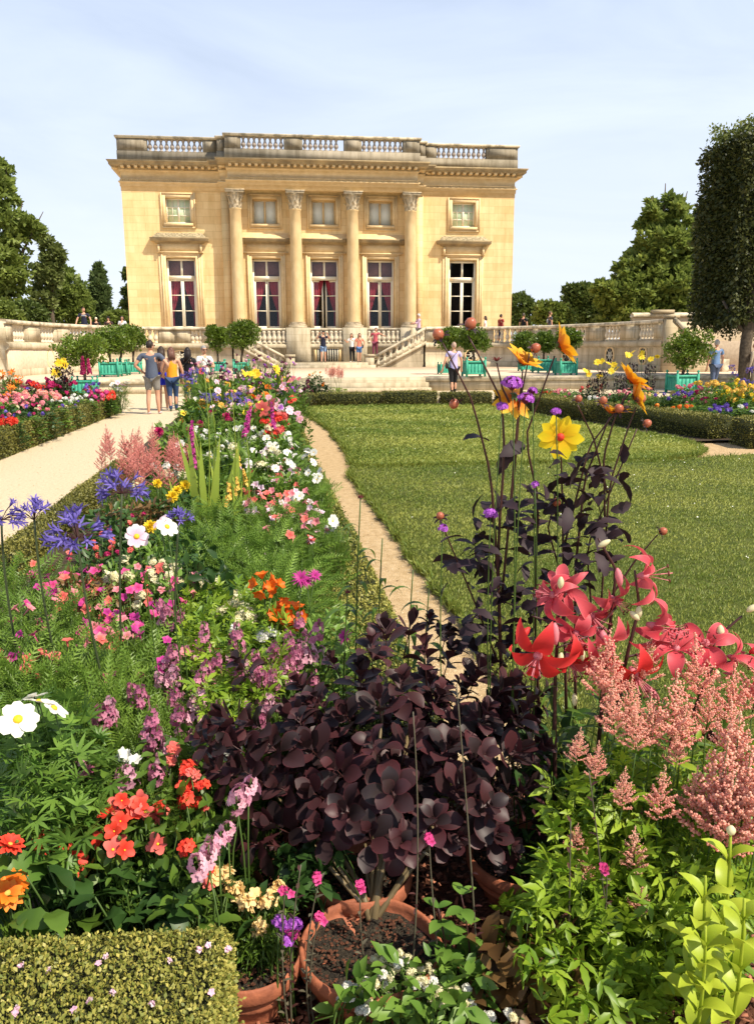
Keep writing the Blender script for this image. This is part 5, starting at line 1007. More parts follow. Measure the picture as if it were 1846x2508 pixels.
@cache
def agap(v=0, sz=1.):
    g = G(); n = 24 if v != 2 else 16
    fl = G(); S = strip(.025, .0068, 3, .75, -.75, .2, 'lance'); radial(fl, S, 6, .15, .002, .012, tone=True, base=.1, amp=.8, jit=.12); fl.lathe([(.0015, 0), (.004, .008), (.005, .016)], 6)
    FV = np.vstack(fl.V); FF = [f for f, _ in fl.F]; tmpl = (FV, FF)
    u = R.random(n); th = R.uniform(0, 6.28, n); el = -.05 + 1.35 * u ** 1.7 if v != 2 else .5 + .9 * u
    D = np.stack([np.cos(el) * np.cos(th), np.cos(el) * np.sin(th), np.sin(el)], -1); l = R.uniform(.034, .050, n)
    for k in range(n): g.tube([(0, 0, 0), D[k] * l[k] * .6 + [0, 0, .004], D[k] * l[k]], .0011, 3, mi=1, cap=False)
    Zd = D + np.array([0, 0, -.12]); T = np.stack([np.array(Vector(z).to_track_quat('Z', 'Y').to_matrix()) for z in Zd]); X = np.einsum('nij,kj->nki', T * R.uniform(.8, 1.1, n)[:, None, None], FV) + (D * l[:, None])[:, None]
    rr = np.clip(np.concatenate(fl.Rn)[None] * .6 + R.random((n, 1)) * .45, 0, 1)
    off = (np.arange(n) * len(FV))[:, None, None]
    g.raw(X.reshape(-1, 3), [(np.asarray(f)[None] + off).reshape(-1, f.shape[1]) for f in FF], 0, rr.ravel())
    return g.mesh('flower_head', [PM['agapanthus'], LM['dstem']])
STAR = None
def star_tmpl(n=5, r=1., w=.85, cup=.12, seg=2):
    g = G(); radial(g, strip(r, r * w, seg, .15, -.4, cup, 'wide'), n, .05, r * .05, 0, jit=.05); return np.vstack(g.V), np.vstack([f for f, _ in g.F])
FT = star_tmpl()
@cache
def verbena(r, n, v=0):
    g = G(); D = sph(n * 2); D = D[D[:, 2] > -.15][:n]; n = len(D); T = np.stack([np.array(Vector(z).to_track_quat('Z', 'Y').to_matrix()) for z in D + R.normal(0, .15, (n, 3))])
    g.scat(FT, T * .0062, D * np.array([r, r, r * .75]) * R.uniform(.88, 1.05, (n, 1)))
    g.lathe([(r * .15, -r * .6), (r * .7, -r * .1), (r * .75, r * .35), (r * .3, r * .6)], 10, mi=1); return g.mesh('flower_cluster', [PM['violet'], PM['plum']])
@cache
def plume(pet, h, v=0):
    """astilbe: branching cone crusted with tiny florets"""
    g = G(); P = []; nb = 27
    g.tube([(0, 0, 0), (0, 0, h * .5), (.004, .004, h)], [.0018, .0013, .0005], 4, mi=1)
    for k in range(nb):
        t = (k / nb) ** .9; z = h * (.02 + .78 * t); a = k * 2.4 + R.uniform(-.4, .4); L_ = h * .32 * (1 - t) ** .85 + .012; el = .45 + .55 * t; m = max(5, int(L_ / .0038))
        s = np.linspace(.1, 1, m); q = np.stack([np.cos(a) * np.cos(el) * L_ * s, np.sin(a) * np.cos(el) * L_ * s, z + np.sin(el) * L_ * s + .15 * L_ * s ** 2], -1)
        P.append(q); 
        if L_ > .04:
            for j in range(5): 
                b = a + R.choice([-1, 1]) * .8; o = q[int(m * (.2 + .14 * j))]; l2 = L_ * .36 * (1 - .12 * j); s2 = np.linspace(.1, 1, max(4, int(l2 / .004))); P.append(o + np.stack([np.cos(b) * l2 * s2, np.sin(b) * l2 * s2, .6 * l2 * s2], -1))
    zz = np.linspace(h * .75, h, 14); P.append(np.stack([zz * 0, zz * 0, zz], -1)); P = np.vstack(P); P = np.vstack([P, P[::2] + R.normal(0, .0022, P[::2].shape)]) + R.normal(0, .0012, (len(P) + len(P[::2]), 3))
    OC2 = (np.array([(1, 0, 0), (0, 1, 0), (-1, 0, 0), (0, -1, 0), (0, 0, 1.1), (0, 0, -.9)]), np.array([(0, 1, 4), (1, 2, 4), (2, 3, 4), (3, 0, 4), (1, 0, 5), (2, 1, 5), (3, 2, 5), (0, 3, 5)]))
    n = len(P); g.scat(OC2, scaled(frame(sph(n), R.uniform(0, 3, n)), R.uniform(.0018, .0032, n)), P, 0, np.clip(P[:, 2] / h * .35 + R.random(n) * .65, 0, 1))
    return g.mesh('flower_plume', [PM[pet], LM['stem']])
@cache
def spike(pet, h, r, n, fr=.012, v=0, full=1.):
    g = G(); t = R.random(n) ** .9; a = np.arange(n) * 2.4; D = np.stack([np.cos(a), np.sin(a), np.full(n, .25)], -1); T = np.stack([np.array(Vector(z).to_track_quat('Z', 'Y').to_matrix()) for z in D + R.normal(0, .2, (n, 3))])
    rr = r * (1.1 - .7 * t); g.scat(FT, T * (fr * (1.1 - .55 * t))[:, None, None], D * rr[:, None] + np.c_[t * 0, t * 0, t * h]); g.tube([(0, 0, -.02), (0, 0, h)], .0016, 4, mi=1)
    return g.mesh('flower_spike', [PM[pet], LM['stem']])
@cache
def cluster(pet, r, n, fr, v=0, flat=.6):
    g = G(); D = sph(n * 2); D = D[D[:, 2] > -.1][:n]; n = len(D); T = np.stack([np.array(Vector(z).to_track_quat('Z', 'Y').to_matrix()) for z in D + R.normal(0, .25, (n, 3))])
    g.scat(FT, T * fr * R.uniform(.7, 1.2, n)[:, None, None], D * np.array([r, r, r * flat]) * R.uniform(.7, 1.05, (n, 1))); return g.mesh('flower_cluster', [PM[pet]])
@cache
def trumpet(pet, r, v=0):
    g = G().lathe([(r * .08, -r * 1.6), (r * .12, -r * .8), (r * .22, 0)], 6); radial(g, strip(r, r * .95, 3, .45, -.8, .2, 'ovate'), 5, .25, r * .12, 0, jit=.06, tone=True, base=.1, amp=.9); return g.mesh('flower', [PM[pet]])
@cache
def alstro(v=0):
    g = G()
    for q in range(5):
        a = q * 1.256; T = rotz(a)[0] @ roty(np.array([.75]))[0]; S = strip(.040, .024, 4, .1, -.5, .35, 'obovate')
        c = np.array([math.cos(a), math.sin(a), .4]) * .022
        for k in range(6):
            M3 = np.array(Vector(c).to_track_quat('Z', 'Y').to_matrix()) @ rotz(k * 1.047)[0] @ roty(np.array([.85]))[0]; g.raw(S[0] @ M3.T + c, S[1], 0, np.clip(.9 - S[2], 0, 1))
    return g.mesh('flower', [PM['orange']])
# foliage masses of height 1
NE = None
def frond():
    V = []; F = []
    for i in range(7):
        t = i / 7; x = t; s = .34 * (1 - .5 * t)
        for sg in (-1, 1):
            b = len(V); V += [(x, 0, .1 * t), (x + .075, 0, .1 * t), (x + s * .75, sg * s * .75, .1 * t + .06)]; F.append((b, b + 1, b + 2))
            b = len(V); V += [(x + s * .35, sg * s * .35, .1 * t + .03), (x + s * .35 + .05, sg * s * .35, .1 * t + .03), (x + s * .95, sg * s * .3, .1 * t + .1)]; F.append((b, b + 1, b + 2))
    b = len(V); V += [(0, -.012, 0), (0, .012, 0), (1.12, 0, .12)]; F.append((b, b + 1, b + 2)); return np.array(V), np.array(F)
FR = frond()
def folmass(kind, n, r=.38, seed=0, ls=.16, top=1., low=.05):
    """a plant's leaves filling a loose column of radius r and height 1"""
    g = G(); z = low + (top - low) * R.random(n) ** .8; rr = r * np.sqrt(R.random(n)) * (1.05 - .45 * z ** 2); a = R.uniform(0, 6.28, n); P = np.stack([rr * np.cos(a), rr * np.sin(a), z], -1)
    X = np.stack([np.cos(a), np.sin(a), np.full(n, .45)], -1) + R.normal(0, .55, (n, 3)); T = scaled(frame(X, R.normal(0, .5, n)), ls * R.uniform(.6, 1.3, n)); tone = np.clip(z * .5 + R.random(n) * .5, 0, 1)
    tm = {'feather': FR, 'leafy': LF, 'lance': None}[kind] if kind in ('feather', 'leafy') else None
    if kind == 'lance': S = strip(1, .20, 4, .3, -1.2, .2, 'lance'); tm = (S[0], S[1])
    if kind == 'strap': S = strip(1, .07, 6, .2, -.9, .3, 'strap'); tm = (S[0], S[1]); n = min(n, 40); P = np.stack([.25 * rr * np.cos(a), .25 * rr * np.sin(a), 0 * z], -1)[:n]; X = np.stack([np.cos(a) * .25, np.sin(a) * .25, np.ones(len(a))], -1)[:n]; T = scaled(frame(X, R.normal(0, .5, n)), R.uniform(.6, 1., n)); tone = R.random(n)
    g.scat(tm, T, P, 0, tone)
    for k in range(7): b = R.uniform(0, 6.28); q = r * .6; g.tube([(0, 0, 0), (q * .5 * math.cos(b), q * .5 * math.sin(b), .45), (q * math.cos(b), q * math.sin(b), .9)], [.012, .009, .004], 4, mi=1)
    return g
FM = {}
def fol(kind, m, n, ls, v=0, r=.38, top=1.):
    key = (kind, m, n, ls, v, r)
    if key not in FM: FM[key] = folmass(kind, n, r, ls=ls, top=top).mesh('foliage', [LM[m], LM['stem']])
    return FM[key]
def quat(d, spin=0.): return (Vector(d).to_track_quat('Z', 'Y').to_matrix() @ Matrix.Rotation(spin, 3, 'Z')).to_euler()
def tocam(p): d = CAM - np.asarray(p); return d / np.linalg.norm(d)
def head(name, me, root, p, d, s=1., spin=None, label=None):
    """a flower at world point p facing d, child of root (roots are never rotated or scaled)"""
    o = obj(name, me, root, np.asarray(p) - np.array(root.location), None, s, label); o.rotation_euler = quat(d, R.uniform(0, 6.28) if spin is None else spin); return o
def stemline(g, a, b, bow=(0, 0, 0), r=(.004, .003), n=6, mi=0, seg=5):
    a, b, bow = map(np.asarray, (a, b, bow)); t = np.linspace(0, 1, n)[:, None]; P = a * (1 - t) + b * t + bow * (4 * t * (1 - t)); g.tube(P, np.linspace(r[0], r[1], n), seg, mi=mi); return P
YT = [(770, 15.), (800, 12.5), (850, 10.5), (900, 9.), (950, 7.4), (1000, 6.3), (1050, 5.5), (1100, 4.9), (1175, 4.1), (1250, 3.55), (1325, 3.1), (1400, 2.75), (1475, 2.48), (1550, 2.27), (1625, 2.1), (1700, 1.98), (1775, 1.9), (1850, 1.82), (1950, 1.72), (2050, 1.64), (2244, 1.5)]
def Yof(y): return float(np.interp(y, [a for a, _ in YT], [b for _, b in YT]))
def where(x, y):
    """plain words for a spot of the flower bed"""
    z = [(0, 150, 1100, 1330, 'under the leftmost agapanthus'), (150, 330, 1100, 1330, 'behind the agapanthus stems'), (330, 480, 1080, 1330, 'by the creamy flowers'), (480, 720, 1050, 1260, 'in the feathery mass'),
         (0, 260, 1330, 1560, 'above the big white cosmos'), (260, 480, 1330, 1560, 'left of the smoke bush'), (480, 780, 1260, 1560, 'between alstroemeria and smoke bush'), (0, 200, 1560, 1900, 'under the big white cosmos'),
         (200, 480, 1560, 1900, 'around the scarlet begonias'), (480, 640, 1560, 2100, 'beside the snapdragons'), (200, 430, 920, 1100, 'by the salmon astilbe'), (430, 560, 900, 1100, 'around the lime strap leaves'), (560, 720, 900, 1100, 'near the dirt path'),
         (340, 470, 780, 920, 'before the walking people'), (470, 560, 780, 920, 'mid far end of bed'), (560, 680, 780, 920, 'far corner of the bed'), (0, 9999, 0, 9999, 'in the long bed')]
    for a, b, c, d, w in z:
        if a <= x < b and c <= y < d: return w
# kinds for massed planting: foliage mesh list, flower mesh list, flowers per plant, head scale, facing (0 sky .. 1 camera)
def plant_at(name, label, cat, group, x, y, folm, flw, nf=4, spread=.5, Y=None, fs=1., face=.35, stemc='stem', fname='flower', w=1., zbase=.05, hang=0., drop=.16):
    """a plant whose flowers reach picture point (x, y); grows from the soil"""
    Y = Yof(y) if Y is None else Y; p = at(x, y, Y); h = max(.12, p[2] - zbase); root = thing(name, label, cat, (p[0], p[1], zbase), 0, group)
    if folm is not None:
        o = obj('foliage', folm, root, (0, 0, 0), (0, 0, R.uniform(0, 6.28)), (w, w, max(.08, (h - .03) * (1 - drop)))); 
    if flw and nf:
        g = G()
        for k in range(nf):
            a = R.uniform(0, 6.28); q = spread * math.sqrt(R.random()) * (0 if nf == 1 else 1); e = np.array([p[0] + q * math.cos(a), p[1] + q * math.sin(a), p[2] - abs(R.normal(0, .10)) * h * (nf > 1)])
            stemline(g, (p[0] + q * .3 * math.cos(a) - root.location[0], p[1] + q * .3 * math.sin(a) - root.location[1], 0), e - np.array(root.location), (R.normal(0, .03), R.normal(0, .03), 0), (.0035, .002), 5)
            vr = .12 if ('spike' in fname or 'plume' in fname) else .5; d = np.array([R.normal(0, vr), R.normal(0, vr), 1 - face]) + tocam(e) * face * 1.3; d[2] -= hang
            head(fname, flw[R.integers(len(flw))], root, e, d, fs * R.uniform(.85, 1.15))
        if fname == 'flower' and R.random() < .6:
            for k in range(2): e = np.array([p[0] + R.normal(0, spread * .6 + .01), p[1] + R.normal(0, .02), p[2] - abs(R.normal(0, .05))]); stemline(g, (0, 0, h * .4), e - np.array(root.location), (0, 0, 0), (.002, .0014), 4); head('bud', bud('stem', .014, .005), root, e, (R.normal(0, .3), 0, 1), fs)
        g.build('stem', LM[stemc], root)
    return root
# ================================================================ the flower beds
def col3(v): return np.asarray(v, float)
# ---- bark mulch, near soil
M['mulchbed'] = mat('mulch_ground', (.06, .022, .012), (.16, .06, .03), 30., bump=.9, bscale=70)
S_(G().box((-.12, 1.0, -.1), (3.2, 2.62, .062)).build('mulch_bed', M['mulchbed']))
M['chip'] = leafmat('bark_chip', (.09, .03, .016), (.46, .18, .10), 0, .8, orand=0)
g = G(); n = 9000; P = np.c_[R.uniform(-.13, 1.8, n), R.uniform(1.05, 2.6, n), .064 + R.random(n) * .022]
ch = (np.array([(0, -.5, 0), (1, -.35, .05), (1.1, .4, 0), (.1, .5, .06), (0, -.45, .22), (1, -.3, .2), (1.05, .35, .18), (.12, .45, .24)]), np.array([(4, 5, 6, 7), (0, 1, 5, 4), (1, 2, 6, 5), (2, 3, 7, 6), (3, 0, 4, 7)]))
T = rotz(R.uniform(0, 6.28, n)) @ roty(R.normal(0, .3, n)) @ rotx(R.normal(0, .35, n)); sc_ = np.stack([R.uniform(.008, .03, n), R.uniform(.005, .014, n), R.uniform(.008, .016, n)], -1)
g.scat(ch, T * sc_[:, None, :], P, 0, R.beta(1.5, 2.2, n)); tag(g.build('bark_chips', M['chip']), 'red brown bark chips covering the ground between the pots', 'bark mulch', kind='stuff')
# ---- terracotta pots
M['terra'] = mat('terracotta', (.20, .065, .035), (.50, .165, .08), 14., rough=.7, bump=.15, lo=.3, hi=.7)
M['potsoil'] = mat('potting_soil', (.018, .014, .010), (.07, .055, .035), 60., bump=1., bscale=160)
def pot(x, y, r, ztop, label):
    c = atz(x, y, ztop); o = thing('flower_pot', label, 'flower pot', (c[0], c[1], ztop - .26)); k = r / .165
    prof = [(.10, 0), (.118, .13), (.133, .175), (.146, .180), (.150, .190), (.146, .200), (.152, .206), (.163, .212), (.170, .222), (.172, .240), (.168, .253), (.163, .258), (.157, .254), (.155, .24), (.152, .22), (.02, .21)]
    G().lathe([(a * k, b) for a, b in prof], 48).build('pot_body', M['terra'], o, True)
    g = G(); m = 40; a = np.linspace(0, 2 * np.pi, m, endpoint=False); V = [(0, 0, .232)]
    for q, rr in enumerate((.05, .1, .152)): V += [(rr * k * math.cos(t), rr * k * math.sin(t),   .226 + .008 * math.sin(5 * t + q) + .004 * R.normal()) for t in a]
    F3 = np.array([(0, 1 + j, 1 + (j + 1) % m) for j in range(m)]); F4 = np.array([(1 + q * m + j, 1 + (q + 1) * m + j, 1 + (q + 1) * m + (j + 1) % m, 1 + q * m + (j + 1) % m) for q in range(2) for j in range(m)])
    g.raw(V, [F3, F4]); n = 500; rr = .14 * k * np.sqrt(R.random(n)); b = R.uniform(0, 6.28, n); g.scat(OC, scaled(rotz(b), R.uniform(.002, .006, n)), np.stack([rr * np.cos(b), rr * np.sin(b), np.full(n, .232)], -1), 1)
    g.build('pot_soil', [M['potsoil'], M['mulchbed']], o); return c
pc = pot(812, 2065, .168, .205, 'largest terracotta pot, in front with dark soil showing and the smoke bush stem behind it')
pot(545, 2082, .125, .20, 'terracotta pot between the clipped hedge and the largest pot')
pot(790, 1905, .135, .21, 'terracotta pot standing behind the largest pot, under the smoke bush branches')
pot(1150, 1862, .16, .20, 'dark shaded terracotta pot under the right side of the smoke bush')
pot(480, 1945, .12, .19, 'terracotta pot half hidden behind the yellow snapdragons')

# ---- purple smoke bush
sb = thing('smoke_bush', 'large smoke bush with round dark purple leaves filling the middle foreground', 'shrub', (pc[0] + .02, pc[1] + .12, .17)); so_ = np.array(sb.location)
SLS = [strip(1, w_, 6, a_, b_, c_, 'obovate', edge=True) for w_, a_, b_, c_ in ((.66, .25, -.55, .22), (.72, .1, -.9, .35), (.60, .4, -.2, .1), (.68, .3, -1.2, .15))]
ros = []
for (x, y, Y, s) in [(845, 1390, 2.25, 1.), (815, 1420, 2.2, .9), (900, 1370, 2.3, .8), (930, 1430, 2.22, .95), (985, 1440, 2.3, .7), (880, 1500, 2.15, 1.), (830, 1540, 2.1, 1.), (960, 1530, 2.15, .95), (1020, 1500, 2.25, .7), (1070, 1460, 2.3, .8), (1110, 1500, 2.2, .9), (1060, 1570, 2.1, 1.), (1150, 1560, 2.1, .9),
                     (700, 1540, 2.15, .95), (760, 1570, 2.1, .9), (560, 1590, 2.0, 1.), (520, 1640, 1.97, 1.), (450, 1625, 1.98, .85), (500, 1575, 2.0, .9), (480, 1690, 1.94, .9), (535, 1690, 1.92, .95), (600, 1640, 1.98, 1.), (680, 1640, 2., 1.), (470, 1600, 2.0, .8), (740, 1690, 1.95, 1.05), (820, 1640, 1.98, 1.1), (900, 1620, 2.0, 1.), (860, 1740, 1.88, 1.2), (980, 1640, 1.98, 1.05), (1050, 1660, 1.95, 1.05), (1130, 1650, 2.0, 1.05), (1180, 1640, 2.05, .9), (1150, 1730, 1.95, 1.),
                     (1060, 1770, 1.86, 1.1), (1010, 1720, 1.9, 1.), (950, 1800, 1.85, 1.), (1080, 1830, 1.84, .9), (760, 1780, 1.86, 1.05), (690, 1740, 1.92, 1.), (620, 1730, 1.95, 1.), (560, 1720, 2.0, .9), (520, 1760, 1.98, .85), (600, 1810, 1.9, .95), (550, 1850, 1.88, .85), (810, 1830, 1.82, .95), (880, 1850, 1.82, .85), (1000, 1840, 1.84, .8), (1110, 1860, 1.88, .8), (700, 1820, 1.88, .95), (660, 1590, 2.1, .9), (640, 1690, 2.0, .9), (1190, 1790, 1.98, .8), (790, 1480, 2.2, .9), (1000, 1580, 2.1, .9), (730, 1450, 2.35, .6), (1120, 1440, 2.4, .6), (980, 1385, 2.35, .5), (940, 1360, 2.35, .55), (720, 1620, 2.1, .9), (900, 1560, 2.2, .9), (780, 1740, 2.0, .9), (930, 1700, 2.0, 1.), (1020, 1780, 2.0, .9), (860, 1680, 2.1, 1.), (650, 1780, 2.05, .9), (570, 1680, 2.1, .9), (1100, 1600, 2.2, .9), (1090, 1720, 2.1, .9)]: ros.append((at(x, y, Y), s))
center = at(850, 1750, 2.15); gs = G()
for k in range(26): ros.append((center + R.normal(0, 1, 3) * np.array([.30, .14, .15]) + [0, .06, .02], .85))
for k in range(46): ros.append((at(R.uniform(640, 1200), R.uniform(1490, 1720), R.uniform(2.15, 2.4)), .9))
for k in range(12): ros.append((at(R.uniform(960, 1180), R.uniform(1470, 1620), R.uniform(2.2, 2.4)), .9))
for q, (p, s) in enumerate(ros):
    ax = (p - center) * np.array([1, .6, .8]) + np.array([0, -.08, .22]) + R.normal(0, .06, 3); ax /= np.linalg.norm(ax); B = np.array(Vector(ax).to_track_quat('Z', 'Y').to_matrix())
    SLF = SLS[q % 4]; n = int(R.integers(9, 14)); a = np.arange(n) * 2.4 + R.uniform(0, 6); t = np.linspace(0, 1, n); tilt = .05 + 1.15 * t; L_ = (.080 - .036 * t) * s * 1.06
    T = np.einsum('ij,njk->nik', B, rotz(a) @ roty(tilt + R.normal(0, .15, n)) @ rotx(R.normal(0, .22, n))); T = scaled(T, L_)
    base = p - so_ + ax * (-.05 + .07 * t[:, None]) * s + np.einsum('nij,j->ni', T, [.12, 0, 0])
    g = G(); rn = np.clip(SLF[2][None] * .8 + R.uniform(-.3, .25, (n, 1)), 0, 1).ravel(); X = np.einsum('nij,kj->nki', T, SLF[0]) + base[:, None]; off = (np.arange(n) * len(SLF[0]))[:, None, None]
    g.raw(X.reshape(-1, 3), (SLF[1][None] + off).reshape(-1, 4), 0, rn)
    for j in range(0, n, 2): g.tube([p - so_ + ax * (-.05 + .07 * t[j]) * s, base[j] + T[j] @ [.1, 0, 0]], .0009, 3, mi=1, cap=False)
    g.tube([p - so_ - ax * .1, p - so_ + ax * .03], [.0022, .0012], 5, mi=1)
    ros[q] = g; 
n = len(ros)
for part in range(4):
    g = G()
    for r_ in ros[part::4]:
        for V_, R_ in zip(r_.V, r_.Rn): pass
        k0 = g.n; g.V += r_.V; g.Rn += r_.Rn; g.F += [(f + k0, m) for f, m in r_.F]; g.n += r_.n
    g.build('foliage', [LM['smoke'], LM['dstem']], sb, True)
g = G(); b0 = np.array([0, 0, 0])
for (x, y, Y, r_) in ((745, 1870, 1.95, .009), (840, 1780, 2.0, .011), (800, 1850, 1.98, .007), (1000, 1720, 2.1, .008), (620, 1720, 2.1, .006), (900, 1560, 2.2, .008), (1090, 1660, 2.12, .006), (850, 1450, 2.25, .005), (560, 1700, 2.1, .005)):
    e = at(x, y, Y) - so_; g = G(); g.tube([b0 + R.normal(0, .01, 3) * [1, 1, 0], b0 * .5 + e * .5 + R.normal(0, .012, 3), e], [r_ * 1.1, r_, r_ * .6], 7); g.build('stem', LM['wood'], sb, True)
# petiole sprigs standing on top are part of the foliage above

# ---- generic fills --------------------------------------------------------
def scatter_leaves(name, label, cat, leaf, region, n, size, m, Yr, up=.35, group=None, tmpl=None, stems=30, tones=None):
    """a broad leafy plant: leaves spread through the volume seen in a picture region, between two distances"""
    xs, ys = region[:, 0], region[:, 1]; bx = (xs.min(), xs.max(), ys.min(), ys.max()); Q = np.c_[R.uniform(bx[0], bx[1], n * 3), R.uniform(bx[2], bx[3], n * 3)]; Q = Q[inpoly(Q, region)][:n]
    P = np.array([at(x, y, max(1.2, Yof(y) * R.uniform(*Yr))) for x, y in Q]); P[:, 2] = np.maximum(P[:, 2], .07); c = P.mean(0); c[2] = .05
    root = thing(name, label, cat, c, 0, group); n = len(P); X = R.normal(0, .6, (n, 3)) + np.array([0, -.35, up]); T = scaled(frame(X, R.normal(0, .5, n)), size * R.uniform(.6, 1.35, n)); g = G()
    g.scat(tmpl or LF, T, P - c, 0, np.clip(R.random(n) * .8 + .1 * np.sin(P[:, 0] * 9), 0, 1)); g.build('foliage', LM[m] if isinstance(m, str) else m, root)
    if stems:
        g = G()
        for k in R.choice(n, min(stems, n), replace=False):
            b = P[k] * [1, 1, 0] + [R.normal(0, .05), R.normal(.05, .04), .04]; stemline(g, b - c, P[k] - c, (R.normal(0, .02), R.normal(0, .02), 0), (.003, .0015), 5)
        g.build('stem', LM['stem'], root)
    return root
def serr():      # three-part serrated leaf
    g = G(); S = strip(1, .42, 7, .1, -.45, .25, 'lance'); V = S[0].copy(); w = V.reshape(8, 3, 3); w[1::2, 0, 1] *= .78; w[1::2, 2, 1] *= .78; V = w.reshape(-1, 3)
    for a, s, o in ((0, 1., .45), (.85, .78, .30), (-.85, .78, .30)):
        T = rotz(a)[0]; g.raw((V * s) @ T.T + [o, 0, 0], S[1])
    g.raw([(0, -.012, 0), (0, .012, 0), (.5, 0, .02)], np.array([(0, 1, 2)])); return np.vstack(g.V) / 1.45, [f for f, _ in g.F if f.shape[1] == 4] + [f for f, _ in g.F if f.shape[1] == 3]
SE3 = serr()
def palm():      # deeply cut leaf of many fingers
    g = G()
    for a in (-1.5, -.9, -.35, .2, .75, 1.35):
        S = strip(.6, .13, 4, .2, -.5, .2, 'lance'); T = rotz(a)[0]; g.raw(S[0] @ T.T + [.35, 0, 0], S[1])
    g.raw([(0, -.012, 0), (0, .012, 0), (.4, 0, .02)], np.array([(0, 1, 2)])); return np.vstack(g.V), [f for f, _ in g.F if f.shape[1] == 4] + [f for f, _ in g.F if f.shape[1] == 3]
PL = palm()
A_ = np.array
# right: astilbe leaves
scatter_leaves('astilbe_foliage', 'bright green divided astilbe leaves filling the bottom right below the peach plumes', 'foliage plant', None, A_([(1215, 1720), (1320, 1640), (1652, 1640), (1652, 2000), (1560, 2244), (1180, 2244), (1100, 2010), (1190, 1900)]), 2500, .074, 'lime', (.93, 1.12), tmpl=SE3, stems=80)
scatter_leaves('astilbe_foliage', 'lower layer of darker divided leaves in the shade beneath the astilbe', 'foliage plant', None, A_([(1150, 1900), (1652, 1700), (1652, 2244), (1120, 2244)]), 1000, .08, 'serrate', (1.08, 1.25), tmpl=SE3, stems=30)
scatter_leaves('lily_foliage', 'dark green lance shaped lily leaves behind the peach plumes', 'foliage plant', None, A_([(1210, 1520), (1330, 1480), (1652, 1600), (1652, 1800), (1230, 1850), (1190, 1700)]), 420, .10, 'leafy', (1.05, 1.22), tmpl=strip(1, .16, 4, .2, -.8, .2, 'lance')[:2], stems=30)
scatter_leaves('leafy_plant', 'deep green shaded leaves between the smoke bush and the dark pot on the right', 'foliage plant', None, A_([(1150, 1640), (1260, 1560), (1300, 1800), (1180, 1960), (1110, 1880)]), 260, .07, 'deep', (1.02, 1.2), stems=20)
# left foreground greens
scatter_leaves('cut_leaved_plant', 'lush plant with finger shaped deep green leaves below the white cosmos', 'foliage plant', None, A_([(0, 1560), (160, 1540), (240, 1640), (230, 1800), (150, 1900), (0, 1830)]), 520, .085, 'serrate', (.95, 1.12), tmpl=PL, stems=40)
scatter_leaves('leafy_plant', 'tangle of small dark green leaves around the scarlet begonias', 'foliage plant', None, A_([(180, 1640), (450, 1600), (520, 1760), (470, 1900), (420, 1990), (180, 1900)]), 1100, .042, 'leafy', (.97, 1.15), stems=70)
scatter_leaves('leafy_plant', 'fresh green serrated leaves left of the mauve flowers, above the smoke bush', 'foliage plant', None, A_([(400, 1290), (560, 1280), (640, 1380), (640, 1500), (480, 1600), (420, 1540), (400, 1400)]), 1300, .055, 'lime', (.97, 1.12), tmpl=SE3, stems=60)
scatter_leaves('leafy_plant', 'dark rounded leaves in the shadow beside the feathery mass', 'foliage plant', None, A_([(360, 1150), (480, 1200), (520, 1290), (430, 1310), (380, 1250)]), 300, .06, 'deep', (.98, 1.12), stems=20)
scatter_leaves('leafy_plant', 'dark broad leaved plant in the shade left of the pots', 'foliage plant', None, A_([(80, 1830), (460, 1850), (560, 1930), (640, 1990), (560, 2060), (300, 1990), (120, 1990)]), 420, .06, 'deep', (1.0, 1.15), stems=20)
scatter_leaves('leafy_plant', 'shaded greenery between the largest pot and the pot behind it', 'foliage plant', None, A_([(600, 1870), (760, 1860), (720, 1960), (620, 1990)]), 200, .05, 'deep', (1.02, 1.15), stems=12)
scatter_leaves('leafy_plant', 'mixed green and bronze leaves at the bottom edge right of the centre', 'foliage plant', None, A_([(1040, 2080), (1230, 2020), (1330, 2244), (1030, 2244)]), 200, .075, 'bronze', (.97, 1.08), stems=20)
scatter_leaves('leafy_plant', 'green oval leaves at the bottom edge around the white tufted flowers', 'foliage plant', None, A_([(740, 2170), (820, 2110), (1060, 2080), (1080, 2244), (720, 2244)]), 360, .05, 'serrate', (.96, 1.06), stems=40)
# big leaves bottom left
def bigleaves(label, cen, n, L_, m, Y, wd=.55, sp=60, shape='ovate', edgewave=.15, tilt=.25):
    c = at(cen[0], cen[1], Y); c = A_([c[0], c[1], .06]); root = thing('broad_leaved_plant', label, 'foliage plant', c); S = strip(1, wd, 8, .35, -.9, .18, shape); V = S[0].copy().reshape(9, 3, 3); V[1::2, [0, 2], 1] *= 1 - edgewave; V[:, [0, 2], 2] += .03 * np.sin(np.arange(9) * 2.1)[:, None]; V = V.reshape(-1, 3)
    for k in range(n):
        p = at(cen[0] + R.normal(0, sp), cen[1] + R.normal(0, sp * .45), Y * R.uniform(.97, 1.06)) - c; d = A_([R.normal(0, .8), R.normal(-.5, .5), R.normal(tilt, .3)]); T = frame(d[None], R.normal(0, .3, 1))[0] * L_ * R.uniform(.7, 1.25)
        g = G(); g.raw(V @ T.T + p, S[1], 0, np.clip(S[2] * .4 + R.uniform(0, .5), 0, 1)); stemline(g, (R.normal(0, .02), R.normal(.02, .02), 0), p, (0, 0, .01), (.003, .002), 5, mi=1); g.build('leaf', [LM[m], LM['stem']], root, True)
    return root
bigleaves('large dark green crinkled leaves spreading over the back of the corner hedge', (90, 2000), 14, .09, 'deep', 1.76, sp=75)
bigleaves('broad veined green leaves in front of the red zinnias', (240, 1985), 14, .10, 'leafy', 1.79, sp=55)
bigleaves('toothed green leaves under the scarlet begonias', (250, 1880), 16, .075, 'leafy', 1.84, wd=.6, sp=75)
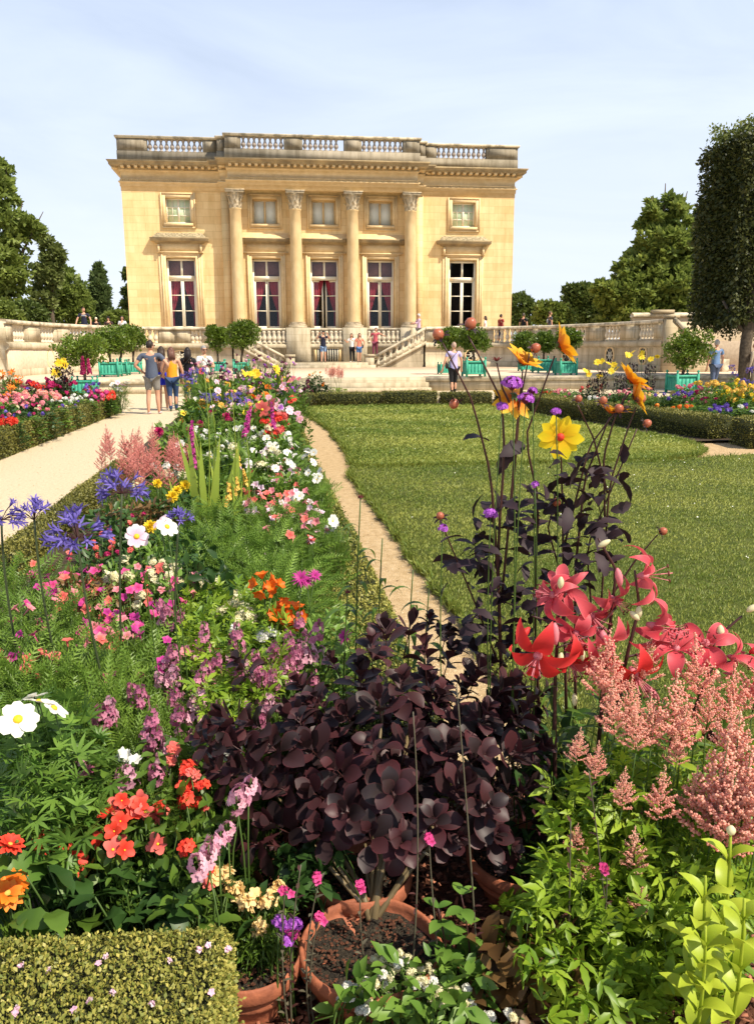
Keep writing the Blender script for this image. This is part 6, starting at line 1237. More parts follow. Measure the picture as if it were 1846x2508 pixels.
bigleaves('lobed geranium like green leaves beside the orange zinnias', (95, 1900), 14, .08, 'serrate', 1.80, wd=.9, shape='wide', sp=45)
for k, (x, y, Yq) in enumerate(((1545, 2050, 1.40), (1600, 1960, 1.45), (1630, 2100, 1.36), (1545, 2160, 1.35))):
    c = at(x, y + 120, Yq); b = A_([c[0], Yq + .05, .06]); root = thing('broad_leaved_plant', ('leftmost lime coloured plant with large smooth paired leaves, bottom right', 'tall lime coloured broad leaved stem topped by a pale bud under the astilbe', 'lime coloured broad leaved plant cut by the right edge of the photo', 'lowest lime coloured broad leaved plant in the bottom right corner')[k], 'foliage plant', b); S = strip(1, .46, 7, .65, -1.5, .35, 'ovate')
    top = at(x, y - 130, Yq) - b; g = G(); stemline(g, (0, 0, 0), top, (.01, 0, 0), (.005, .003), 8); g.build('stem', LM['chart'], root)
    for j in range(10):
        t = .25 + .75 * (j // 2) / 5; a = (j % 2) * math.pi + (j // 2) * 1.35 + .3 * k; T = (rotz(a)[0] @ roty(A_([.35 + .4 * t]))[0]) * (.118 * (1.15 - .5 * t)) * R.uniform(.85, 1.1)
        gg = G().raw(S[0] @ T.T + top * t, S[1], 0, np.clip(.35 + .4 * S[2] + R.uniform(-.2, .2), 0, 1)); gg.build('leaf', LM['chart'], root, True)
    if k == 1: head('bud', bud('cream', .022, .010), root, b + top, (0, 0, 1))

bigleaves('dark green leaves hanging over the back edge of the corner hedge', (330, 2000), 16, .085, 'deep', 1.66, sp=90)
bigleaves('wide pale green leaves lying on the left end of the corner hedge', (70, 2020), 12, .085, 'leafy', 1.64, sp=70)
bigleaves('broad green leaves in front of the snapdragon stems', (440, 2010), 12, .07, 'leafy', 1.66, sp=50)
bigleaves('dark leaves in the shade between the zinnias and the corner hedge', (180, 1960), 18, .08, 'deep', 1.72, sp=90)
# ---- feathery cosmos and fennel masses
fe = [fol('feather', 'feather', 260, .17, v, .42) for v in range(3)]; fel = [fol('feather', 'leafy', 230, .16, 10 + v, .42) for v in range(2)]
lf = [fol('leafy', 'leafy', 420, .10, v, .36) for v in range(3)]; lfd = [fol('leafy', 'deep', 420, .10, 20 + v, .36) for v in range(2)]; lfs = [fol('leafy', 'serrate', 420, .09, 40 + v, .38) for v in range(2)]; brz = [fol('leafy', 'bronze', 380, .09, 60, .34)]
lan = [fol('lance', 'leafy', 220, .22, v, .34) for v in range(2)]; prp = [fol('leafy', 'purple', 320, .10, 50, .36)]; limf = [fol('leafy', 'lime', 380, .09, 70, .38)]
def fill(lst, meshes, label, w, group, name='feathery_plant', cat='feathery plant', dz=0):
    for x, y in lst:
        Y = Yof(y); plant_at(name, label + ' ' + where(x, y), cat, group, x + R.normal(0, 4), y, meshes[R.integers(len(meshes))], None, 0, Y=Y + R.normal(0, .03), w=w * R.uniform(.85, 1.15) * (1 + (Y - 2) * .10), drop=.0)
GF = 'feathery green plants in the long bed'
fill([(440, 1115), (500, 1100), (560, 1100), (615, 1110), (640, 1140), (420, 1165), (480, 1160), (545, 1165), (600, 1175), (640, 1200), (450, 1215), (520, 1220), (590, 1230), (625, 1245), (560, 1270), (620, 1290)], fe, 'feathery green foliage', .52, GF)
fill([(20, 1235), (70, 1245), (20, 1300), (90, 1310), (150, 1330), (30, 1370), (100, 1385), (170, 1400), (240, 1400), (50, 1440), (130, 1460), (210, 1470), (290, 1450), (60, 1510), (150, 1520), (230, 1540), (310, 1520), (120, 1330), (330, 1400), (10, 1470), (270, 1590), (200, 1600), (350, 1590)], fe, 'fine feathery foliage', .50, GF)
fill([(60, 1400), (180, 1440), (260, 1440), (120, 1470), (20, 1440), (230, 1490)], fe, 'fine feathery foliage', .34, GF)
fill([(300, 1640), (380, 1620), (420, 1560), (360, 1700), (440, 1690), (300, 1720), (470, 1540), (500, 1490)], fel, 'thin feathery stems', .36, GF)
fill([(370, 1260), (300, 1250), (250, 1230), (340, 1190), (400, 1330), (460, 1330), (530, 1340), (480, 1400), (560, 1420), (620, 1440), (520, 1480), (680, 1420), (720, 1340), (690, 1370)], lfs, 'leafy green plant', .36, 'leafy plants in the long bed', 'leafy_plant', 'leafy plant')
# far bed greenery, from the hedge corner towards the middle
gl = []
for y, x0, x1, dx in ((1045, 400, 660, 32), (1000, 385, 650, 30), (960, 385, 640, 28), (925, 395, 635, 27), (895, 425, 630, 26), (870, 435, 625, 26), (850, 440, 620, 26), (835, 455, 615, 26)):
    gl += [(x, y) for x in np.arange(x0, x1, dx)]
for i, (x, y) in enumerate(gl):
    ms = (lf, lfd, lan, fe, lfs)[R.choice(5, p=[.30, .2, .2, .15, .15])]; Y = Yof(y); plant_at('leafy_plant', 'mid green leafy plant ' + where(x, y), 'leafy plant', 'leafy plants in the long bed', x + R.normal(0, 6), y + R.normal(0, 4), ms[R.integers(len(ms))], None, 0, Y=Y, w=.62 * (1 + (Y - 5) * .04), drop=0)
fill([(235, 1110), (280, 1100), (330, 1090), (380, 1080), (260, 1160), (310, 1150), (210, 1210), (180, 1250), (230, 1270), (285, 1215)], lfd + brz, 'dark bronze tinted leafy plant', .42, 'leafy plants in the long bed', 'leafy_plant', 'leafy plant')

# ---- massed flowers of the long bed
def many(spec, name, base_label, cat, group, flw, nf, folm=None, fs=1., spread=.06, face=.45, w=.3, fname='flower', Yk=1., **k):
    for x, y in spec: plant_at(name, base_label + ' ' + where(x, y), cat, group, x, y, folm[R.integers(len(folm))] if folm else None, flw, nf, spread, Y=Yof(y) * Yk, fs=fs, face=face, w=w, fname=fname, **k)
def jit(x0, x1, y0, y1, n, a=0): q = [(R.uniform(x0, x1), R.uniform(y0, y1)) for _ in range(n)]; return q
wc = [daisy('white', .033, 8, 'wide', 'centre', .15, 1, .16, .12 + .2 * v, v) for v in range(3)]
many([(384, 967), (392, 973), (560, 975), (590, 960), (598, 968), (620, 942), (630, 950), (640, 985), (625, 990), (645, 1010), (668, 980), (676, 986), (690, 1030), (698, 1040), (728, 1136), (735, 1138), (598, 1020), (700, 1025), (560, 945), (575, 940), (650, 968), (610, 930), (470, 955), (480, 960), (500, 925), (525, 930), (545, 938), (515, 885), (430, 860), (640, 1060), (655, 1075), (583, 958), (604, 975), (615, 1000), (634, 1015), (570, 968), (555, 930), (660, 1000), (684, 1000), (450, 975), (530, 960)],
     'cosmos', 'white cosmos', 'cosmos', 'white cosmos in the long bed', wc, 2, fe, .95, .05, .5, .25)
many(jit(430, 640, 925, 1010, 18) + jit(240, 420, 1000, 1060, 6), 'white_flower', 'cream tufted small flowers', 'small flowers', 'cream tufted flowers', [cluster('cream', .03, 30, .010), cluster('white', .028, 26, .010)], 3, lfs, 1.1, .09, .4, .25, 'flower_cluster')
many([(345, 940), (410, 925), (425, 935), (455, 905), (490, 905), (500, 912), (418, 915), (440, 925), (468, 890)], 'dahlia', 'crimson ball dahlia', 'dahlia', 'crimson dahlias', [dahlia_ball('crimson', .048, v) for v in range(2)], 2, lf, 1., .05, .6, .3)
many([(345, 1060), (378, 1088), (405, 1064), (388, 1075), (330, 1155)], 'dahlia', 'yellow ball dahlia', 'dahlia', 'yellow dahlias', [dahlia_ball('yellow', .036, 5)], 1, lfd, 1., .0, .7, .3)
many([(585, 925), (600, 905), (610, 915), (620, 905), (632, 900), (605, 930), (590, 938), (625, 918), (615, 935), (596, 915)], 'phlox', 'red phlox', 'phlox', 'red phlox', [cluster('coral', .04, 26, .018), cluster('scarlet', .038, 24, .017)], 3, lf, 1., .06, .45, .3, 'flower_cluster')
many([(597, 890), (575, 898)], 'dahlia', 'open coral dahlia with a yellow eye', 'dahlia', 'coral dahlias', [daisy('coral', .09, 8, 'ovate')], 1, lf, 1., .0, .8, .3)
many([(408, 826), (425, 820), (442, 815), (420, 842), (450, 872), (468, 877), (500, 872), (512, 882), (524, 870), (540, 885)], 'agapanthus', 'violet blue agapanthus', 'agapanthus', 'far agapanthus', [agap(0), agap(1)], 1, lan, 1.15, .0, .25, .25, 'flower_head', drop=.35)
many([(540, 818), (555, 815), (566, 820), (560, 850), (550, 858), (575, 812), (620, 812), (600, 800)], 'dahlia', 'clear yellow flowers', 'dahlia', 'yellow far dahlias', [daisy('yellow', .07, 8, 'ovate')], 2, lf, 1., .1, .55, .3)
many([(585, 835), (590, 858), (575, 850), (640, 860), (560, 870), (450, 800), (572, 838), (596, 845)], 'dahlia', 'glowing orange dahlia', 'dahlia', 'orange far dahlias', [daisy('orange', .055, 10, 'ovate', 'centre', .15, 2), daisy('scarlet', .05, 10, 'ovate')], 2, lf, 1., .1, .55, .3)
many(jit(500, 640, 775, 850, 42) + jit(430, 520, 780, 830, 10), 'scabious', 'dark plum and lilac button flowers', 'scabious', 'plum button flowers', [cluster('plum', .020, 20, .012), cluster('mauve_pale', .02, 14, .012), cluster('violet', .018, 14, .012), cluster('plum', .018, 16, .010, 1)], 4, lan, 1.2, .22, .35, .32, 'flower_cluster')
many(jit(480, 640, 820, 900, 30), 'cosmos', 'small pink and lilac flowers', 'cosmos', 'small pink far flowers', [daisy('mauve_pale', .035, 6, 'wide'), daisy('rose', .035, 6, 'wide'), daisy('violet', .03, 6, 'wide'), daisy('pinkwhite', .035, 8, 'wide')], 4, fe, 1.1, .16, .5, .3)
many(jit(400, 560, 835, 900, 16), 'tickseed', 'little golden flowers', 'small flowers', 'golden far flowers', [daisy('gold', .032, 6, 'wide'), daisy('yellow', .03, 6, 'wide'), cluster('gold', .04, 30, .014)], 4, fe, 1.1, .14, .5, .3)
many(jit(560, 690, 1050, 1120, 14) + jit(520, 690, 980, 1060, 9) + jit(590, 700, 1110, 1170, 6), 'columbine', 'nodding rose and white flowers', 'columbine', 'rose and white nodding flowers', [trumpet('rose', .022), trumpet('coral', .022, 1), trumpet('pinkwhite', .022, 2)], 4, fe, 1.15, .12, .35, .2)
many([(245, 1000), (270, 1005), (290, 990), (310, 1010), (330, 1000), (350, 1015), (365, 995), (385, 1010), (400, 1000), (300, 1040), (340, 1045), (380, 1050), (260, 1035), (235, 980), (320, 975), (360, 975), (400, 1030)], 'astilbe', 'salmon pink astilbe', 'astilbe', 'salmon astilbe by the gravel path', [plume('astilbe_deep', .20, v) for v in range(2)], 2, lf, 1.0, .10, .0, .3, 'flower_plume', drop=.45)
many([(420, 1010), (427, 1030), (535, 960), (540, 950), (600, 940)], 'liatris', 'dense magenta flower spike', 'spike flower', 'magenta spikes', [spike('magenta', .28, .022, 90, .014)], 1, lan, 1., .0, .0, .25, 'flower_spike', drop=.4)
many([(540, 1065), (520, 1085), (525, 1020), (500, 1110)], 'snapdragon', 'slender yellow spike', 'spike flower', 'yellow spikes', [spike('gold', .13, .016, 40, .012)], 1, lan, 1., .0, .0, .2, 'flower_spike', drop=.3)
# tall strap leaves with unfinished flower spikes
for (x, yt, yb, Y, lab) in ((445, 815, 1090, 5.2, 'tall lime coloured gladiolus rising in front of the walking people'), (500, 870, 1085, 5.3, 'gladiolus with arching green flower spikes beside the white cosmos'), (525, 965, 1100, 5.15, 'short fan of broad lime strap leaves in the middle of the bed'), (425, 960, 1090, 5.3, 'fan of lime strap leaves beside the salmon astilbe'), (470, 840, 1080, 5.4, 'gladiolus with a thin bud spike near the blue agapanthus')):
    p = at(x, yb, Y); t = at(x, yt, Y); b = A_([p[0], Y, .05]); root = thing('gladiolus', lab, 'gladiolus', b); hh = t[2] - .05
    for k in range(5): 
        S = strip(hh * R.uniform(.55, .82), .055, 7, 1.5, -.12, .1, 'strap'); T = roty(A_([R.uniform(-.2, .2)]))[0] @ rotz(math.pi / 2 + R.uniform(-.6, .6))[0]
        G().raw(S[0] @ T.T, S[1], 0, np.clip(S[2] * .5 + R.uniform(.1, .5), 0, 1)).build('leaf', LM['strap'], root)
    if hh > .9 :
        g = G(); s0 = stemline(g, (0, 0, .3), (R.normal(0, .04), 0, hh), (.03, 0, 0), (.006, .003), 10); 
        for k in range(12): q = s0[4] + (s0[-1] - s0[4]) * k / 12; S = strip(.055, .012, 3, 1., .3, .2, 'lance'); g.raw(S[0] @ rotz((k % 2) * math.pi + .3)[0].T + q, S[1], 0, .7)
        g.build('flower_spike', LM['strap'], root)

# ---- nicotiana, diascia and others of the near left bed
ng = [trumpet('hotpink', .024), trumpet('coral', .024), trumpet('rose', .023), trumpet('magenta', .022)]
many([(95, 1240), (110, 1300), (165, 1235), (215, 1232), (230, 1310), (240, 1322), (190, 1265), (300, 1275), (310, 1320), (345, 1285), (395, 1262), (400, 1275), (150, 1300), (130, 1290), (260, 1380), (85, 1340), (185, 1400), (75, 1440), (95, 1438), (320, 1365), (360, 1310), (290, 1245), (140, 1260), (255, 1290), (105, 1265), (400, 1410), (455, 1418), (205, 1340), (60, 1320), (40, 1390), (120, 1420), (225, 1450), (170, 1350), (285, 1360), (15, 1450), (205, 1375), (330, 1440), (345, 1240), (330, 1245), (270, 1340), (175, 1310)],
     'nicotiana', 'pink tobacco flower', 'tobacco plant', 'pink tobacco flowers', ng, 4, lf, .92, .07, .4, .22)
many([(205, 1190), (250, 1200), (270, 1180), (235, 1165), (140, 1215), (290, 1195), (310, 1130)], 'small_red_flower', 'small red and dark flowers', 'small flowers', 'small red flowers', [cluster('coral', .012, 12, .009), cluster('crimson', .012, 12, .009)], 4, brz, 1., .08, .4, .25, 'flower_cluster')
many([(285, 1215), (345, 1225), (380, 1240), (400, 1238), (330, 1250), (270, 1250), (510, 1295), (525, 1305), (455, 1260), (500, 1330), (530, 1345), (540, 1335), (300, 1290), (360, 1255), (240, 1255)], 'cream_flower', 'creamy yellow flower clusters', 'small flowers', 'creamy clusters', [cluster('cream', .026, 40, .009), cluster('cream', .022, 30, .009, 1)], 3, lfs, 1., .04, .4, .22, 'flower_cluster')
many([(518, 1380), (590, 1385), (605, 1392), (575, 1395), (515, 1640), (505, 1648), (468, 1655)], 'white_flower', 'pure white flat flower', 'small flowers', 'white flat flowers', [cluster('white', .020, 24, .012, 0, .3)], 1, lfs, 1., .0, .4, .2, 'flower_cluster')
ms = [spike('mauve', .080, .022, 26, .0120), spike('mauve_pale', .065, .020, 20, .0120), spike('mauve', .10, .020, 28, .0115, 1)]
many([(365, 1345), (378, 1350), (372, 1430), (380, 1455), (355, 1440), (365, 1480), (400, 1490), (470, 1480), (450, 1470), (540, 1490), (555, 1500), (575, 1480), (600, 1480), (620, 1470), (640, 1455), (605, 1500), (650, 1430), (668, 1420), (680, 1435), (660, 1390), (590, 1450), (530, 1470), (560, 1520), (575, 1545), (225, 1560), (235, 1575), (305, 1523), (345, 1600), (330, 1620), (355, 1640), (340, 1680), (275, 1705), (200, 1690), (520, 1420), (500, 1450), (425, 1500), (440, 1540), (470, 1550), (400, 1575), (385, 1530), (560, 1470), (590, 1415), (690, 1400), (430, 1425)],
     'mauve_flower', 'mauve pink flower spike', 'mauve flowers', 'mauve pink flower spikes', ms, 2, fel, 1., .03, .25, .12, 'flower_spike', drop=.3)
many([(530, 1755), (545, 1745), (520, 1770), (470, 1870), (455, 1890), (440, 1905), (480, 1860), (500, 1830)], 'mauve_flower', 'pale pink flower spike leaning over the smoke bush', 'mauve flowers', 'pale pink leaning spikes', [spike('mauve_pale', .05, .022, 17, .0125, 3)], 1, None, 1., .0, .3, .1, 'flower_spike', Yk=.94)
for (x, y, lab) in ((600, 1290, 'orange alstroemeria standing highest, above the mauve flowers'), (622, 1335, 'orange alstroemeria in the middle of its group'), (645, 1352, 'orange alstroemeria on the right, against the hedge strip'), (577, 1283, 'small orange alstroemeria bud cluster on the left of its group'), (612, 1358, 'lowest orange alstroemeria, above the creamy flowers')):
    plant_at('alstroemeria', lab, 'alstroemeria', 'orange alstroemeria', x, y, lf[1], [alstro(0)], 1, 0, Y=3.0, fs=.95, face=.6, w=.14)
for (x, y, lab) in ((690, 1262, 'magenta coneflower nearest the dirt path'), (672, 1275, 'magenta flower touching the one nearest the path'), (757, 1396, 'lone magenta flower against the hedge strip beside the smoke bush'), (660, 1268, 'faded magenta flower left of the bright one')):
    plant_at('coneflower', lab, 'coneflower', 'magenta coneflowers', x, y, None, [daisy('magenta', .032, 14, 'lance', 'chocolate', .1, 2)], 1, 0, Y=2.95 if y < 1300 else 2.6, face=.5)
# left agapanthus, tall stems bowing to the right
for i, (x, y, Y, sz, bx_, by_, v, lab) in enumerate(((4, 1140, 2.70, 1.15, 30, 1420, 0, 'agapanthus head cut by the left edge of the photo'), (76, 1140, 2.75, 1.15, 130, 1480, 2, 'agapanthus with upright half open violet florets, second from the left edge'), (170, 1180, 2.50, 1.42, 262, 1600, 0, 'largest violet blue agapanthus on a strongly bent dark stem'), (268, 1082, 2.80, 1.32, 250, 1560, 1, 'agapanthus standing highest in front of the gravel path'), (392, 1152, 2.85, .95, 370, 1500, 2, 'half open agapanthus behind the pale cosmos'))):
    p = at(x, y, Y); q = at(bx_, by_, Y); b = A_([q[0] + .04, Y + .10, .05]); root = thing('agapanthus', lab, 'agapanthus', b, 0, 'tall agapanthus of the near left'); g = G()
    t = np.linspace(0, 1, 16)[:, None]; c1 = A_([q[0] + .0, Y, q[2]]); P = (1 - t) ** 2 * b + 2 * t * (1 - t) * (c1 * .5 + A_([p[0] - .05, Y, (q[2] + p[2]) / 2]) * .5) + t ** 2 * p
    g.tube(P - b, np.linspace(.0046, .0036, 16), 7); g.build('stem', LM['agstem'], root, True); head('flower_head', agap(v), root, p, A_([R.normal(0, .08), -.08, 1.]) if v != 1 else A_([0, -.02, 1.]), sz)
    gg = G(); S = strip(.45, .03, 7, 1.2, -1.5, .2, 'strap')
    for k in range(4): T = rotz(R.uniform(0, 6.28))[0]; gg.raw(S[0] @ T.T, S[1], 0, R.random())
    gg.build('foliage', LM['leafy'], root)
# cosmos flowers by name
for (x, y, Y, r_, pet, lab, d) in ((300, 1176, 2.45, .034, 'pinkwhite', 'open pale pink cosmos with a yellow eye facing the camera', None), (366, 1155, 2.4, .032, 'white', 'tilted white cosmos with a torn petal beside the half open agapanthus', (.5, -.4, .5)), (352, 1145, 2.42, .026, 'pinkwhite', 'pinkish cosmos bloom partly behind the tilted white one', (-.5, -.3, .6)),
                               (40, 1577, 1.95, .046, 'white', 'large open white cosmos with a yellow eye at the left edge', (.15, -.6, .62)), (86, 1540, 2.02, .040, 'white', 'white cosmos seen from behind, above the large open one', (.2, .35, .8)), (118, 1553, 2.0, .036, 'white', 'ragged white cosmos right of the large open one', (.5, .1, .6)), (76, 1528, 2.05, .030, 'white', 'fading white cosmos, topmost of the cluster at the left edge', (-.2, .3, .6))):
    p = at(x, y, Y); b = A_([p[0] + .03, Y + .04, .05]); root = thing('cosmos', lab, 'cosmos', b, 0, 'cosmos flowers of the near left'); g = G(); stemline(g, (0, 0, 0), p - b, (.02, 0, 0), (.003, .0018), 8); g.build('stem', LM['stem'], root)
    head('flower', daisy(pet, r_, 8, 'wide', 'centre', .1, 1, .26, .1), root, p, tocam(p) + A_([0, 0, .25]) if d is None else d, 1.)
many([(275, 1640), (290, 1650), (268, 1632)], 'white_flower', 'white lobed flower', 'small flowers', 'white lobed flowers', [trumpet('white', .020, 5)], 2, fel, 1., .015, .6, .1, Yk=.97)
# scarlet begonias and red salvias
bg_ = [daisy('coral', .026, 4, 'round', 'yellow', .35, 1, .12, .5, 7), daisy('scarlet', .022, 5, 'round', 'yellow', .3, 1, .10, .4, 8)]
many([(262, 1765), (275, 1745), (290, 1740), (240, 1790), (300, 1755), (320, 1765), (250, 1805), (335, 1795), (265, 1850), (230, 1770)], 'begonia', 'scarlet begonia bloom', 'begonia', 'scarlet begonias', bg_, 2, lfs, 1., .025, .7, .14, Yk=.96)
many([(410, 1655), (400, 1680), (415, 1690), (395, 1700), (385, 1640), (440, 1720), (350, 1750), (400, 1860), (435, 1880), (415, 1740)], 'salvia', 'bright red lipped flowers', 'salvia', 'red salvias', [cluster('scarlet', .016, 8, .013), cluster('coral', .013, 7, .012)], 3, lfs, 1., .02, .5, .13, 'flower_cluster', Yk=.97)
zin = daisy('orange', .034, 13, 'obovate', 'gold', .15, 2, .26, .1); zin2 = daisy('scarlet', .036, 12, 'obovate', 'gold', .2, 2, .24, .1)
for (x, y, Y, me_, lab) in ((22, 1853, 1.72, zin2, 'upper orange red zinnia at the left edge'), (16, 1958, 1.66, zin, 'lower orange zinnia at the left edge'), (30, 1940, 1.68, zin, 'orange zinnia seen half from the side above the lower one'), (160, 1888, 1.80, zin2, 'red zinnia in the shade under the leaves'), (110, 1846, 1.84, zin2, 'dark red zinnia half hidden behind a lobed leaf')):
    plant_at('zinnia', lab, 'zinnia', 'zinnias of the near left', x, y, lf[0], [me_], 1, 0, Y=Y, face=.75, w=.10)
# snapdragons, alyssum, pink salvia twigs by the pots
many([(538, 1968), (560, 1950), (578, 1958), (592, 1945), (520, 1915), (500, 1925), (470, 1905), (495, 1890), (610, 1935), (565, 1975)], 'snapdragon', 'pale yellow snapdragon', 'snapdragon', 'yellow snapdragons', [cluster('peach', .011, 5, .014), cluster('peach', .012, 6, .013, 1)], 2, lan, 1., .0, .5, .12, 'flower_cluster', Yk=.99)
many([(625, 2030), (640, 2045), (632, 2062), (612, 2020), (645, 2025)], 'alyssum', 'deep purple alyssum spilling over the pot rim', 'alyssum', 'purple alyssum', [cluster('magenta', .018, 50, .006), cluster('violet', .016, 40, .006, 1)], 1, None, 1., .0, .3, .1, 'flower_cluster', Yk=.985)
many([(790, 2140), (815, 2135), (840, 2130), (770, 2160), (870, 2110), (900, 2115), (930, 2130), (860, 2150), (950, 2150), (985, 2160), (1010, 2175), (830, 2090), (890, 2085), (760, 2190), (800, 2200), (960, 2180), (1030, 2200), (910, 2150), (1080, 2210), (1110, 2220), (930, 2090)], 'white_tuft_flower', 'fluffy white flower tuft', 'small flowers', 'fluffy white tufts at the bottom edge', [cluster('white', .010, 26, .0052, 0, .5), cluster('cream', .009, 22, .0050, 1, .5)], 3, None, 1., .018, .3, .07, 'flower_cluster', Yk=.98)
for (x, y, yb, pet, lab) in ((703, 1920, 2200, 'hotpink', 'wiry salvia twig with a single hot pink flower in front of the big pot'), (625, 1950, 2240, 'hotpink', 'wiry twig with two tiny pink flowers beside the yellow snapdragons'), (790, 1940, 2190, 'hotpink', 'wiry twig crossing the big pot with tiny pink buds at its tip'), (940, 1835, 2240, 'hotpink', 'tall wiry twig with pink buds in front of the smoke bush'), (660, 1895, 2100, None, 'bare grey twig at the rim of the big pot'), (905, 1560, 2150, None, 'tall bare grey seed stem in front of the smoke bush, on the left of two'), (1000, 1500, 2150, None, 'tall bare grey seed stem in front of the smoke bush, on the right of two'), (700, 2010, 2230, 'hotpink', 'short twig with one pink flower inside the big pot outline'), (1290, 1690, 2230, None, 'dark seed stem leaning in front of the astilbe leaves'), (1250, 1800, 2240, None, 'thin dark leaning stem left of the astilbe leaves'), (1330, 1900, 2240, 'hotpink', 'magenta flower on a thin stem among the divided leaves')):
    Y = 1.60 if y > 1850 else 1.62; p = at(x, y, Y); q = at(x + R.uniform(-30, 60), yb, Y); b = A_([q[0], Y, .07]); root = thing('wiry_twig', lab, 'twig', b); g = G(); P = stemline(g, (0, 0, 0), p - b, (R.normal(0, .01), 0, 0), (.0028, .0014), 12)
    S = strip(.022, .010, 3, .5, -.6, .2, 'lance')
    for k in range(14):
        j = 1 + k % 10; g.raw(S[0] @ rotz(R.uniform(0, 6.28))[0].T + P[j] + R.random() * (P[j + 1] - P[j]), S[1], 1, R.random())
    g.build('stem', [LM['grey'], LM['dstem'] if pet is None else LM['grey']], root)
    if pet:
        for k in range(2): head('flower', trumpet(pet, .011, 9) if k else cluster(pet, .009, 7, .009, 3), root, p + A_([R.normal(0, .008), 0, -.012 * k]), tocam(p), 1.)
for (x, y, yb, lab) in ((960, 1990, 2200, 'green stem with paired serrated leaves in front of the pot rim'), (985, 2060, 2240, 'leafy green stem right of the big pot with broad pale leaves'), (1010, 1960, 2200, 'tallest leafy green stem beside the big pot')):
    p = at(x, y, 1.62); q = at(x + 20, yb, 1.6); b = A_([q[0], 1.6, .07]); root = thing('leafy_plant', lab, 'leafy plant', b); g = G(); P = stemline(g, (0, 0, 0), p - b, (.01, 0, 0), (.003, .0018), 9); S = strip(.055, .032, 6, .3, -.6, .25, 'ovate')
    for k in range(14): g.raw((S[0] * R.uniform(.6, 1.1)) @ rotz(k * 1.6 + R.normal(0, .3))[0].T + P[min(8, 2 + k // 2)], S[1], 1, np.clip(S[2] * .4 + R.random() * .5, 0, 1))
    g.build('stem', [LM['dstem'], LM['serrate']], root, True)
# green stems with drooping leaves against the hedge strip
for (x, yt, yb, Y, lab) in ((790, 1092, 1360, 2.6, 'tall coneflower stem with a spiky seed head against the dirt path'), (838, 1180, 1370, 2.65, 'green stem with drooping leaves just right of the tallest seed head'), (905, 1250, 1380, 2.65, 'short curling green stem over the dirt path'), (762, 1300, 1400, 2.55, 'small reddish seed head on a stem beside the hedge strip'), (940, 1290, 1400, 2.6, 'arching green shoot with narrow leaves rising behind the smoke bush')):
    p = at(x, yt, Y); q = at(x - 10, yb + 120, Y); b = A_([q[0], Y, .05]); root = thing('coneflower', lab, 'coneflower', b); g = G(); P = stemline(g, (0, 0, 0), p - b, (-.01, 0, 0), (.0038, .0022), 12); g.build('stem', LM['stem'], root)
    g = G(); S = strip(.13, .030, 7, .7, -2.3, .25, 'lance')
    for k in range(9): t_i = 6 + k % 5; g.raw((S[0] * R.uniform(.6, 1.05)) @ rotz(k * 2.4 + R.normal(0, .3))[0].T + P[min(11, t_i)] + [0, 0, -.02 * (k // 5)], S[1], 0, np.clip(S[2] * .5 + R.random() * .4, 0, 1))
    g.build('foliage', LM['leafy'], root)
    if x in (790, 762): head('seed_head', daisy('chocolate', .016, 16, 'lance', 'chocolate', .1, 1, .6, .8), root, p, (0, 0, 1))

# ---- dark leaved dahlia
dl = thing('dark_dahlia', 'tall dahlia with near black leaves, flame orange and yellow flowers on the right', 'dahlia', (at(1110, 1500, 2.3)[0], 2.3, .05)); d0 = np.array(dl.location)
def dst(pts, r=(.0055, .003)):
    P = np.array([at(x, y, Y) for x, y, Y in pts]); t = np.linspace(0, 1, 14); s = np.linspace(0, 1, len(P)); Q = np.stack([np.interp(t, s, P[:, i]) for i in range(3)], -1); G().tube(Q - d0, np.linspace(r[0], r[1], 14), 6).build('stem', LM['dstem'], dl, True); return Q
root_px = (1100, 1560, 2.3)
stems = [[root_px, (1096, 1400, 2.3), (1090, 1200, 2.3), (1105, 1000, 2.28), (1100, 880, 2.27), (1060, 800, 2.25), (1025, 735, 2.25)], [root_px, (1090, 1250, 2.3), (1075, 1040, 2.28), (1035, 880, 2.25), (970, 752, 2.23)], [(1100, 1300, 2.3), (1120, 1080, 2.28), (1135, 900, 2.26), (1160, 775, 2.25)], [(1100, 1300, 2.3), (1130, 1000, 2.28), (1140, 860, 2.26), (1145, 810, 2.25)],
         [(1240, 1560, 2.35), (1235, 1300, 2.33), (1232, 1100, 2.32), (1228, 975, 2.3)], [(1310, 1420, 2.35), (1325, 1200, 2.33), (1335, 1060, 2.3), (1375, 940, 2.28), (1393, 892, 2.28)], [(1325, 1150, 2.33), (1322, 1000, 2.3), (1345, 920, 2.28), (1372, 860, 2.26)], [(1260, 1560, 2.4), (1260, 1250, 2.37), (1280, 1050, 2.33), (1335, 915, 2.3)], [(1235, 1200, 2.33), (1290, 980, 2.3), (1380, 860, 2.27)],
         [(1180, 1560, 2.38), (1170, 1300, 2.36), (1180, 1100, 2.33), (1150, 960, 2.3), (1215, 780, 2.25)], [(1090, 1450, 2.3), (1040, 1320, 2.3), (985, 1190, 2.28), (967, 1145, 2.27)], [(1330, 1320, 2.3), (1390, 1230, 2.28), (1440, 1172, 2.26)], [(1125, 900, 2.27), (1100, 850, 2.26), (1088, 795, 2.25)], [(1240, 1300, 2.35), (1200, 1160, 2.33), (1212, 1105, 2.3)], [(1330, 1080, 2.33), (1300, 960, 2.3), (1265, 888, 2.28)], [(1300, 1400, 2.38), (1285, 1200, 2.36), (1395, 940, 2.3)]]
for s in stems: dst(s, (.0055, .0022) if s[0][1] > 1500 else (.0036, .002))
SP = strip(1, .55, 7, .35, -.8, .25, 'ovate'); SPV = SP[0].copy().reshape(8, 3, 3); SPV[2::2, [0, 2], 1] *= .8; SPV = SPV.reshape(-1, 3)
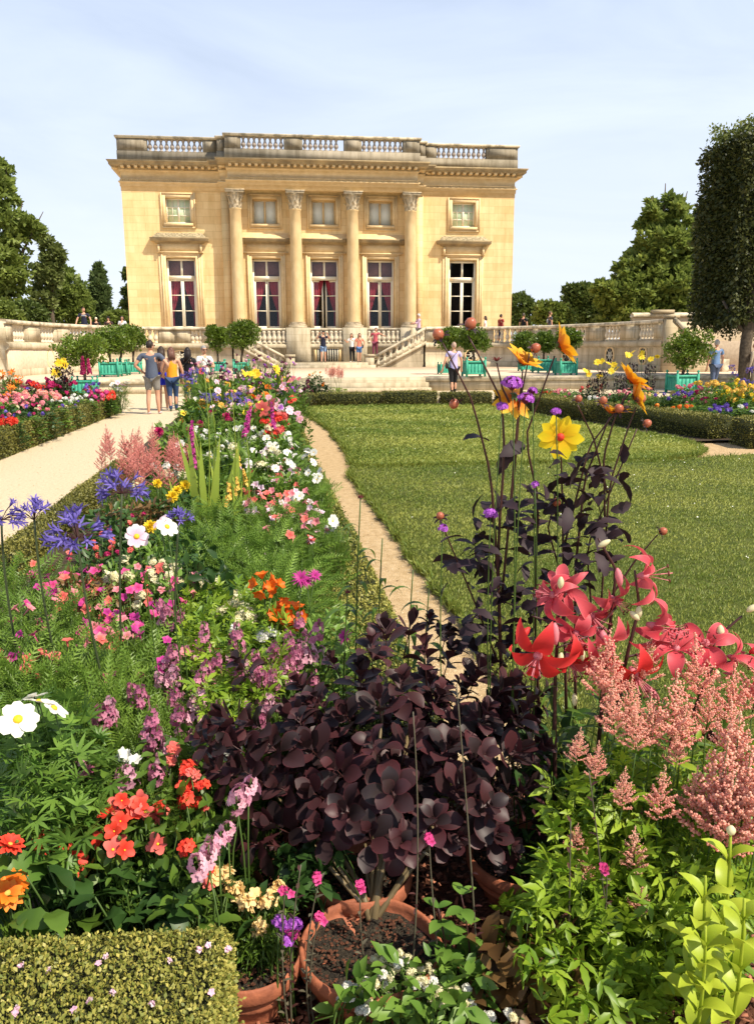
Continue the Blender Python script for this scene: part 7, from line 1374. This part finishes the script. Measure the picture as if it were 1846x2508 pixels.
lv = [(1130, 960), (1060, 975), (1110, 1010), (1250, 1020), (1270, 1040), (1320, 1050), (1345, 1040), (1300, 1070), (1060, 1130), (1110, 1115), (1130, 1170), (1070, 1190), (1150, 1150), (1200, 1130), (1230, 1110), (1260, 1150), (1290, 1180), (1190, 1190), (1240, 1210), (1280, 1230), (1160, 1220), (1060, 1240), (1040, 1210), (1110, 1250), (1200, 1260), (1250, 1270), (1310, 1260), (1170, 1300), (1100, 1320), (1060, 1350), (1140, 1340), (1220, 1320), (1180, 1360), (1080, 1400), (1020, 1360), (1120, 1400), (1160, 1420), (1000, 1230), (1010, 1260), (1330, 1130), (1350, 1180), (1030, 1400), (985, 1385), (1020, 1390), (1230, 1060), (1180, 1070), (1000, 1410), (1060, 1290), (1250, 1340), (1120, 1280)]
g = [G(), G()]
for i, (x, y) in enumerate(lv):
    for q in range(6 if i > 2 else 1):
        p = at(x + R.normal(0, 17), y + R.normal(0, 17), 2.3 + R.normal(0, .06)) - d0; L_ = R.uniform(.05, .085) if i > 2 else .10; T = frame(A_([[R.normal(0, .8), R.normal(-.2, .6), R.normal(.05, .45)]]), R.normal(0, .6, 1))[0] * L_; g[i % 2].raw(SPV @ T.T + p - T @ [.2, 0, 0], SP[1], 0, np.clip(SP[2] * .3 + R.random() * .6, 0, 1))
for q in g: q.build('foliage', LM['purple'], dl, True)
FD = lambda v: daisy('dahlia_flame', .060, 9, 'ovate', 'chocolate', .25, 1, .20, .45, v)
yel = daisy('dahlia_yellow', .058, 10, 'obovate', 'scarlet', .1, 1, .20, .06)
def dh(me_, x, y, Y, d, s=1., n='flower', lab=None): p = at(x, y, Y); return head(n, me_, dl, p, d, s, label=lab)
p = at(1227, 958, 2.28); dh(yel, 1227, 958, 2.28, tocam(p) + A_([.05, 0, -.05]), 1.05, lab='open clear yellow flower facing the camera')
dh(FD(1), 1222, 760, 2.25, (.85, -.15, .35), 1.15, lab='orange flower seen edge on'); dh(FD(2), 1142, 798, 2.25, (.4, -.35, .75), 1.05); dh(FD(3), 1130, 868, 2.27, (-.2, .6, -.6), 1.1, lab='faded flower seen from behind the purple clusters')
dh(FD(4), 1378, 838, 2.27, (.55, -.1, .6), 1.0); dh(FD(5), 1385, 872, 2.28, (.75, -.3, .3), 1.05); dh(FD(6), 1338, 908, 2.3, (.25, -.05, .9), 1.05)
for (x, y, s, d) in ((1025, 722, 1.15, (.3, -.3, .8)), (968, 742, 1.1, (-.6, -.2, .6)), (1163, 768, .95, (.7, -.3, .4)), (1395, 882, 1., (.5, -.3, .6)), (1408, 932, .85, (.7, -.4, .4)), (1212, 1098, .85, (.3, -.6, -.1)), (1264, 882, .75, (.2, -.2, .8)), (967, 1137, .8, (-.3, -.3, .6)), (1443, 1168, .85, (.7, -.3, .4)), (1360, 900, .9, (-.4, -.3, .3)), (998, 875, .95, (-.35, -.2, -.9)), (1318, 885, .8, (.1, -.4, .7))):
    dh(dahlia_bud(), x, y, 2.26, d, s, 'bud')
dh(daisy('chocolate', .022, 8, 'lance', 'chocolate', .2, 1, .3, .5), 1088, 792, 2.25, (0, 0, 1), 1., 'seed_head')
# verbena
for (x, y, Y, me_, lab, yb) in ((1122, 842, 2.2, verbena(.028, 70), 'broad purple verbena head in front of the faded dahlia', 1500), (1152, 875, 2.2, verbena(.022, 46), 'purple verbena head just right of the broad one', 1500), (1100, 892, 2.21, verbena(.016, 26), 'small purple verbena head below left of the broad one', 1480), (1166, 858, 2.22, verbena(.013, 20), 'little verbena head at the upper right of the purple group', 1480), (1218, 903, 2.2, verbena(.013, 22, 1), 'lone purple verbena head above the yellow dahlia', 1450), (1172, 1063, 2.2, verbena(.011, 16), 'dark closed verbena head below the yellow dahlia', 1400), (1075, 1127, 2.2, verbena(.020, 40, 1), 'purple verbena head among the dark dahlia leaves on the left', 1450), (970, 1158, 2.2, verbena(.013, 20, 2), 'purple verbena head furthest left, under a dahlia bud', 1450)):
    p = at(x, y, Y); q = at(x + (30 if x < 1100 else -10), yb, Y); b = A_([q[0], Y, .05]); root = thing('verbena', lab, 'verbena', b, 0, 'purple verbena heads'); g = G(); stemline(g, (0, 0, 0), p - b, (.02 * np.sign(R.normal()), 0, 0), (.0028, .0016), 12); g.build('stem', LM['stem'], root); head('flower_cluster', me_, root, p, (0, -.15, 1))

# ---- pink lilies
ll = thing('pink_lily', 'cluster of deep pink recurved lilies on dark stems, right foreground', 'lily', (at(1290, 1600, 2.05)[0], 2.05, .05)); l0 = np.array(ll.location)
def lst(pts, r=(.007, .0035)):
    P = np.array([at(x, y, Y) for x, y, Y in pts]) - l0; t = np.linspace(0, 1, 14); s = np.linspace(0, 1, len(P)); Q = np.stack([np.interp(t, s, P[:, i]) for i in range(3)], -1); G().tube(Q, np.linspace(r[0], r[1], 14), 7).build('stem', LM['dstem'], ll, True)
for s in ([(1215, 1800, 2.05), (1215, 1500, 2.05), (1225, 1330, 2.05), (1240, 1300, 2.04)], [(1310, 1640, 2.08), (1330, 1420, 2.06), (1350, 1250, 2.06), (1310, 1180, 2.06)], [(1350, 1560, 2.0), (1370, 1450, 2.0), (1400, 1330, 2.0), (1390, 1250, 2.0)], [(1520, 1560, 2.0), (1560, 1460, 2.0), (1590, 1380, 2.0), (1625, 1350, 2.0)], [(1560, 1460, 2.), (1600, 1450, 2.), (1650, 1430, 2.)], [(1290, 1400, 2.05), (1230, 1370, 2.03), (1165, 1350, 2.03)], [(1225, 1330, 2.04), (1280, 1370, 2.03), (1330, 1380, 2.02)], [(1370, 1440, 2.), (1420, 1430, 2.), (1480, 1420, 2.)], [(1350, 1330, 2.04), (1300, 1390, 2.02), (1220, 1420, 2.)]): lst(s, (.0065, .003) if len(s) > 3 else (.0035, .0025))
for i, (x, y, Y, d, s) in enumerate(((1180, 1432, 1.98, (-.45, -.75, -.40), 1.18), (1405, 1262, 2.02, (.75, -.35, .15), 1.12), (1215, 1305, 2.05, (-.75, -.25, .25), .95), (1290, 1345, 2.06, (.35, -.6, -.35), 1.05), (1320, 1390, 2.0, (.15, -.45, -.85), 1.1), (1425, 1370, 2.0, (.85, -.3, -.25), 1.1), (1385, 1470, 1.96, (.2, -.6, -.5), 1.15), (1480, 1425, 1.98, (-.15, -.25, .6), 1.0), (1545, 1410, 2.0, (-.3, -.6, .35), 1.05), (1245, 1440, 2.02, (.1, -.5, -.6), 1.0), (1655, 1470, 1.98, (.2, -.5, .2), 1.), (1260, 1385, 2.04, (-.1, -.6, -.1), .9), (1240, 1290, 2.06, (-.3, -.5, .2), .85), (1340, 1310, 2.06, (.4, -.5, -.3), .85), (1460, 1385, 2.02, (.6, -.4, .2), .85), (1600, 1440, 2.0, (.5, -.5, -.1), .85), (1300, 1440, 2.0, (0, -.6, -.4), .9))):
    p = at(x, y, Y); head('flower', lily(i % 3, 'lily_red' if i in (0, 6, 9) else 'lily'), ll, p, d, s * .92)
for (x, y, m_, L_, r_, d) in ((1310, 1198, 'cream', .036, .008, (.5, -.1, .3)), (1227, 1290, 'cream', .034, .009, (0, -.1, 1)), (1215, 1365, 'rose', .062, .011, (.05, -.1, -1)), (1160, 1375, 'lily_red', .058, .011, (-.5, -.1, -.5)), (1397, 1355, 'cream', .036, .010, (0, -.1, .9)), (1380, 1340, 'cream', .034, .009, (.5, -.2, -.5)), (1230, 1430, 'cream', .034, .009, (-.2, -.3, -.9)), (1275, 1420, 'cream', .036, .008, (0, -.2, -.9)), (1578, 1370, 'cream', .040, .011, (0, -.1, -1)), (1635, 1340, 'cream', .034, .009, (.6, -.1, .4)), (1570, 1468, 'cream', .036, .009, (.1, -.2, -1)), (1258, 1520, 'cream', .034, .008, (0, -.2, -1)), (1352, 1245, 'rose', .05, .010, (.2, -.1, -.9)), (1640, 1430, 'lily_red', .05, .011, (.7, -.2, .3)), (1410, 1500, 'rose', .06, .011, (.6, -.2, -.6))):
    head('bud', bud(m_, L_, r_), ll, at(x, y, 1.99), d)
g = G(); S = strip(.11, .016, 6, .6, -1.2, .3, 'lance')
for k in range(60): p = at(1215 + R.choice([0, 120, 150]) + R.normal(0, 6), R.uniform(1500, 1760), 2.05) - l0; g.raw(S[0] @ rotz(R.uniform(0, 6.28))[0].T + p, S[1], 0, R.random())
g.build('foliage', LM['leafy'], ll)

# ---- astilbe plumes of the right foreground: (x, top y, base y, distance)
pls = [(1312, 1390, 1540, 1.92), (1345, 1500, 1620, 1.85), (1392, 1550, 1650, 1.82), (1465, 1480, 1650, 1.85), (1530, 1400, 1545, 1.92), (1545, 1500, 1610, 1.86), (1600, 1465, 1590, 1.88), (1648, 1420, 1560, 1.9), (1555, 1640, 1850, 1.70), (1600, 1580, 1800, 1.72), (1645, 1590, 1820, 1.68), (1515, 1690, 1800, 1.74), (1262, 1600, 1672, 1.84), (1300, 1630, 1710, 1.82), (1362, 1690, 1775, 1.76), (1440, 1690, 1800, 1.74), (1388, 1820, 1915, 1.68), (1258, 1805, 1865, 1.74), (1278, 1868, 1945, 1.70), (1395, 1938, 2010, 1.62), (1425, 1530, 1640, 1.84), (1490, 1540, 1650, 1.83), (1620, 1660, 1830, 1.66), (1580, 1700, 1880, 1.66), (1410, 1400, 1500, 1.95), (1600, 1540, 1680, 1.76), (1340, 1440, 1540, 1.9), (1655, 1680, 1850, 1.62), (1375, 1490, 1590, 1.87), (1480, 1610, 1680, 1.8)]
words = ['at the upper left of the group beside the pink lily', 'leaning right under the red lily', 'pale and short below the red lily', 'broadest of the middle group', 'narrow, rising in front of the right pink lilies', 'half hidden behind the broad middle one', 'tall, right of the middle', 'cut by the right edge at the top of the group', 'largest and densest at the lower right', 'tall and pink in the dense right hand mass', 'cut by the right edge in the dense mass', 'small, at the left of the dense right hand mass', 'furthest left, small and slim', 'small, touching the slim leftmost one', 'lone, short and compact in the middle of the leaves', 'lone with a double tip, right of the compact one', 'thin and sparse above the magenta flower', 'tiny, at the left edge of the divided leaves', 'small and faded left of the magenta flower', 'lowest of all, small among the divided leaves', 'peach coloured, filling the gap left of the broad one', 'peach coloured, filling the gap right of the broad one', 'in the heart of the dense right hand mass', 'hanging lowest in the dense right hand mass', 'slim, in front of the red lily petals', 'bridging the upper group and the dense mass', 'slim with bare side shoots, under the left lily', 'cut by the right edge, lowest of those', 'behind the pale short one', 'short, at the foot of the broad one']
for i, (x, yt, yb, Y) in enumerate(pls):
    a, b = at(x, yb, Y), at(x, yt, Y); h = (b[2] - a[2]) * 1.08; v = i % 4; r0_ = A_([a[0] + R.normal(0, .02), Y + .05, .05]); root = thing('astilbe', 'peach pink astilbe plume ' + words[i], 'astilbe', r0_, 0, 'peach astilbe plumes of the right foreground'); g = G(); stemline(g, (0, 0, 0), a - r0_, (R.normal(0, .01), 0, 0), (.0025, .0018), 7); g.build('stem', LM['stem'], root)
    head('flower_plume', plume('astilbe', .16, v), root, a, (R.normal(.03, .08), R.normal(0, .05), 1), h / .16)
# fallen petals on the corner hedge
g = G(); n = 60
for k in range(15):
    x, y = R.uniform(10, 520), R.uniform(1930, 2230); p = atz(x, R.uniform(2070, 2230), .426); o = obj('fallen_petal', cluster('pinkwhite', .005, 4, .0055, 2), None, p); o.rotation_euler = (R.normal(0, .4), R.normal(0, .4), R.uniform(0, 6)); tag(o, 'fallen pink petals lying on the clipped corner hedge', 'petal', 'fallen petals on the corner hedge')

# ---- bed beyond the left hedge
def far(lst, name, lab, cat, flw, nf, fs, folm, w, grp, spread=.25, face=.4, fname='flower', drop=.1, **k):
    for x, y, Y, wh in lst: plant_at(name, lab + ' ' + wh, cat, grp, x, y, folm[R.integers(len(folm))], flw, nf, spread, Y=Y, fs=fs, face=face, w=w, fname=fname, drop=drop, **k)
LB = 'flowers of the bed beyond the left hedge'
far([(70, 860, 16.5, 'heaped highest above the left hedge'), (90, 868, 16.2, 'right half of the highest heap'), (55, 862, 16.4, 'left half of the highest heap')], 'phlox', 'salmon pink flower heap', 'phlox', [cluster('rose', 0.062, 52, 0.0231), cluster('astilbe', 0.062, 52, 0.0198)], 9, 1., lfd, .8, LB, .42, .4, 'flower_cluster')
far([(40, 876, 15.5, 'below left of the highest heap'), (15, 866, 16, 'at the left edge')], 'phlox', 'pink flower heap', 'phlox', [cluster('rose', 0.062, 52, 0.0231)], 6, 1., lfd, .7, LB, .3, .4, 'flower_cluster')
far([(28, 918, 13.4, 'low against the left hedge')], 'geranium', 'bright red flowers', 'geranium', [cluster('scarlet', 0.056, 30, 0.0264)], 4, 1., lfd, .6, LB, .2, .4, 'flower_cluster')
far([(158, 866, 18.5, 'in the middle of the left bed'), (172, 870, 18.8, 'just right of the first'), (148, 874, 18, 'just left of the first')], 'white_flower', 'low mound of white flowers', 'white flowers', [cluster('white', 0.043, 30, 0.0185)], 8, 1., lfs, .8, LB, .35, .4, 'flower_cluster')
far([(75, 835, 19, 'left'), (120, 828, 20, 'tallest'), (132, 838, 20, 'right'), (95, 838, 19.5, 'middle'), (110, 842, 19.5, 'low')], 'coleus', 'dark crimson foliage and flowers behind the salmon heap,', 'crimson plant', [cluster('crimson', 0.062, 30, 0.0297), cluster('scarlet', 0.056, 30, 0.0264)], 6, 1., lfd + prp, .7, LB, .35, .4, 'flower_cluster')
far([(8, 822, 17, 'cut by the left edge'), (22, 815, 17, 'tallest'), (36, 824, 17, 'on the right of three'), (15, 842, 16.5, 'lowest')], 'lily', 'orange lily at the left end of the bed,', 'lily', [daisy('orange', .08, 6, 'lance')], 4, 1.1, lan, .4, LB, .2)
far([(125, 790, 20, 'on the left of two'), (142, 787, 20, 'on the right of two')], 'dahlia', 'bright yellow dahlia in front of the oval window,', 'dahlia', [daisy('yellow', .09, 8, 'ovate')], 2, 1.2, prp, .6, LB, .12, .7)
far([(205, 838, 21, 'beside the green tub'), (198, 846, 20.5, 'in front of the green tub')], 'salvia', 'violet blue flowers', 'salvia', [cluster('bluepurple', 0.050, 30, 0.0231)], 5, 1., lfs, .5, LB, .2, .4, 'flower_cluster')
far([(183, 822, 21, 'on the left of two'), (197, 822, 21, 'on the right of two')], 'amaranth', 'upright dark red flower spike,', 'amaranth', [spike('crimson', .45, .05, 120, .04)], 1, 1., lfd, .5, LB, 0, .0, 'flower_spike', .6)
far([(205, 862, 19.5, 'left of the scarlet one'), (215, 856, 20, 'at the back')], 'begonia', 'dark leaved plant with pink flowers', 'begonia', [cluster('hotpink', 0.050, 22, 0.0264)], 4, 1., prp, .6, LB, .25, .4, 'flower_cluster')
far([(235, 862, 20, 'near the right end of the left hedge'), (240, 870, 19.8, 'at the right end of the left hedge')], 'geranium', 'scarlet flowers', 'geranium', [cluster('scarlet', 0.056, 30, 0.0264)], 4, 1., lfd, .5, LB, .2, .4, 'flower_cluster')
far([(255, 850, 20.6, 'at the corner of the left hedge'), (262, 838, 20.6, 'tallest at the corner of the left hedge')], 'cosmos', 'pink and white cosmos', 'cosmos', [daisy('pinkwhite', .06, 8, 'wide'), daisy('white', .06, 8, 'wide')], 5, 1.1, fe, .6, LB, .25)
far([(20, 890, 14.5, 'front left'), (55, 905, 14.3, 'front'), (85, 895, 15, 'under the salmon heap'), (115, 885, 16, 'mid'), (140, 885, 17, 'under the white mound'), (5, 905, 13.8, 'far left'), (180, 872, 18.5, 'right'), (225, 868, 19.8, 'near the hedge end'), (30, 850, 18, 'behind'), (60, 845, 19, 'behind the salmon heap'), (160, 850, 20, 'behind the white mound'), (185, 850, 20, 'by the tub'), (100, 855, 19, 'centre'), (0, 870, 15, 'at the edge')], 'leafy_plant', 'green plant with small mixed flowers in the left bed,', 'leafy plant', [cluster('rose', 0.031, 15, 0.0198), cluster('crimson', 0.031, 15, 0.0198), cluster('bluepurple', 0.031, 15, 0.0185), cluster('cream', 0.031, 15, 0.0185)], 4, 1., lf + lfd, 1.0, LB, .4, .4, 'flower_cluster')
# ---- bed behind the back hedge and beyond the right hedge
RB = 'flowers of the bed beyond the right hedge'
far([(672, 838, 24.2, 'left of the tall orange spikes'), (690, 815, 24.2, 'the tallest, with orange flowers'), (705, 838, 24.2, 'right of the tall orange spikes'), (655, 850, 24, 'low, furthest left')], 'border_plant', 'leafy plant behind the back hedge,', 'leafy plant', [cluster('orange', 0.037, 15, 0.0231), cluster('cream', 0.037, 15, 0.0198), cluster('peach', 0.031, 15, 0.0198)], 4, 1., lfd, .9, 'plants behind the back hedge', .3, .4, 'flower_cluster')
far([(735, 822, 24.0, 'left half'), (748, 825, 24.0, 'right half')], 'astilbe', 'feathery pink topped plant behind the back hedge,', 'astilbe', [plume('astilbe', .30, 0)], 8, 1.1, limf, .6, 'plants behind the back hedge', .28, .0, 'flower_plume', .45)
far([(640, 828, 13.0, 'upper'), (650, 840, 13., 'lower'), (628, 845, 12.5, 'left')], 'scabious', 'dark plum button flowers at the right corner of the long bed,', 'scabious', [cluster('plum', 0.022, 22, 0.0132)], 7, 1., lf, .55, 'plum button flowers', .28, .4, 'flower_cluster')
far([(1000, 850, 23.5, 'beside the lilac shirted man'), (1245, 850, 21., 'behind the right hedge')], 'grassy_plant', 'light green grassy clump', 'grassy plant', None, 0, 1., [fol('strap', 'strap', 40, .1, 3)], .9, RB)
rb_ = [(1190, 860, 20.5, 'scarlet', 'bright red flowers behind the yellow dahlia stem'), (1230, 856, 20, 'rose', 'rose pink flowers behind the orange dahlia'), (1290, 845, 20, 'coral', 'coral flowers left of the dark dahlia bush'), (1345, 855, 18, 'rose', 'mound of dusty pink flowers in the middle of the right bed'), (1410, 850, 19, 'astilbe_deep', 'salmon flowers behind the orange dahlia petals'), (1305, 868, 18.5, 'white', 'low white flowers behind the dahlia buds'), (1500, 842, 18, 'rose', 'pink flowers left of the green tub on the right'), (1540, 855, 17, 'crimson', 'crimson flowers left of the yellow heap'),
       (1530, 870, 16, 'crimson', 'dark red flowers in front of the crimson ones'), (1520, 845, 18, 'hotpink', 'hot pink flowers beside the green tub on the right'), (1490, 858, 17.5, 'bluepurple', 'deep violet spikes in the right bed'), (1475, 862, 17, 'bluepurple', 'deep violet spikes furthest left in the right bed'), (1450, 862, 18, 'peach', 'small peach flowers left of the violet spikes'), (1480, 888, 15, 'orange', 'small orange flowers close behind the right hedge'), (1640, 858, 17, 'rose', 'pink flowers at the right edge'), (1600, 888, 14.6, 'bluepurple', 'dark violet mound in front of the yellow heap'), (1575, 892, 14.4, 'bluepurple', 'left part of the dark violet mound'), (1640, 890, 14.4, 'white', 'small white flowers right of the dark violet mound')]
for x, y, Y, pet, lab in rb_:
    plant_at('border_flower', lab, 'border flowers', RB, x, y, (lf + lfd + lfs)[R.integers(7)], [cluster(pet, .045, 28, .021), cluster(pet, .036, 20, .02, 1)], 7, .38, Y=Y, face=.4, w=.95, fname='flower_cluster', drop=.1)
for k, (x, y) in enumerate(((1590, 832), (1610, 835), (1625, 850), (1580, 855), (1605, 862), (1640, 845), (1560, 838), (1595, 848), (1625, 870))):
    plant_at('golden_lily', 'heap of golden yellow flowers, ' + ('top', 'upper middle', 'right shoulder', 'left', 'centre', 'rightmost', 'upper left fringe', 'heart', 'lower right')[k] + ' of the heap on the right', 'golden flowers', RB, x, y, lfs[0], [cluster('gold', 0.050, 27, 0.0224), cluster('yellow', 0.043, 22, 0.0224)], 9, .38, Y=16.5 - .1 * k, face=.45, w=.8, fname='flower_cluster', drop=.08)
for x, y, Y, lab in ((1320, 790, 19, 'dark leaved dahlia with yellow flowers left of the oval window'), (1300, 812, 19, 'lower dark dahlia with two yellow flowers'), (1385, 770, 19, 'tallest dark dahlia with small yellow flowers before the terrace'), (1425, 775, 19.2, 'dark dahlia furthest right, before the stained terrace wall'), (1360, 800, 18.6, 'dark dahlia with a single gold flower')):
    plant_at('dahlia', lab, 'dahlia', RB, x, y, prp[0], [daisy('yellow', .075, 8, 'ovate')], 4, .25, Y=Y, face=.5, w=.5, fs=1.1, drop=.2)
for x, y, Y, lab in ((1632, 832, 18, 'blue agapanthus before the trunk of the clipped tree'), (1640, 812, 18.5, 'blue agapanthus at the right edge'), (1612, 800, 19, 'pale blue agapanthus beside the blue shirted man'), (1645, 840, 17.6, 'low blue agapanthus at the right edge')):
    plant_at('agapanthus', lab, 'agapanthus', 'far agapanthus', x, y, lan[0], [agap(0)], 2, .15, Y=Y, face=.2, w=.5, fs=1.5, fname='flower_head', drop=.3)
for k in range(46):
    x = R.uniform(1180, 1650); y = np.interp(x, [1180, 1400, 1560, 1650], [862, 872, 892, 898]) + R.uniform(-14, 4); Y = float(np.interp(x, [1180, 1400, 1560, 1650], [20, 17.2, 14.6, 14.2])) + R.uniform(0, 2.4)
    plant_at('leafy_plant', 'green leafy filler plant of the right bed ' + ('behind the hedge', 'under the pink flowers', 'near the green tub', 'near the yellow heap')[min(3, int((x - 1180) / 118))], 'leafy plant', 'leafy plants of the right bed', x, y, (lf + lfs + lfd + fe)[R.integers(10)], [cluster('rose', 0.031, 15, 0.0198), cluster('cream', 0.031, 15, 0.0198)] if R.random() < .5 else None, 3, .35, Y=Y, w=1.0, face=.4, fname='flower_cluster', drop=.05)

# ---- every repeat gets the place that singles it out
def px(o):
    v = np.array(o.location) - CAM; return 826 + CF * (v @ rt) / (v @ fw)
ORD = ['leftmost', 'second from the left', 'third from the left', 'fourth from the left', 'fifth from the left', 'sixth from the left', 'seventh from the left', 'eighth from the left', 'ninth from the left', 'tenth from the left', 'eleventh from the left', 'twelfth from the left', '13th from the left', '14th from the left', '15th from the left', '16th from the left', '17th from the left', '18th from the left', '19th from the left', '20th from the left'] + ['%dth from the left' % k for k in range(21, 99)]
by = {}
for o in COL.objects:
    if 'category' in o and o.name.split('.')[0] != 'fallen_petal': by.setdefault(o['label'], []).append(o)
for lab, os_ in by.items():
    if len(os_) > 1:
        os_.sort(key=px)
        for k, o in enumerate(os_): o['label'] = lab + ', ' + (ORD[k] if k < len(os_) - 1 else 'rightmost')
